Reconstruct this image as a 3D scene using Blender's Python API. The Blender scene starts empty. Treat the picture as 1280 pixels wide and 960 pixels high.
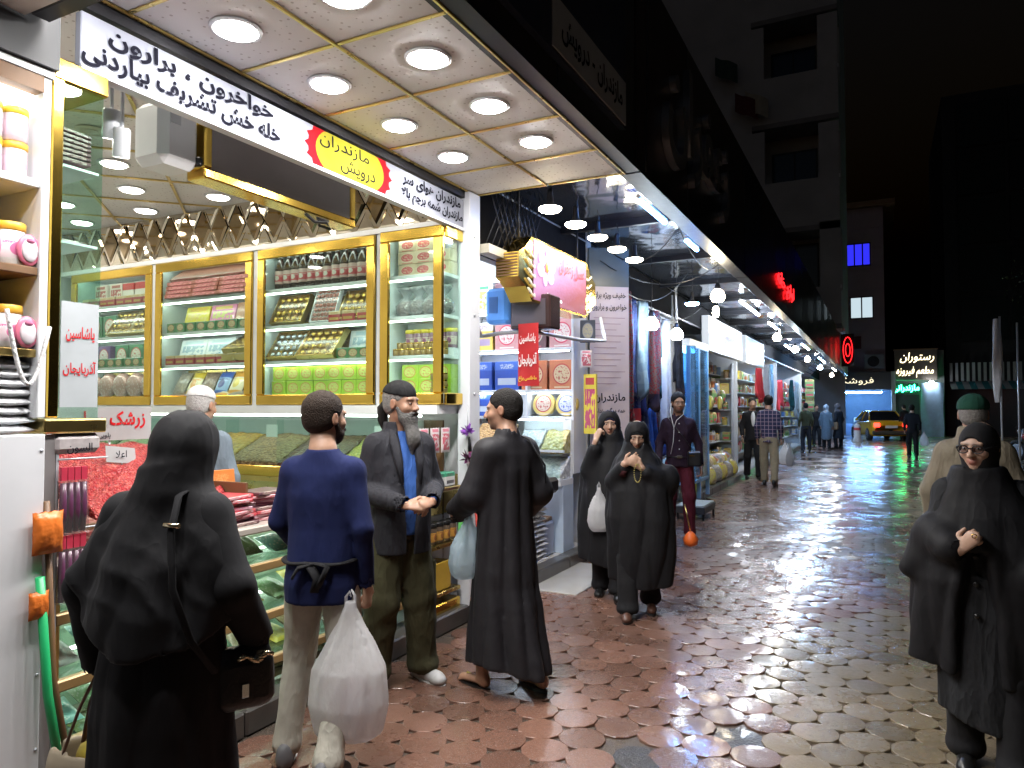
import bpy, bmesh, math, random
import numpy as np
from mathutils import Vector, Matrix
random.seed(7)
RNG = np.random.default_rng(11)
R = math.radians
SC = bpy.context.scene
COL = SC.collection

# ------------------------------------------------------------------ camera, sky, sun, exposure
cam_d = bpy.data.cameras.new('camera'); cam = bpy.data.objects.new('camera', cam_d); COL.objects.link(cam)
cam_d.sensor_width = 36.0; cam_d.lens = 900 / 1280 * 36; cam_d.clip_start = 0.05; cam_d.clip_end = 400
cam.location = (0, 0, 1.6); cam.rotation_euler = (R(90) + math.atan(29 / 900), 0, R(27.07))
SC.camera = cam
W = bpy.data.worlds.new('World'); SC.world = W; W.use_nodes = True
wn = W.node_tree; bg = wn.nodes['Background']
sky = wn.nodes.new('ShaderNodeTexSky'); sky.sky_type = 'NISHITA'; sky.sun_disc = False
sky.sun_elevation = R(-5.0); sky.sun_rotation = R(200)
wn.links.new(sky.outputs[0], bg.inputs[0]); bg.inputs[1].default_value = 0.4
sun_d = bpy.data.lights.new('moon', 'SUN'); sun_d.energy = 0.006; sun_d.angle = R(5); sun_d.color = (0.75, 0.85, 1)
sun = bpy.data.objects.new('moon', sun_d); COL.objects.link(sun); sun.rotation_euler = (R(50), 0, R(30))
VS = SC.view_settings; VS.view_transform = 'Standard'; VS.look = 'None'; VS.exposure = 1.12; VS.gamma = 1
SC.cycles.use_denoising = True
SC.cycles.max_bounces = 8; SC.cycles.diffuse_bounces = 3; SC.cycles.glossy_bounces = 4; SC.cycles.transparent_max_bounces = 16
SC.cycles.sample_clamp_indirect = 6.0; SC.cycles.caustics_reflective = False; SC.cycles.caustics_refractive = False

# ------------------------------------------------------------------ object helpers
def link(o): COL.objects.link(o); return o
def tag(o, label=None, cat=None, group=None, kind=None):
    if label: o['label'] = label
    if cat: o['category'] = cat
    if group: o['group'] = group
    if kind: o['kind'] = kind
    return o
def thing(name, label, cat, loc=(0, 0, 0), rz=0.0, group=None):
    o = bpy.data.objects.new(name, None); o.empty_display_size = .1; link(o)
    o.location = loc; o.rotation_euler = (0, 0, rz)
    return tag(o, label, cat, group)
def struct(name):
    o = bpy.data.objects.new(name, None); link(o); return tag(o, kind='structure')
def copy_tree(o, parent=None):
    c = o.copy(); COL.objects.link(c); c.parent = parent
    for ch in list(o.children): copy_tree(ch, c)
    return c

class MB:
    """collects faces for ONE mesh"""
    def __init__(s): s.v = []; s.f = []; s.m = []; s.sm = []
    def add(s, vs, fs, mi=0, smooth=False):
        n = len(s.v); s.v.extend([tuple(float(q) for q in p) for p in vs])
        for f in fs: s.f.append([n + i for i in f]); s.m.append(mi); s.sm.append(smooth)
        return s
    def box(s, x0, x1, y0, y1, z0, z1, mi=0, bev=0.0):
        if x0 > x1: x0, x1 = x1, x0
        if y0 > y1: y0, y1 = y1, y0
        if z0 > z1: z0, z1 = z1, z0
        if bev <= 0:
            v = [(x0,y0,z0),(x1,y0,z0),(x1,y1,z0),(x0,y1,z0),(x0,y0,z1),(x1,y0,z1),(x1,y1,z1),(x0,y1,z1)]
            return s.add(v, [(0,3,2,1),(4,5,6,7),(0,1,5,4),(1,2,6,5),(2,3,7,6),(3,0,4,7)], mi)
        b = min(bev, (x1-x0)*.45, (y1-y0)*.45, (z1-z0)*.45)
        v = []; idx = {}
        for sx in (0,1):
            for sy in (0,1):
                for sz in (0,1):
                    X = (x0,x1)[sx]; Y = (y0,y1)[sy]; Z = (z0,z1)[sz]; dx = b if sx == 0 else -b; dy = b if sy == 0 else -b; dz = b if sz == 0 else -b
                    for k, p in enumerate(((X, Y+dy, Z+dz), (X+dx, Y, Z+dz), (X+dx, Y+dy, Z))):
                        idx[sx,sy,sz,k] = len(v); v.append(p)
        f = []
        for a in (0,1):
            q = [idx[a,0,0,0], idx[a,0,1,0], idx[a,1,1,0], idx[a,1,0,0]]; f.append(q if a == 0 else q[::-1])
            q = [idx[0,a,0,1], idx[1,a,0,1], idx[1,a,1,1], idx[0,a,1,1]]; f.append(q if a == 0 else q[::-1])
            q = [idx[0,0,a,2], idx[0,1,a,2], idx[1,1,a,2], idx[1,0,a,2]]; f.append(q if a == 0 else q[::-1])
        for a in (0,1):
            for c in (0,1):
                q = [idx[a,c,0,0], idx[a,c,1,0], idx[a,c,1,1], idx[a,c,0,1]]; f.append(q if a == c else q[::-1])
                q = [idx[a,0,c,0], idx[a,1,c,0], idx[a,1,c,2], idx[a,0,c,2]]; f.append(q if a != c else q[::-1])
                q = [idx[0,a,c,1], idx[1,a,c,1], idx[1,a,c,2], idx[0,a,c,2]]; f.append(q if a == c else q[::-1])
        for sx in (0,1):
            for sy in (0,1):
                for sz in (0,1):
                    q = [idx[sx,sy,sz,0], idx[sx,sy,sz,1], idx[sx,sy,sz,2]]; f.append(q if (sx+sy+sz) % 2 == 0 else q[::-1])
        return s.add(v, f, mi)
    def quad(s, a, b, c, d, mi=0): return s.add([a, b, c, d], [(0,1,2,3)], mi)
    def lathe(s, prof, c=(0,0,0), n=16, mi=0, axis=None, smooth=True, cap=True):
        """prof [(r,z)...] turned about z (or about 'axis') at c"""
        q = Vector(axis).normalized().to_track_quat('Z', 'Y') if axis else None
        v = []
        for r, z in prof:
            for k in range(n):
                p = Vector((r*math.cos(2*math.pi*k/n), r*math.sin(2*math.pi*k/n), z))
                if q: p = q @ p
                v.append((p.x+c[0], p.y+c[1], p.z+c[2]))
        f = []
        for i in range(len(prof)-1):
            for k in range(n):
                f.append((i*n+k, i*n+(k+1) % n, (i+1)*n+(k+1) % n, (i+1)*n+k))
        s.add(v, f, mi, smooth)
        if cap:
            base = len(s.v)-len(v)
            for i, rev in ((0, True), (len(prof)-1, False)):
                if prof[i][0] > 1e-5:
                    ring = [base+i*n+k for k in range(n)]
                    s.f.append(ring[::-1] if rev else ring); s.m.append(mi); s.sm.append(False)
        return s
    def tube(s, pts, r, n=8, mi=0, cap=True, flat=1.0):
        pts = [Vector(p) for p in pts]; rs = r if isinstance(r, (list, tuple)) else [r]*len(pts)
        v = []; up = Vector((0,0,1)); prev = None
        for i, p in enumerate(pts):
            d = (pts[min(i+1, len(pts)-1)] - pts[max(i-1, 0)]).normalized()
            if prev is None:
                a = d.cross(up)
                if a.length < 1e-3: a = d.cross(Vector((1,0,0)))
            else: a = prev - d*prev.dot(d)
            a.normalize(); prev = a; b = d.cross(a)
            for k in range(n):
                t = 2*math.pi*k/n; v.append(p + (a*math.cos(t) + b*math.sin(t)*flat)*rs[i])
        f = []
        for i in range(len(pts)-1):
            for k in range(n): f.append((i*n+k, i*n+(k+1) % n, (i+1)*n+(k+1) % n, (i+1)*n+k))
        s.add(v, f, mi, True)
        if cap:
            base = len(s.v)-len(v)
            s.f.append([base+k for k in range(n)][::-1]); s.m.append(mi); s.sm.append(False)
            s.f.append([base+(len(pts)-1)*n+k for k in range(n)]); s.m.append(mi); s.sm.append(False)
        return s
    def grid(s, fn, nu, nv, mi=0, smooth=True, close_u=False):
        v = [fn(i/nu, j/nv) for j in range(nv+1) for i in range(nu+(0 if close_u else 1))]
        w = nu if close_u else nu+1; f = []
        for j in range(nv):
            for i in range(nu):
                i2 = (i+1) % w if close_u else i+1
                f.append((j*w+i, j*w+i2, (j+1)*w+i2, (j+1)*w+i))
        return s.add(v, f, mi, smooth)
    def ell(s, c, r, n=12, m=8, mi=0):
        def fn(u, v):
            a = 2*math.pi*u; b = -math.pi/2+math.pi*v
            return (c[0]+r[0]*math.cos(b)*math.cos(a), c[1]+r[1]*math.cos(b)*math.sin(a), c[2]+r[2]*math.sin(b))
        return s.grid(fn, n, m, mi, True, True)
    def mesh(s, name, mats, origin=(0,0,0)):
        me = bpy.data.meshes.new(name)
        o = Vector(origin)
        me.from_pydata([(p[0]-o.x, p[1]-o.y, p[2]-o.z) for p in s.v], [], s.f)
        for m in (mats if isinstance(mats, (list, tuple)) else [mats]): me.materials.append(m)
        me.polygons.foreach_set('material_index', s.m); me.polygons.foreach_set('use_smooth', s.sm)
        me.update(); return me
    def build(s, name, mats, parent=None, label=None, cat=None, group=None, kind=None, origin=None):
        """verts are world coordinates (or local to 'origin' when parent is a prototype at 0)"""
        if origin is None:
            if parent is not None: origin = pworld(parent)
            else:
                a = np.array(s.v); origin = ((a[:,0].min()+a[:,0].max())/2, (a[:,1].min()+a[:,1].max())/2, a[:,2].min())
        o = bpy.data.objects.new(name, s.mesh(name, mats, origin)); link(o)
        if parent is not None: o.parent = parent
        else: o.location = origin
        return tag(o, label, cat, group, kind)
def pworld(o):
    p = Vector((0,0,0))
    while o is not None: p += o.location; o = o.parent
    return p

# ------------------------------------------------------------------ materials
MATS = {}
def _nt(name):
    m = bpy.data.materials.new(name); m.use_nodes = True
    return m, m.node_tree, m.node_tree.nodes['Principled BSDF']
def sk(nt, inp, x):
    if isinstance(x, (int, float)): inp.default_value = x
    elif isinstance(x, (tuple, list)): inp.default_value = (*x[:3], 1) if len(inp.default_value) == 4 else x
    else: nt.links.new(x, inp)
def mth(nt, op, a, b=0.0, c=None, clamp=False):
    n = nt.nodes.new('ShaderNodeMath'); n.operation = op; n.use_clamp = clamp
    sk(nt, n.inputs[0], a); sk(nt, n.inputs[1], b)
    if c is not None: sk(nt, n.inputs[2], c)
    return n.outputs[0]
def mixc(nt, f, a, b, mode='MIX'):
    n = nt.nodes.new('ShaderNodeMix'); n.data_type = 'RGBA'; n.blend_type = mode
    sk(nt, n.inputs[0], f); sk(nt, n.inputs[6], a); sk(nt, n.inputs[7], b)
    return n.outputs[2]
def texco(nt, kind='Object'):
    n = nt.nodes.new('ShaderNodeTexCoord'); return n.outputs[kind]
def noise(nt, vec, scale, detail=3, rough=.55, col=False):
    n = nt.nodes.new('ShaderNodeTexNoise'); nt.links.new(vec, n.inputs['Vector'])
    n.inputs['Scale'].default_value = scale; n.inputs['Detail'].default_value = detail; n.inputs['Roughness'].default_value = rough
    return n.outputs['Color' if col else 'Fac']
def bumpn(nt, h, strength, dist=.01):
    n = nt.nodes.new('ShaderNodeBump'); n.inputs['Strength'].default_value = strength; n.inputs['Distance'].default_value = dist
    nt.links.new(h, n.inputs['Height']); return n.outputs[0]
def mat(name, col, rough=.5, metal=0.0, var=.18, vs=6.0, bump=0.0, bs=60.0, coat=0.0, sheen=0.0, emit=0.0, ecol=None, spec=.5, trans=0.0, sub=0.0):
    if name in MATS: return MATS[name]
    m, nt, b = _nt(name); co = texco(nt)
    n = noise(nt, co, vs)
    k = mth(nt, 'MULTIPLY_ADD', n, 2*var, 1-var)
    cc = mixc(nt, 1.0, (*col, 1), k, 'MULTIPLY')
    sk(nt, b.inputs['Base Color'], cc)
    r2 = mth(nt, 'MULTIPLY_ADD', noise(nt, co, vs*2.3), .25*rough, rough*.88)
    sk(nt, b.inputs['Roughness'], r2); b.inputs['Metallic'].default_value = metal
    b.inputs['Specular IOR Level'].default_value = spec; b.inputs['Coat Weight'].default_value = coat; b.inputs['Coat Roughness'].default_value = .1
    b.inputs['Sheen Weight'].default_value = sheen; b.inputs['Transmission Weight'].default_value = trans
    if sub: b.inputs['Subsurface Weight'].default_value = sub; b.inputs['Subsurface Radius'].default_value = (.02, .008, .004); b.inputs['Subsurface Scale'].default_value = .4
    if emit: b.inputs['Emission Strength'].default_value = emit; b.inputs['Emission Color'].default_value = (*(ecol or col), 1)
    if bump: sk(nt, b.inputs['Normal'], bumpn(nt, noise(nt, co, bs, 2), bump))
    MATS[name] = m; return m
def glow(name, col, strength):
    if name in MATS: return MATS[name]
    m = bpy.data.materials.new(name); m.use_nodes = True; nt = m.node_tree; nt.nodes.clear()
    e = nt.nodes.new('ShaderNodeEmission'); e.inputs[0].default_value = (*col, 1); e.inputs[1].default_value = strength
    o = nt.nodes.new('ShaderNodeOutputMaterial'); nt.links.new(e.outputs[0], o.inputs[0]); MATS[name] = m; return m
def pane(name, tint=(.9, .97, .94), refl=1.0, rough=.02, haze=0.0):
    if name in MATS: return MATS[name]
    m = bpy.data.materials.new(name); m.use_nodes = True; nt = m.node_tree; nt.nodes.clear()
    t = nt.nodes.new('ShaderNodeBsdfTransparent'); t.inputs[0].default_value = (*tint, 1)
    g = nt.nodes.new('ShaderNodeBsdfGlossy'); g.inputs['Roughness'].default_value = rough
    lw = nt.nodes.new('ShaderNodeLayerWeight'); lw.inputs[0].default_value = .5
    fz_ = mth(nt, 'MULTIPLY_ADD', mth(nt, 'POWER', lw.outputs['Facing'], 4.0), .9, .035)
    mx = nt.nodes.new('ShaderNodeMixShader'); o = nt.nodes.new('ShaderNodeOutputMaterial')
    sk(nt, mx.inputs[0], mth(nt, 'MULTIPLY', fz_, refl, clamp=True))
    nt.links.new(t.outputs[0], mx.inputs[1]); nt.links.new(g.outputs[0], mx.inputs[2]); last = mx.outputs[0]
    if haze:
        d = nt.nodes.new('ShaderNodeBsdfDiffuse'); d.inputs[0].default_value = (*tint, 1)
        m2 = nt.nodes.new('ShaderNodeMixShader'); m2.inputs[0].default_value = haze
        nt.links.new(last, m2.inputs[1]); nt.links.new(d.outputs[0], m2.inputs[2]); last = m2.outputs[0]
    nt.links.new(last, o.inputs[0]); MATS[name] = m; return m
def printed(name, base, c2, c3, style='oval', rough=.32, ax='x', emit=0.0, metal=0.0):
    """packaging print laid out on the bounding box of the pack"""
    if name in MATS: return MATS[name]
    m, nt, b = _nt(name); g = texco(nt, 'Generated'); s = nt.nodes.new('ShaderNodeSeparateXYZ'); nt.links.new(g, s.inputs[0])
    x = s.outputs[0 if ax == 'x' else 1]; z = s.outputs[2]
    dx = mth(nt, 'SUBTRACT', x, .5); dz = mth(nt, 'SUBTRACT', z, .5)
    def ellm(ox, oz, rx, rz):
        a = mth(nt, 'DIVIDE', mth(nt, 'SUBTRACT', dx, ox), rx); c = mth(nt, 'DIVIDE', mth(nt, 'SUBTRACT', dz, oz), rz)
        return mth(nt, 'LESS_THAN', mth(nt, 'ADD', mth(nt, 'MULTIPLY', a, a), mth(nt, 'MULTIPLY', c, c)), 1.0)
    def recm(ox, oz, rx, rz):
        a = mth(nt, 'LESS_THAN', mth(nt, 'ABSOLUTE', mth(nt, 'SUBTRACT', dx, ox)), rx); c = mth(nt, 'LESS_THAN', mth(nt, 'ABSOLUTE', mth(nt, 'SUBTRACT', dz, oz)), rz)
        return mth(nt, 'MULTIPLY', a, c)
    nz = noise(nt, g, 9.0, 3)
    col = mixc(nt, 1.0, (*base, 1), mth(nt, 'MULTIPLY_ADD', nz, .3, .85), 'MULTIPLY')
    def vor(sc):
        v = nt.nodes.new('ShaderNodeTexVoronoi'); nt.links.new(g, v.inputs['Vector']); v.inputs['Scale'].default_value = sc; return v
    if style == 'oval':
        col = mixc(nt, ellm(0, .02, .36, .36), col, c3); col = mixc(nt, ellm(0, .02, .32, .31), col, c2)
        col = mixc(nt, mth(nt, 'MULTIPLY', ellm(0, .02, .28, .27), mth(nt, 'GREATER_THAN', noise(nt, g, 14.0, 2), .56)), col, c3)
        col = mixc(nt, recm(0, -.42, .3, .025), col, c2)
    elif style == 'band':
        col = mixc(nt, mth(nt, 'GREATER_THAN', dz, .2), col, c2); col = mixc(nt, recm(0, -.2, .38, .12), col, c3)
        col = mixc(nt, mth(nt, 'MULTIPLY', recm(0, .33, .3, .08), mth(nt, 'GREATER_THAN', noise(nt, g, 20, 1), .5)), col, c3)
    elif style == 'photo':
        v = vor(11.0); hs = mth(nt, 'GREATER_THAN', mth(nt, 'FRACT', mth(nt, 'MULTIPLY', v.outputs['Distance'], 7)), .45)
        inn = mixc(nt, hs, c2, c3); inn = mixc(nt, mth(nt, 'GREATER_THAN', noise(nt, g, 6, 1), .55), inn, base)
        col = mixc(nt, recm(0, -.08, .40, .33), col, inn); col = mixc(nt, recm(0, .38, .34, .06), col, c3)
    elif style == 'cells':
        a = mth(nt, 'ABSOLUTE', mth(nt, 'SUBTRACT', mth(nt, 'FRACT', mth(nt, 'MULTIPLY', x, 4)), .5)); c = mth(nt, 'ABSOLUTE', mth(nt, 'SUBTRACT', mth(nt, 'FRACT', mth(nt, 'MULTIPLY', z, 4)), .5))
        cell = mth(nt, 'LESS_THAN', mth(nt, 'MAXIMUM', a, c), .4)
        inn = mixc(nt, mth(nt, 'GREATER_THAN', noise(nt, g, 22, 1), .5), c2, c3)
        col = mixc(nt, mth(nt, 'MULTIPLY', cell, recm(0, 0, .44, .44)), col, inn)
    elif style == 'dots':
        v = vor(8.0); col = mixc(nt, mth(nt, 'LESS_THAN', v.outputs['Distance'], .36), col, c2); col = mixc(nt, mth(nt, 'LESS_THAN', v.outputs['Distance'], .2), col, c3)
    elif style == 'label':
        col = mixc(nt, recm(0, -.05, .6, .26), col, c2); col = mixc(nt, ellm(0, -.05, .22, .17), col, c3)
        ln = mth(nt, 'MULTIPLY', recm(0, .13, .4, .03), mth(nt, 'GREATER_THAN', noise(nt, g, 30, 1), .45)); col = mixc(nt, ln, col, c3)
    sk(nt, b.inputs['Base Color'], col); b.inputs['Roughness'].default_value = rough; b.inputs['Metallic'].default_value = metal
    b.inputs['Coat Weight'].default_value = .3
    if emit: sk(nt, b.inputs['Emission Color'], col); b.inputs['Emission Strength'].default_value = emit
    MATS[name] = m; return m
def cloth(name, col, rough=.85, weave=900.0, bump=.12, sheen=.06, var=.22, wrinkle=.35, wscale=9.0):
    if name in MATS: return MATS[name]
    m, nt, b = _nt(name); co = texco(nt)
    n = noise(nt, co, 14.0, 4); cc = mixc(nt, 1.0, (*col, 1), mth(nt, 'MULTIPLY_ADD', n, 2*var, 1-var), 'MULTIPLY'); sk(nt, b.inputs['Base Color'], cc)
    b.inputs['Roughness'].default_value = rough; b.inputs['Sheen Weight'].default_value = min(sheen, .07); b.inputs['Sheen Roughness'].default_value = .5; b.inputs['Specular IOR Level'].default_value = .25
    b.inputs['Sheen Tint'].default_value = (*[min(1, c*2+.1) for c in col], 1)
    mp = nt.nodes.new('ShaderNodeMapping'); nt.links.new(co, mp.inputs[0]); mp.inputs['Scale'].default_value = (1.6, 1.6, .55)
    def rid(sc, dt): return mth(nt, 'POWER', mth(nt, 'SUBTRACT', 1.0, mth(nt, 'ABSOLUTE', mth(nt, 'MULTIPLY_ADD', noise(nt, mp.outputs[0], sc, dt, .45), 4.0, -2.0)), clamp=True), 1.6)
    h = mth(nt, 'MULTIPLY_ADD', rid(wscale*.55, 1), 1.0, mth(nt, 'MULTIPLY_ADD', rid(wscale*1.4, 2), .45, mth(nt, 'MULTIPLY', noise(nt, co, weave*.4, 1), bump*.15)))
    sk(nt, b.inputs['Normal'], bumpn(nt, h, min(1.0, wrinkle*1.6), .014)); MATS[name] = m; return m

# common
GOLD = mat('gold_trim', (.78, .52, .10), .16, 1.0, var=.15, vs=3, bump=.05, bs=12)
GOLDB = mat('brushed_gold', (.62, .47, .17), .28, 1.0, var=.2, vs=4)
CHROME = mat('chrome', (.7, .72, .74), .15, 1.0, var=.1)
STEEL = mat('painted_steel', (.55, .58, .62), .35, .3)
WHITEP = mat('white_laminate', (.78, .80, .82), .32, var=.06)
WHITEM = mat('white_metal', (.72, .74, .78), .3, var=.08, coat=.2)
GREYP = mat('grey_panel', (.045, .046, .05), .45, var=.1)
BLACK = mat('black_paint', (.012, .012, .014), .35)
DARKM = mat('dark_metal', (.03, .03, .035), .4, .6)
CONC = mat('dark_concrete', (.22, .21, .21), .85, var=.3, vs=1.2, bump=.2, bs=20)
BROWNW = mat('brown_wood', (.16, .085, .04), .5, var=.35, vs=5)
GLASS = pane('clear_glass')
GREENGLASS = pane('green_edge_glass', (.86, .96, .92))
LETBLK = mat('black_lettering', (.012, .012, .02), .9, spec=.05)
NTH = ('first', 'second', 'third', 'fourth', 'fifth', 'sixth', 'seventh', 'eighth', 'ninth', 'tenth', 'eleventh', 'twelfth', 'thirteenth', 'fourteenth', 'fifteenth', 'sixteenth', 'seventeenth', 'eighteenth', 'nineteenth', 'twentieth', 'twenty-first', 'twenty-second', 'twenty-third', 'twenty-fourth', 'twenty-fifth', 'twenty-sixth', 'twenty-seventh', 'twenty-eighth')
LETRED = mat('red_lettering', (.55, .015, .02), .8, spec=.1)

# ------------------------------------------------------------------ Persian lettering
FORMS = {'ا':'ﺍﺎ','آ':'ﺁﺂ','ب':'ﺏﺐﺑﺒ','پ':'ﭖﭗﭘﭙ','ت':'ﺕﺖﺗﺘ','ج':'ﺝﺞﺟﺠ','چ':'ﭺﭻﭼﭽ','ح':'ﺡﺢﺣﺤ','خ':'ﺥﺦﺧﺨ','د':'ﺩﺪ','ذ':'ﺫﺬ','ر':'ﺭﺮ','ز':'ﺯﺰ','ژ':'ﮊﮋ','س':'ﺱﺲﺳﺴ','ش':'ﺵﺶﺷﺸ','ط':'ﻁﻂﻃﻄ','ع':'ﻉﻊﻋﻌ','ف':'ﻑﻒﻓﻔ','ق':'ﻕﻖﻗﻘ','ک':'ﮎﮏﮐﮑ','گ':'ﮒﮓﮔﮕ','ل':'ﻝﻞﻟﻠ','م':'ﻡﻢﻣﻤ','ن':'ﻥﻦﻧﻨ','و':'ﻭﻮ','ه':'هﻪﻫﻬ','ی':'ﯼﯽﯾﯿ'}
def shape_text(s):
    out = []
    for i, c in enumerate(s):
        f = FORMS.get(c)
        if not f: out.append(c); continue
        p = i > 0 and len(FORMS.get(s[i-1], '')) == 4; n = i+1 < len(s) and s[i+1] in FORMS
        out.append((f[1] if p else f[0]) if len(f) == 2 else f[(1 if p else 0)+(2 if n else 0)])
    return ''.join(reversed(out)).replace('ﺎﻟ', 'ﻻ').replace('ﺎﻠ', 'ﻼ')
def lettering(s, parent, center, xdir, updir, height, m, width=None, bold=.0, depth=0.0, name='lettering', shear=0.0):
    """flat print (or raised letters when depth > 0) centred on a sign face; world coordinates"""
    c = bpy.data.curves.new(name, 'FONT'); c.body = shape_text(s); c.size = 1; c.align_x = 'CENTER'; c.align_y = 'CENTER'; c.offset = bold; c.resolution_u = 3; c.extrude = depth; c.shear = shear
    o = bpy.data.objects.new(name, c); link(o); bpy.context.view_layer.update()
    dg = bpy.context.evaluated_depsgraph_get(); me = bpy.data.meshes.new_from_object(o.evaluated_get(dg))
    bpy.data.objects.remove(o); bpy.data.curves.remove(c)
    n = len(me.vertices); a = np.empty(n*3, np.float32); me.vertices.foreach_get('co', a); a = a.reshape(-1, 3)
    lab = np.arange(n); e = np.empty(len(me.edges)*2, np.int32); me.edges.foreach_get('vertices', e); e = e.reshape(-1, 2)
    while True:
        mn = np.minimum(lab[e[:,0]], lab[e[:,1]]); old = lab.copy(); np.minimum.at(lab, e[:,0], mn); np.minimum.at(lab, e[:,1], mn); lab = lab[lab]
        if (lab == old).all(): break
    _, inv = np.unique(lab, return_inverse=True)
    lo, hi = a.min(0), a.max(0); ctr = (lo+hi)/2
    sc = height/max(hi[1]-lo[1], 1e-4); sx = sc if width is None else width/max(hi[0]-lo[0], 1e-4)
    xd = Vector(xdir).normalized(); ud = Vector(updir).normalized(); nd = xd.cross(ud)
    X = (a[:,0]-ctr[0])*sx; Yv = (a[:,1]-ctr[1])*sc; Zv = a[:,2]*sc + (inv % 7)*.0004
    P = np.array(center)[None] + X[:,None]*np.array(xd)[None] + Yv[:,None]*np.array(ud)[None] + Zv[:,None]*np.array(nd)[None]
    P = P - np.array(pworld(parent))[None]
    me.vertices.foreach_set('co', P.astype(np.float32).ravel()); me.materials.clear(); me.materials.append(m); me.update()
    ob = bpy.data.objects.new(name, me); link(ob); ob.parent = parent; return ob
# ================================================================== signed-distance modelling for people
class Sdf:
    def __init__(s, lo, hi, h):
        s.lo = np.array(lo, float); s.h = h; s.n = np.ceil((np.array(hi)-s.lo)/h).astype(int)+1
        s.f = np.full(s.n, .25, np.float32); s.pr = []; s.o = np.zeros(3); s.R = np.eye(3)
        s.ax = [(s.lo[i]+np.arange(s.n[i])*h).astype(np.float32) for i in range(3)]
    def frame(s, o=(0, 0, 0), R=None): s.o = np.array(o, float); s.R = np.eye(3) if R is None else np.array(R, float)
    def _w(s, p): return s.o + s.R @ np.array(p, float)
    def _do(s, fn, lo, hi, k, op, col=None):
        m = max(.03, k*1.5); i0 = np.maximum(((np.array(lo)-m-s.lo)/s.h).astype(int), 0); i1 = np.minimum(((np.array(hi)+m-s.lo)/s.h).astype(int)+2, s.n)
        if (i1 <= i0).any(): return
        sl = tuple(slice(a, b) for a, b in zip(i0, i1)); X = s.ax[0][sl[0]][:, None, None]; Y = s.ax[1][sl[1]][None, :, None]; Z = s.ax[2][sl[2]][None, None, :]
        d = fn(X, Y, Z).astype(np.float32); c = s.f[sl]
        if op == 'sub': d = -d; h = np.clip(.5+.5*(d-c)/k, 0, 1); s.f[sl] = c*(1-h)+d*h+k*h*(1-h)
        elif op == 'and': s.f[sl] = np.maximum(c, d)
        else: h = np.clip(.5+.5*(c-d)/k, 0, 1); s.f[sl] = c*(1-h)+d*h-k*h*(1-h)
        if col is not None and op != 'sub': s.pr.append((fn, col))
    def cone(s, a, b, ra, rb, k=.02, op='add', flat=None, fs=1.0, col=None):
        a = s._w(a); b = s._w(b); ab = b-a; L = max(float(ab@ab), 1e-9); n = None if flat is None else s.R @ (np.array(flat, float)/np.linalg.norm(flat))
        def fn(X, Y, Z):
            t = np.clip(((X-a[0])*ab[0]+(Y-a[1])*ab[1]+(Z-a[2])*ab[2])/L, 0, 1); dx = X-a[0]-t*ab[0]; dy = Y-a[1]-t*ab[1]; dz = Z-a[2]-t*ab[2]; r = ra+(rb-ra)*t
            q = dx*dx+dy*dy+dz*dz
            if n is not None: p = dx*n[0]+dy*n[1]+dz*n[2]; q = q+p*p*(1/fs**2-1); return (np.sqrt(q)-r)*(.5+.5*fs)
            return np.sqrt(q)-r
        r = max(ra, rb); s._do(fn, np.minimum(a, b)-r, np.maximum(a, b)+r, k, op, col)
    def ell(s, c, r, k=.015, op='add', col=None, Rl=None):
        c = s._w(c); M = s.R if Rl is None else s.R @ np.array(Rl); r = np.array(r, float)
        def fn(X, Y, Z):
            dx, dy, dz = X-c[0], Y-c[1], Z-c[2]; q = [(M[0, i]*dx+M[1, i]*dy+M[2, i]*dz) for i in range(3)]
            k0 = np.sqrt(sum((q[i]/r[i])**2 for i in range(3))); k1 = np.sqrt(sum((q[i]/r[i]**2)**2 for i in range(3)))+1e-6
            return k0*(k0-1)/k1
        e = np.abs(M) @ r; s._do(fn, c-e, c+e, k, op, col)
    def loft(s, sec, k=.03, op='add', amp=None, waves=(), power=2.0, col=None, shrink=0.0, hw=0.0):
        """sec [(z, cx, cy, rx, ry)] ascending; amp(z) fold depth; waves [(n, phase, twist)]"""
        A = np.array(sec, float); z0, z1 = A[0, 0], A[-1, 0]
        def fn(X, Y, Z):
            zz = Z.ravel(); it = lambda i: np.interp(zz, A[:, 0], A[:, i])[None, None, :].astype(np.float32)
            cx, cy, rx, ry = it(1), it(2), it(3)-shrink, it(4)-shrink; u = (X-cx)/rx; v = (Y-cy)/ry
            rad = (np.abs(u)**power+np.abs(v)**power)**(1/power); F = 0.0
            if waves:
                th = np.arctan2(v, u)
                for i, (n, ph, tw) in enumerate(waves): a_ = n*th+ph+tw*Z+.6*np.sin(2.3*Z+ph); F = F+(1.7*np.abs(np.sin(a_*.5))**.8-1.1)/len(waves)**.6
                F = F*np.interp(zz, [p[0] for p in amp], [p[1] for p in amp])[None, None, :].astype(np.float32)
            d = (rad-1)*np.minimum(rx, ry)-F
            zb = z0+(hw*np.sin(2*np.arctan2(v, u)+hw*40) if hw else 0); return np.maximum(d, np.maximum(zb-Z, Z-z1))
        R_ = max(A[:, 3].max(), A[:, 4].max())+.05
        s._do(fn, (A[:, 1].min()-R_, A[:, 2].min()-R_, z0), (A[:, 1].max()+R_, A[:, 2].max()+R_, z1), k, op, col)
    def half(s, p, n, op='and'):
        """keep the side the normal points away from"""
        p = s._w(p); n = s.R @ (np.array(n, float)/np.linalg.norm(n))
        d = (s.ax[0][:, None, None]-p[0])*n[0]+(s.ax[1][None, :, None]-p[1])*n[1]+(s.ax[2][None, None, :]-p[2])*n[2]; s.f = np.maximum(s.f, d.astype(np.float32))
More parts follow.
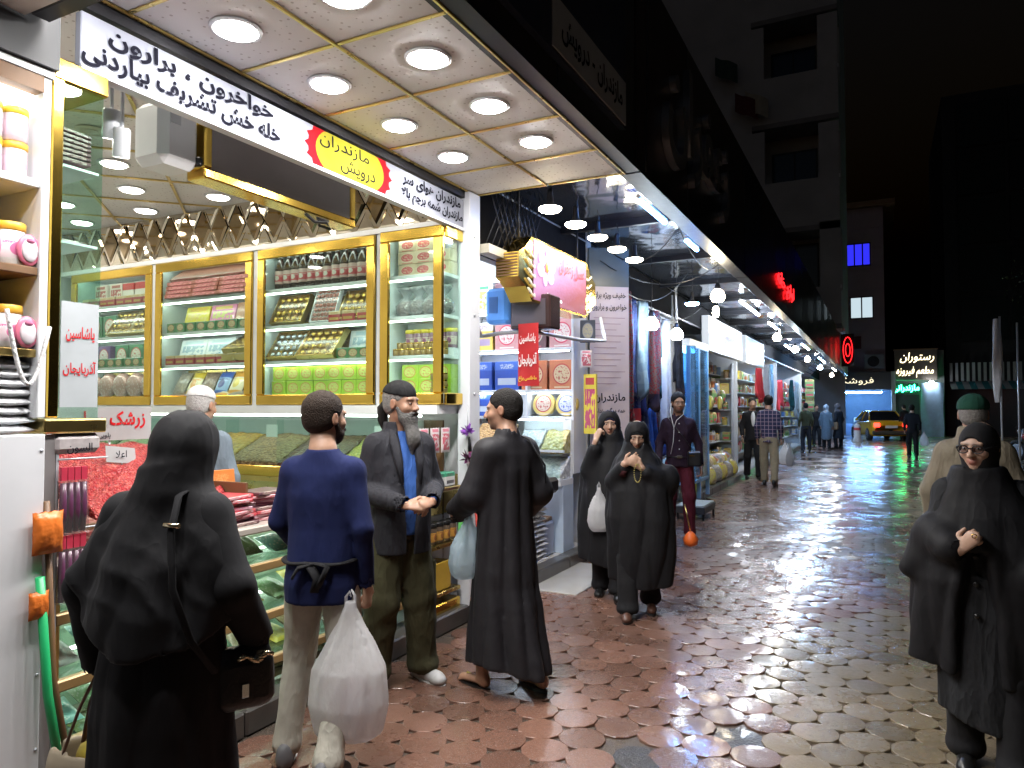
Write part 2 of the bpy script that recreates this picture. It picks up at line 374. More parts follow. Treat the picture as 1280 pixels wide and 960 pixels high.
    def folds(s, amp, freq=28.0, dirs=((.3, .2, 1), (.9, .1, .4), (-.4, .6, .7)), lo=-9, hi=9, seed=0):
        X = s.ax[0][:, None, None]; Y = s.ax[1][None, :, None]; Z = s.ax[2][None, None, :]; r = np.random.default_rng(seed); F = 0
        for d in dirs:
            d = np.array(d)/np.linalg.norm(d); w = 2.1*np.sin(7*X+r.uniform(0, 6)+5*Z)+1.8*np.sin(8*Y-6*Z+r.uniform(0, 6))+1.0*np.sin(15*X-11*Z+r.uniform(0, 6))
            a_ = freq*(d[0]*X+d[1]*Y+d[2]*Z)*r.uniform(.8, 1.25)+w+r.uniform(0, 6); F = F+1.2*(1-np.abs(np.sin(a_*.5))**.8)-.45
        m = (np.clip((Z-lo)/.08, 0, 1)*np.clip((hi-Z)/.08, 0, 1)).astype(np.float32)*(.55+.45*np.sin(5*X+9*Z+seed)*np.sin(6*Y+4*Z+seed*2)).astype(np.float32); s.f -= (amp*F/len(dirs)**.5*m).astype(np.float32)
    def surface(s, smooth=1):
        f = s.f; b = f < 0
        c = b[:-1, :-1, :-1].astype(np.int8)
        for d in ((1, 0, 0), (0, 1, 0), (0, 0, 1), (1, 1, 0), (1, 0, 1), (0, 1, 1), (1, 1, 1)): c = c+b[d[0]:f.shape[0]-1+d[0], d[1]:f.shape[1]-1+d[1], d[2]:f.shape[2]-1+d[2]]
        I, J, K = np.nonzero((c > 0) & (c < 8)); nv = len(I); acc = np.zeros((nv, 3)); cnt = np.zeros(nv)
        cor = [(i, j, k) for i in (0, 1) for j in (0, 1) for k in (0, 1)]; vals = {q: f[I+q[0], J+q[1], K+q[2]] for q in cor}
        for q in cor:
            for a in range(3):
                if q[a] == 0:
                    q2 = list(q); q2[a] = 1; q2 = tuple(q2); va, vb = vals[q], vals[q2]; x = (va < 0) != (vb < 0); t = va/np.where(x, va-vb, 1)
                    p = np.array(q, float)[None].repeat(nv, 0); p[:, a] = t; acc[x] += p[x]; cnt[x] += 1
        P = s.lo+(np.stack([I, J, K], 1)+acc/cnt[:, None])*s.h
        idx = np.full(np.array(f.shape)-1, -1, np.int32); idx[I, J, K] = np.arange(nv); Q = []
        for a in range(3):
            sl0 = [slice(None)]*3; sl1 = [slice(None)]*3; sl0[a] = slice(0, -1); sl1[a] = slice(1, None)
            A, B = b[tuple(sl0)], b[tuple(sl1)]; o1, o2 = [(1, 2), (2, 0), (0, 1)][a]; e = np.argwhere(A != B)
            e = e[(e[:, o1] > 0) & (e[:, o2] > 0) & (e[:, o1] < f.shape[o1]-1) & (e[:, o2] < f.shape[o2]-1)]
            if not len(e): continue
            def at(d1, d2): q = e.copy(); q[:, o1] -= d1; q[:, o2] -= d2; return idx[q[:, 0], q[:, 1], q[:, 2]]
            qd = np.stack([at(1, 1), at(0, 1), at(0, 0), at(1, 0)], 1); fl = ~A[e[:, 0], e[:, 1], e[:, 2]]; qd[fl] = qd[fl][:, ::-1]; Q.append(qd)
        Q = np.concatenate(Q); Q = Q[(Q >= 0).all(1)]
        for _ in range(smooth):
            S = np.zeros_like(P); N = np.zeros(nv)
            for i in range(4): np.add.at(S, Q[:, i], P[Q[:, (i+1) % 4]]+P[Q[:, (i-1) % 4]]); np.add.at(N, Q[:, i], 2)
            P = P*.5+.5*S/np.maximum(N, 1)[:, None]
        return P, Q
    def build(s, name, m, parent, smooth=1, base=None):
        P, Q = s.surface(smooth); me = bpy.data.meshes.new(name); nv, nq = len(P), len(Q)
        me.vertices.add(nv); me.vertices.foreach_set('co', P.astype(np.float32).ravel()); me.loops.add(nq*4); me.loops.foreach_set('vertex_index', Q.astype(np.int32).ravel())
        me.polygons.add(nq); me.polygons.foreach_set('loop_start', np.arange(nq, dtype=np.int32)*4); me.polygons.foreach_set('use_smooth', np.ones(nq, bool)); me.update(calc_edges=True); me.validate()
        if base is not None:
            W_ = np.full(nv, 1e-4); C_ = np.array(base)[None]*1e-4*np.ones((nv, 1))
            X, Y, Z = P[:, 0], P[:, 1], P[:, 2]
            for fn, c in s.pr: w = np.exp(-np.clip(np.abs(fn(X, Y, Z)), 0, .06)/.0035); W_ += w; C_ += w[:, None]*np.array(c)[None]
            ca = me.color_attributes.new('tone', 'FLOAT_COLOR', 'POINT'); ca.data.foreach_set('color', np.concatenate([C_/W_[:, None], np.ones((nv, 1))], 1).astype(np.float32).ravel())
        me.materials.append(m); o = bpy.data.objects.new(name, me); link(o); o.parent = parent; return o
def skin_mat():
    m, nt, b = _nt('skin'); a = nt.nodes.new('ShaderNodeAttribute'); a.attribute_name = 'tone'; co = texco(nt)
    c = mixc(nt, 1.0, a.outputs['Color'], mth(nt, 'MULTIPLY_ADD', noise(nt, co, 60, 3), .3, .85), 'MULTIPLY'); sk(nt, b.inputs['Base Color'], c); b.inputs['Roughness'].default_value = .5
    b.inputs['Subsurface Weight'].default_value = .12; b.inputs['Subsurface Radius'].default_value = (.012, .005, .003); b.inputs['Subsurface Scale'].default_value = .5
    sk(nt, b.inputs['Normal'], bumpn(nt, noise(nt, co, 240, 2), .12, .003)); return m
SKINM = skin_mat()
def hairm(name, col):
    m = mat(name, col, .65, var=.5, vs=60, bump=1.0, bs=140, spec=.2); return m
HAIRB = hairm('black_hair', (.012, .010, .009)); HAIRG = hairm('grey_hair', (.22, .21, .20)); HAIRD = hairm('dark_brown_hair', (.025, .015, .010)); BEARDG = hairm('grey_beard', (.13, .125, .12))
EYEW = mat('eye_white', (.6, .57, .54), .2, var=.05); IRIS = mat('iris', (.02, .012, .008), .15)
def rotm(yaw=0, pitch=0, roll=0):
    """yaw > 0 turns the face to the person's left"""
    cy, sy, cp, sp, cr, sr = math.cos(yaw), math.sin(yaw), math.cos(pitch), math.sin(pitch), math.cos(roll), math.sin(roll)
    Rz = np.array([[cy, -sy, 0], [sy, cy, 0], [0, 0, 1]]); Rx = np.array([[1, 0, 0], [0, cp, -sp], [0, sp, cp]]); Ry = np.array([[cr, 0, sr], [0, 1, 0], [-sr, 0, cr]]); return Rz @ Rx @ Ry
def head_prims(S, c, Rm, skin, lip=None, stubble=None, brow=(.02, .015, .012), detail=True, sc=1.0):
    S.frame(c, Rm*sc); lip = lip or tuple(np.array(skin)*(.8, .5, .5)); st = stubble or skin
    S.ell((0, -.015, .03), (.074, .094, .083), .02, col=skin); S.ell((0, .018, -.028), (.060, .074, .083), .025, col=skin)
    S.ell((0, .03, -.072), (.046, .048, .038), .025, col=st); S.ell((0, .066, -.098), (.019, .016, .015), .02, col=st)
    S.ell((.043, .058, -.03), (.02, .022, .022), .02, col=skin); S.ell((-.043, .058, -.03), (.02, .022, .022), .02, col=skin)
    if detail:
        S.cone((-.042, .078, .020), (.042, .078, .020), .009, .009, .018, col=brow if not detail else skin)
        for sx in (-1, 1): S.ell((sx*.031, .094, -.001), (.016, .016, .010), .012, 'sub'); S.ell((sx*.031, .0755, -.001), (.0135, .0125, .0105), .004, col=tuple(np.array(skin)*.75)); S.cone((sx*.014, .089, .0185), (sx*.048, .074, .017), .004, .0025, .006, col=brow)
    S.cone((0, .086, .008), (0, .109, -.034), .0075, .0115, .012, col=skin); S.ell((.011, .098, -.037), (.009, .011, .008), .008, col=skin); S.ell((-.011, .098, -.037), (.009, .011, .008), .008, col=skin)
    if detail:
        S.ell((0, .0885, -.0615), (.022, .0095, .0055), .006, col=lip); S.ell((0, .0865, -.072), (.018, .0095, .006), .006, col=lip); S.ell((0, .098, -.0665), (.019, .0045, .0012), .003, 'sub')
    for sx in (-1, 1): S.ell((sx*.077, -.008, -.008), (.010, .019, .031), .012, col=tuple(np.array(skin)*(.95, .85, .82))); S.ell((sx*.087, -.004, -.006), (.006, .010, .017), .006, 'sub')
    S.frame()
def eyes(parent, c, Rm, sc=1.0):
    for sx in (-1, 1):
        p = np.array(c)+Rm @ np.array((sx*.031, .0778, -.0015))*sc; g = Rm @ np.array((0, .0100, 0))*sc
        e = MB().ell(p, (.0118*sc, .0106*sc, .0066*sc), 10, 8).build('eye', EYEW, parent, origin=(0, 0, 0)); MB().ell(p+g*.62, (.0058*sc, .0058*sc, .0056*sc), 8, 6).build('iris', IRIS, e, origin=(0, 0, 0))
def hand_prims(S, w, d, n, side, curl=.5, skin=(.4, .22, .15), thumb=.6, sc=1.0, spread=.15):
    """w wrist, d direction of the fingers, n palm normal, side = +1/-1 thumb side along d x n"""
    w = np.array(w, float); d = np.array(d, float); d /= np.linalg.norm(d); n = np.array(n, float); n -= d*(n@d); n /= np.linalg.norm(n); t = np.cross(d, n)*side
    S.cone(w, w+d*.085*sc, .030*sc, .037*sc, .012, flat=n, fs=.42, col=skin)
    for i, (o, l) in enumerate(((.028, .074), (.0095, .083), (-.0095, .077), (-.027, .060))):
        p = w+d*.085*sc+t*o*sc; dd = d+t*spread*(o/.028)*.5; ang = 0; r = (.0092 if i < 3 else .0080)*sc
        for sgm, fr in enumerate((.45, .30, .25)):
            ang += curl*(.8, 1.0, .8)[sgm]+.04*i; q = p+(dd*math.cos(ang)+n*math.sin(ang))*l*fr*sc; S.cone(p, q, r, r*.93, .003, col=skin if sgm < 2 else tuple(np.array(skin)*(1.05, .9, .88))); p = q; r *= .94
    b = w+d*.022*sc+t*.026*sc; m = b+(d*.75+t*.75+n*.35*thumb)*.036*sc; e = m+(d*.95+t*.15+n*thumb*.6)*.034*sc; S.cone(b, m, .0135*sc, .0115*sc, .008, col=skin); S.cone(m, e, .0112*sc, .0090*sc, .004, col=skin)
LODS = {0: (.006, .0105), 1: (.0075, .014), 2: (.012, .019)}
JD = dict(sh=.160, shz=1.372, el=((-.245, -.03, 1.13), (.245, -.03, 1.13)), wr=((-.25, .06, .89), (.25, .06, .89)), hip=((-.088, 0, .90), (.088, 0, .90)), kn=((-.10, .03, .49), (.10, .03, .49)), an=((-.105, -.01, .085), (.105, -.01, .085)), toe=((-.13, .16, .03), (.13, .16, .03)), head=(0, .03, 1.605), neck=(0, -.012, 1.45))
class Person:
    def __init__(s, label, loc, d, H=1.72, lod=0, group=None, **kw):
        s.J = dict(JD); s.J.update(kw); s.lod = lod; s.hb, s.hc = LODS[lod]
        wx = s.wx = kw.pop('wx', .86); s.J.pop('wx', None); s.J['sh'] *= wx; s.J['el'] = tuple((p[0]*wx, p[1], p[2]) for p in s.J['el']); s.J['wr'] = tuple((p[0]*(wx if abs(p[0]) > .18 else 1), p[1], p[2]) for p in s.J['wr'])
        s.t = thing('person', label, 'person', loc, math.atan2(-d[0], d[1]), group); k = H/1.72; s.t.scale = (k, k, k); s.M = np.eye(3)
    def grid(s, z0, z1, h, w=.5, d=.45, fwd=0): return Sdf((-w, -d, z0), (w, d+fwd, z1), h)
    def body(s, skin, yaw=0, pitch=0, roll=0, stubble=None, hands=((.55, None, None), (.55, None, None)), feet=False, detail=True, lip=None, brow=(.02, .015, .012), eye=True, hsc=1.0):
        J = s.J; s.yaw, s.pitch = yaw, pitch; s.Rh = rotm(yaw, pitch, roll); s.hc_ = J['head']; s.hs = hsc
        S = s.grid(0 if feet else .72, 1.78, s.hb, .45, .42, .1)
        head_prims(S, J['head'], s.Rh, skin, lip, stubble, brow, detail and s.lod < 2, hsc)
        hb = np.array(J['head'])+s.Rh @ np.array((0, -.025, -.07)); S.cone(hb, J['neck'], .052, .058, .03, col=skin); S.cone(J['neck'], (0, -.01, 1.36), .058, .085, .03, col=skin); S.cone((0, 0, 1.33), (0, 0, .95), .095, .10, .03)
        for i in (0, 1):
            sh = ((-1, 1)[i]*(J['sh']-.03), -.005, J['shz']-.02); S.cone((0, 0, 1.34), sh, .06, .04, .03); S.cone(sh, J['el'][i], .037, .032, .02); S.cone(J['el'][i], J['wr'][i], .032, .025, .02, col=skin)
            if hands[i] is not None:
                c, dd, nn = hands[i][:3]; dv = np.array(J['wr'][i])-np.array(J['el'][i]) if dd is None else np.array(dd); n_ = nn if nn is not None else ((1, .3, 0) if i == 0 else (-1, .3, 0))
                th = hands[i][3] if len(hands[i]) > 3 else (1 if i else -1); hand_prims(S, J['wr'][i], dv, n_, th, c, skin)
        if feet:
            for i in (0, 1):
                S.cone((0, 0, .98), J['hip'][i], .09, .06, .03); S.cone(J['hip'][i], J['kn'][i], .06, .05, .02); S.cone(J['kn'][i], J['an'][i], .05, .036, .02, col=skin)
                a = np.array(J['an'][i]); t_ = np.array(J['toe'][i]); S.ell(a+(0, -.02, -.03), (.032, .045, .04), .02, col=skin); S.cone(a+(0, .01, -.035), t_+(0, -.03, .006), .034, .034, .02, flat=(0, 0, 1), fs=.6, col=skin)
                f = (t_-a); f[2] = 0; f /= np.linalg.norm(f); r_ = np.array((f[1], -f[0], 0))
                for q in range(5): S.cone(t_+r_*(q-2)*.015*(1)-f*.035, t_+r_*(q-2)*.016-f*abs(q-1.5)*.008+(0, 0, -.008), .0105, .0085, .004, col=skin)
        s.b = S.build('body', SKINM, s.t, 1, skin)
        if eye and s.lod < 2: eyes(s.b, J['head'], s.Rh, hsc)
        return s
    def hair(s, m, kind='short', top=.012, name='hair'):
        S = Sdf(np.array(s.hc_)-.19, np.array(s.hc_)+.19, s.hb); S.frame(s.hc_, s.Rh*s.hs)
        S.ell((0, -.022, .036), (.079+top*.4, .099+top*.4, .083+top), .02); S.ell((0, -.045, -.02), (.070+top*.3, .068+top*.3, .06), .03)
        S.ell((0, .085, -.035), (.13, .075, .082), .012, 'sub'); S.ell((0, .122, .03), (.080, .062, .062), .015, 'sub')
        for sx in (-1, 1): S.ell((sx*.088, .0, -.012), (.022, .026, .034), .01, 'sub')
        S.half((0, 0, -.075), (0, .25, -1)); S.frame(); S.folds(.0022, 160, ((1, .2, .3), (.2, .4, 1))); return S.build(name, m, s.t, 0)
    def beard(s, m, length=.02, name='beard', full=False):
        S = Sdf(np.array(s.hc_)+(-.18, -.18, -.42), np.array(s.hc_)+(.18, .22, .1), s.hb); S.frame(s.hc_, s.Rh*s.hs)
        S.ell((0, .036, -.078), (.056, .058, .042+length*.25), .02); S.cone((-.052, .012, -.03), (-.042, .04, -.08), .018, .022, .02); S.cone((.052, .012, -.03), (.042, .04, -.08), .018, .022, .02)
        S.cone((-.026, .091, -.058), (.026, .091, -.058), .008, .008, .012)
        if full: S.cone((0, .055, -.10), (0, .085, -.21), .052, .045, .03, flat=(0, 1, 0), fs=.7); S.cone((0, .085, -.20), (.01, .078, -.30), .044, .012, .03, flat=(0, 1, 0), fs=.6)
        else: S.ell((0, .062, -.102), (.03, .026, .02+length), .02)
        S.ell((0, .1, -.002), (.05, .05, .045), .012, 'sub'); S.ell((0, .103, -.068), (.017, .014, .006), .004, 'sub'); S.frame(); S.folds(.0025, 120, ((1, 0, .1), (.8, .5, .2))); return S.build(name, m, s.t, 0)
    def top(s, m, sec=None, arm=(.064, .056, .052, .044), hem=.80, name='top', collar=.012, openv=None, fold=.006, extra=None, cuff=.0, k=.05, cav=True, amp=None, waves=(), seed=0, sleeves=(1, 1), freq=30):
        J = s.J; S = s.grid(min(hem-.08, .7), 1.62, s.hc, .52, .42)
        sec = sec or [(hem, 0, 0, .178, .132), (.95, 0, 0, .172, .125), (1.10, 0, 0, .168, .122), (1.25, 0, .0, .187, .128), (1.35, 0, -.004, .182, .112), (1.405, 0, -.008, .135, .092), (1.445, 0, -.012, .086, .078), (1.475+collar, 0, -.012, .070, .070)]
        sec = [(q[0], q[1], q[2], q[3]*(s.wx if q[0] < 1.38 else (1+s.wx)/2), q[4]*(.5+.5*s.wx)) for q in sec]; arm = tuple(a*(.35+.65*s.wx) for a in arm); S.loft(sec, k, amp=amp, waves=waves, power=2.3)
        for i in (0, 1):
            sh = ((-1, 1)[i]*J['sh'], -.005, J['shz']-.012)
            if not sleeves[i]: continue
            e, w = np.array(J['el'][i]), np.array(J['wr'][i]); S.cone((sh[0]*.55, -.003, J['shz']-.045), sh, .065, arm[0], .05); S.cone(sh, e, arm[0], arm[1], .04); S.cone(e, w-(w-e)*.02*(1-cuff), arm[2], arm[3], .02)
        if extra: extra(S)
        if cav: S.loft([(sec[0][0]-.02, sec[0][1], sec[0][2], sec[0][3]-.012, sec[0][4]-.012), (sec[0][0]+.06, sec[1][1], sec[1][2], sec[0][3]-.02, sec[0][4]-.02)], .01, 'sub')
        S.loft([(1.44, 0, -.012, .060, .060), (1.62, 0, -.012, .066, .066)], .008, 'sub')
        for i in (0, 1):
            e, w = np.array(J['el'][i]), np.array(J['wr'][i]); dv = (w-e)/np.linalg.norm(w-e)
            if sleeves[i]: S.cone(w-dv*.03, w+dv*.05, arm[3]-.010, arm[3]-.008, .004, 'sub')
        if openv: openv(S)
        S.folds(fold, freq, seed=seed)
        return S.build(name, m, s.t, 1)
    def trousers(s, m, r=(.098, .080, .066, .068), name='trousers', waist=.98, fold=.005, seed=1, top_r=(.155, .118)):
        J = s.J; S = s.grid(.0, waist+.04, s.hc, .4, .42); top_r = (top_r[0]*(.1+.9*s.wx), top_r[1]*(.5+.5*s.wx)); S.loft([(.84, 0, -.005, top_r[0]-.01, top_r[1]), (.92, 0, -.008, top_r[0]+.008, top_r[1]+.006), (waist, 0, 0, top_r[0]-.005, top_r[1]-.004)], .03)
        for i in (0, 1):
            h, k_, a = np.array(J['hip'][i]), np.array(J['kn'][i]), np.array(J['an'][i]); S.cone(h*(.9, 1, 1)+(0, -.005, -.04), k_, r[0]*.94, r[1], .03); S.cone(k_, a+(0, 0, .0), r[1]*.97, r[3]*.94, .025); S.ell(a+(0, .012, .01), (r[3], r[3]*1.12, .055), .03)
        for i in (0, 1): a = np.array(J['an'][i]); dv = np.array(J['kn'][i])-a; dv /= np.linalg.norm(dv); S.cone(a-dv*.06, a-dv*.005, r[3]-.012, r[3]-.014, .008, 'sub')
        S.folds(fold, 34, ((.2, .2, 1), (.5, .7, .6), (-.6, .3, .8)), seed=seed); return S.build(name, m, s.t, 1)
    def shoes(s, m, sole, h=.045):
        J = s.J
        for i in (0, 1):
            a, t_ = np.array(J['an'][i]), np.array(J['toe'][i]); f = t_-a; f[2] = 0; f /= np.linalg.norm(f); z = min(a[2]-.085, t_[2]-.03); lift = a[2]-.085
            S = Sdf(np.minimum(a, t_)-(.12, .12, .12), np.maximum(a, t_)+(.12, .12, .10), max(s.hb*.9, .006)); heel = a-f*.045+(0, 0, -.045); S.cone(heel, t_-f*.04+(0, 0, .012), .040, .040, .02, flat=(f[1], -f[0], 0), fs=.95); S.ell(heel+(0, 0, .03), (.036, .042, .055), .02); S.ell(t_-f*.02+(0, 0, .005), (.042, .05, .032), .02); S.cone(a+(0, 0, -.02), a+f*.06+(0, 0, -.028), .036, .036, .02)
            up = np.array((0, 0, 1.)); n_ = np.cross(np.array((f[1], -f[0], 0)), (t_-f*.02+(0, 0, -.024))-(heel+(0, 0, -.034))); n_ = n_ if n_[2] < 0 else -n_
            S.half(heel+(0, 0, -.032), n_); S.cone(a+(0, 0, -.005), a+(0, 0, .1), .030, .034, .005, 'sub'); o = S.build('shoe', m, s.t, 1)
            A, B = heel+(0, 0, -.030), t_-f*.0+(0, 0, -.020); r_ = np.array((f[1], -f[0], 0)); mb = MB(); out = []
            for kk in range(16):
                th = 2*math.pi*kk/16; l = math.cos(th); w = math.sin(th)*(.040+.006*l); c = (A+B)/2; out.append(c+f*l*(np.linalg.norm(B-A)/2+.032)+r_*w+np.array((0, 0, (B-A)[2]/2*l)))
            mb.add([p+(0, 0, -.020) for p in out]+[p+(0, 0, .004) for p in out], [tuple(range(16))[::-1], tuple(range(16, 32))]+[(q, (q+1) % 16, 16+(q+1) % 16, 16+q) for q in range(16)]); mb.build('sole', sole, o, origin=(0, 0, 0))
    def robe(s, m, sec, amp, waves, name='robe', arms=None, fold=.004, cut=None, h=None, extra=None, cav=.35, seed=3, wide=.6, deep=.55, freq=26, more=None):
        sec = [(q[0], q[1], q[2], q[3]*(s.wx if q[0] < 1.40 else 1), q[4]*(.5+.5*s.wx)) for q in sec]; z0, z1 = sec[0][0], sec[-1][0]; S = Sdf((-wide, -deep, z0-.05), (wide, deep, z1+.2), h or s.hc); S.loft(sec, .03, amp=amp, waves=waves, hw=.03)
        if extra: extra(S)
        if arms:
            J = s.J
            for i in (0, 1):
                if arms[i] is None: continue
                sh = ((-1, 1)[i]*J['sh'], -.005, J['shz']-.012); e, w = np.array(J['el'][i]), np.array(J['wr'][i]); a = arms[i]; S.cone((sh[0]*.5, 0, J['shz']-.05), sh, .07, a[0], .05); S.cone(sh, e, a[0], a[1], .05); S.cone(e, w, a[1], a[2], .03)
                dv = (w-e)/np.linalg.norm(w-e); S.cone(w-dv*.03, w+dv*.08, a[2]-.012, a[2], .006, 'sub')
        S.loft([(z0-.03,)+tuple(sec[0][1:3])+(sec[0][3]-.04, sec[0][4]-.04), (z0+min(cav, .28), sec[0][1]*.5, sec[0][2]*.5, sec[0][3]*.35, sec[0][4]*.35)], .02, 'sub')
        if cut: cut(S)
        S.folds(fold, freq, seed=seed)
        for q in (more or ()): S.folds(*q[:3], lo=q[3], hi=q[4], seed=q[5])
        return S.build(name, m, s.t, 1)
def local_tube(name, pts, r, m, parent, n=8, flat=1.0): return MB().tube(pts, r, n, flat=flat).build(name, m, parent, origin=(0, 0, 0))
def plastic_bag(label, top, w, h, d, m, seed=0, rz=0.0, inner=None, full=.8):
    """a tied carrier bag hanging from the hand at 'top'"""
    t = thing('plastic_bag', label, 'bag', (top[0], top[1], top[2]-h), rz); S = Sdf((-w*.75, -d*.9, -.03), (w*.75, d*.9, h+.02), .0095)
    S.loft([(0, 0, 0, w*.30, d*.32), (.03, 0, 0, w*.43, d*.44), (h*.25, 0, 0, w*.5, d*.5), (h*.5, 0, 0, w*.45, d*.42), (h*.68, .0, 0, w*.30, d*.25), (h*.83, 0, 0, w*.17, d*.13), (h*.95, 0, 0, w*.08, .022), (h*1.0, 0, 0, w*.07, .018)], .02, amp=[(0, .004), (h*.4, .007), (h*.7, .011), (h, .003)], waves=[(7, seed, 6), (11, seed*2+1, -9), (5, seed+3, 4)], power=2.6)
    S.folds(.003, 75, ((.8, .5, .25), (-.7, .6, .2)), seed=seed); S.build('bag_skin', m, t, 1)
    for q in (-1, 1): MB().tube([(q*w*.06, .004*q, h*.93), (q*w*.045, .012*q, h+.02), (0, .012*q, h+.045), (-q*w*.02, .012*q, h+.02)], .007, 6, flat=.4).build('handle', m, t, origin=(0, 0, 0))
    if inner: MB().ell((0, 0, h*.26), (w*.36, d*.34, h*.2), 12, 8).build('contents', inner, t, origin=(0, 0, 0))
    return t
# ================================================================== STREET
KX = -2.75                     # kerb line of the shops
def wet_mat(name, col, var, rough_lo, rough_hi, coatr):
    m, nt, b = _nt(name); g = nt.nodes.new('ShaderNodeNewGeometry'); pos = g.outputs['Position']
    oi = nt.nodes.new('ShaderNodeObjectInfo'); at = nt.nodes.new('ShaderNodeAttribute'); at.attribute_name = 'rnd'
    rnd = mth(nt, 'FRACT', mth(nt, 'ADD', oi.outputs['Random'], at.outputs['Fac']))
    k = mth(nt, 'MULTIPLY_ADD', rnd, var, 1-var*.5)
    k = mth(nt, 'MULTIPLY', k, mth(nt, 'MULTIPLY_ADD', noise(nt, pos, 1.1, 4), 1.0, .5))
    k = mth(nt, 'MULTIPLY', k, mth(nt, 'MULTIPLY_ADD', noise(nt, pos, 55, 4, .7), .9, .55))
    cc = mixc(nt, 1.0, (*col, 1), k, 'MULTIPLY')
    cc = mixc(nt, mth(nt, 'MULTIPLY', mth(nt, 'GREATER_THAN', noise(nt, pos, 170, 1), .62), .35), cc, (.32, .29, .26))
    sk(nt, b.inputs['Base Color'], cc)
    wet = noise(nt, pos, .9, 3, .6); ws = nt.nodes.new('ShaderNodeMapRange'); sk(nt, ws.inputs[0], wet); ws.inputs[1].default_value = .38; ws.inputs[2].default_value = .62; ws.inputs[3].default_value = rough_hi; ws.inputs[4].default_value = rough_lo
    rr = mth(nt, 'MULTIPLY', ws.outputs[0], mth(nt, 'MULTIPLY_ADD', noise(nt, pos, 30, 3), .8, .6))
    sk(nt, b.inputs['Roughness'], rr); b.inputs['Specular IOR Level'].default_value = .55
    b.inputs['Coat Weight'].default_value = .55; b.inputs['Coat Roughness'].default_value = coatr; b.inputs['Coat IOR'].default_value = 1.33
    h = mth(nt, 'MULTIPLY_ADD', noise(nt, pos, 9, 2), 2.0, noise(nt, pos, 120, 3, .7))
    sk(nt, b.inputs['Normal'], bumpn(nt, h, .3, .005))
    sk(nt, b.inputs['Coat Normal'], bumpn(nt, mth(nt, 'MULTIPLY_ADD', noise(nt, pos, 11, 2), 2.0, noise(nt, pos, 60, 2)), .12, .005))
    MATS[name] = m; return m
PRED = wet_mat('wet_red_paver', (.172, .086, .060), .5, .12, .38, .07)
PTAN = wet_mat('wet_tan_paver', (.185, .142, .085), .4, .16, .42, .09)
GROUT = wet_mat('wet_mortar', (.085, .066, .052), .3, .12, .45, .08)

street = MB().quad((-60, -30, 0), (70, -30, 0), (70, 120, 0), (-60, 120, 0)).build('street', GROUT, kind='structure', origin=(0, 0, 0))
PITCH = .220
def paver_mesh(n, r, seed, m, coarse=False):
    rr = random.Random(seed); mb = MB(); ring = []
    tx, ty = rr.uniform(-.002, .002), rr.uniform(-.002, .002)
    def zt(x, y, base): return base + tx*x/r*1.0 + ty*y/r*1.0
    def outline(s):
        o = []
        for k in range(n):
            a = 2*math.pi*(k+.5)/n; q = abs(((a+math.pi/6) % (math.pi/3))-math.pi/6)
            hexr = 1/math.cos(q)*.985; rad = r*s*(.62*hexr+.38)*(1+.008*math.sin(3*a+seed)); o.append((rad*math.cos(a), rad*math.sin(a)))
        return o
    o0, o1, o2 = outline(1.0), outline(.975), outline(.6)
    v = [(x, y, -.01) for x, y in o0] + [(x, y, zt(x, y, .0075)) for x, y in o0] + [(x, y, zt(x, y, .0102)) for x, y in o1]
    f = [(i, (i+1) % n, n+(i+1) % n, n+i) for i in range(n)] + [(n+i, n+(i+1) % n, 2*n+(i+1) % n, 2*n+i) for i in range(n)]
    if coarse: v = v[n:]; f = [(i, (i+1) % n, n+(i+1) % n, n+i) for i in range(n)] + [tuple(range(n, 2*n))]
    else:
        v += [(x, y, zt(x, y, .0110)) for x, y in o2]; f += [(2*n+i, 2*n+(i+1) % n, 3*n+(i+1) % n, 3*n+i) for i in range(n)] + [tuple(range(3*n, 4*n))]
    mb.add(v, f, 0, False); return mb
PV = {}
for c, m in ((0, PRED), (1, PTAN)):
    for k in range(5): PV[c, k] = paver_mesh(12, PITCH*.516, c*10+k, m).mesh('paver', m)
def is_tan(x, y):
    w = .10*math.sin(x*7+y*3)
    edge = -.35 + .42*math.sin(y*1.25-1.0) - .02*max(0, y-8)
    if x < edge + w: return False
    b1 = abs((y-6.75) + (x-0)*1.75 - .25*math.sin(x*3)) < .34 + w and x < 1.3
    b2 = abs((y-10.4) + (x-.2)*.4) < .45 + w
    b3 = abs(y-15.0 - .3*math.sin(x*2)) < .6 + w; b4 = abs(y-20.5) < .8
    return not (b1 or b2 or b3 or b4)
MAN = (-.12, 3.0)             # manhole in the paving
cells = []
rows = int(48/(PITCH*.866))
for j in range(rows):
    y = 1.0 + j*PITCH*.866
    for i in range(int(14.6/PITCH)):
        x = KX + .13 + (i + .5*(j % 2))*PITCH
        if x > 3.5 and y < 3: continue
        if x > 9 - max(0, (20-y))*.25 + 2: continue
        if math.hypot(x-MAN[0], y-MAN[1]) < .40: continue
        if math.hypot(x+1.0, y-3.22) < .13 or math.hypot(x+.62, y-3.62) < .12: continue
        cells.append((x, y))
def depth(x, y): return -math.sin(R(27.07))*x + math.cos(R(27.07))*y
def vis(x, y):
    d = depth(x, y); l = math.cos(R(27.07))*x + math.sin(R(27.07))*y
    return d > 2.6 and -.66 < l/d < .735 and 1.6/d < .545
near = sorted([c for c in cells if vis(*c)], key=lambda c: depth(*c))[:300]; nset = set(near)
for x, y in near:
    c = 1 if is_tan(x, y) else 0
    o = bpy.data.objects.new('paver', PV[c, random.randrange(5)]); link(o); o.parent = street
    o.location = (x+random.uniform(-.003, .003), y+random.uniform(-.003, .003), .002*random.random()); o.rotation_euler = (random.gauss(0, .010), random.gauss(0, .010), random.randrange(6)*math.pi/3+math.pi/6*0)
V = []; Fc = []; MI = []; RN = []; nv = 0
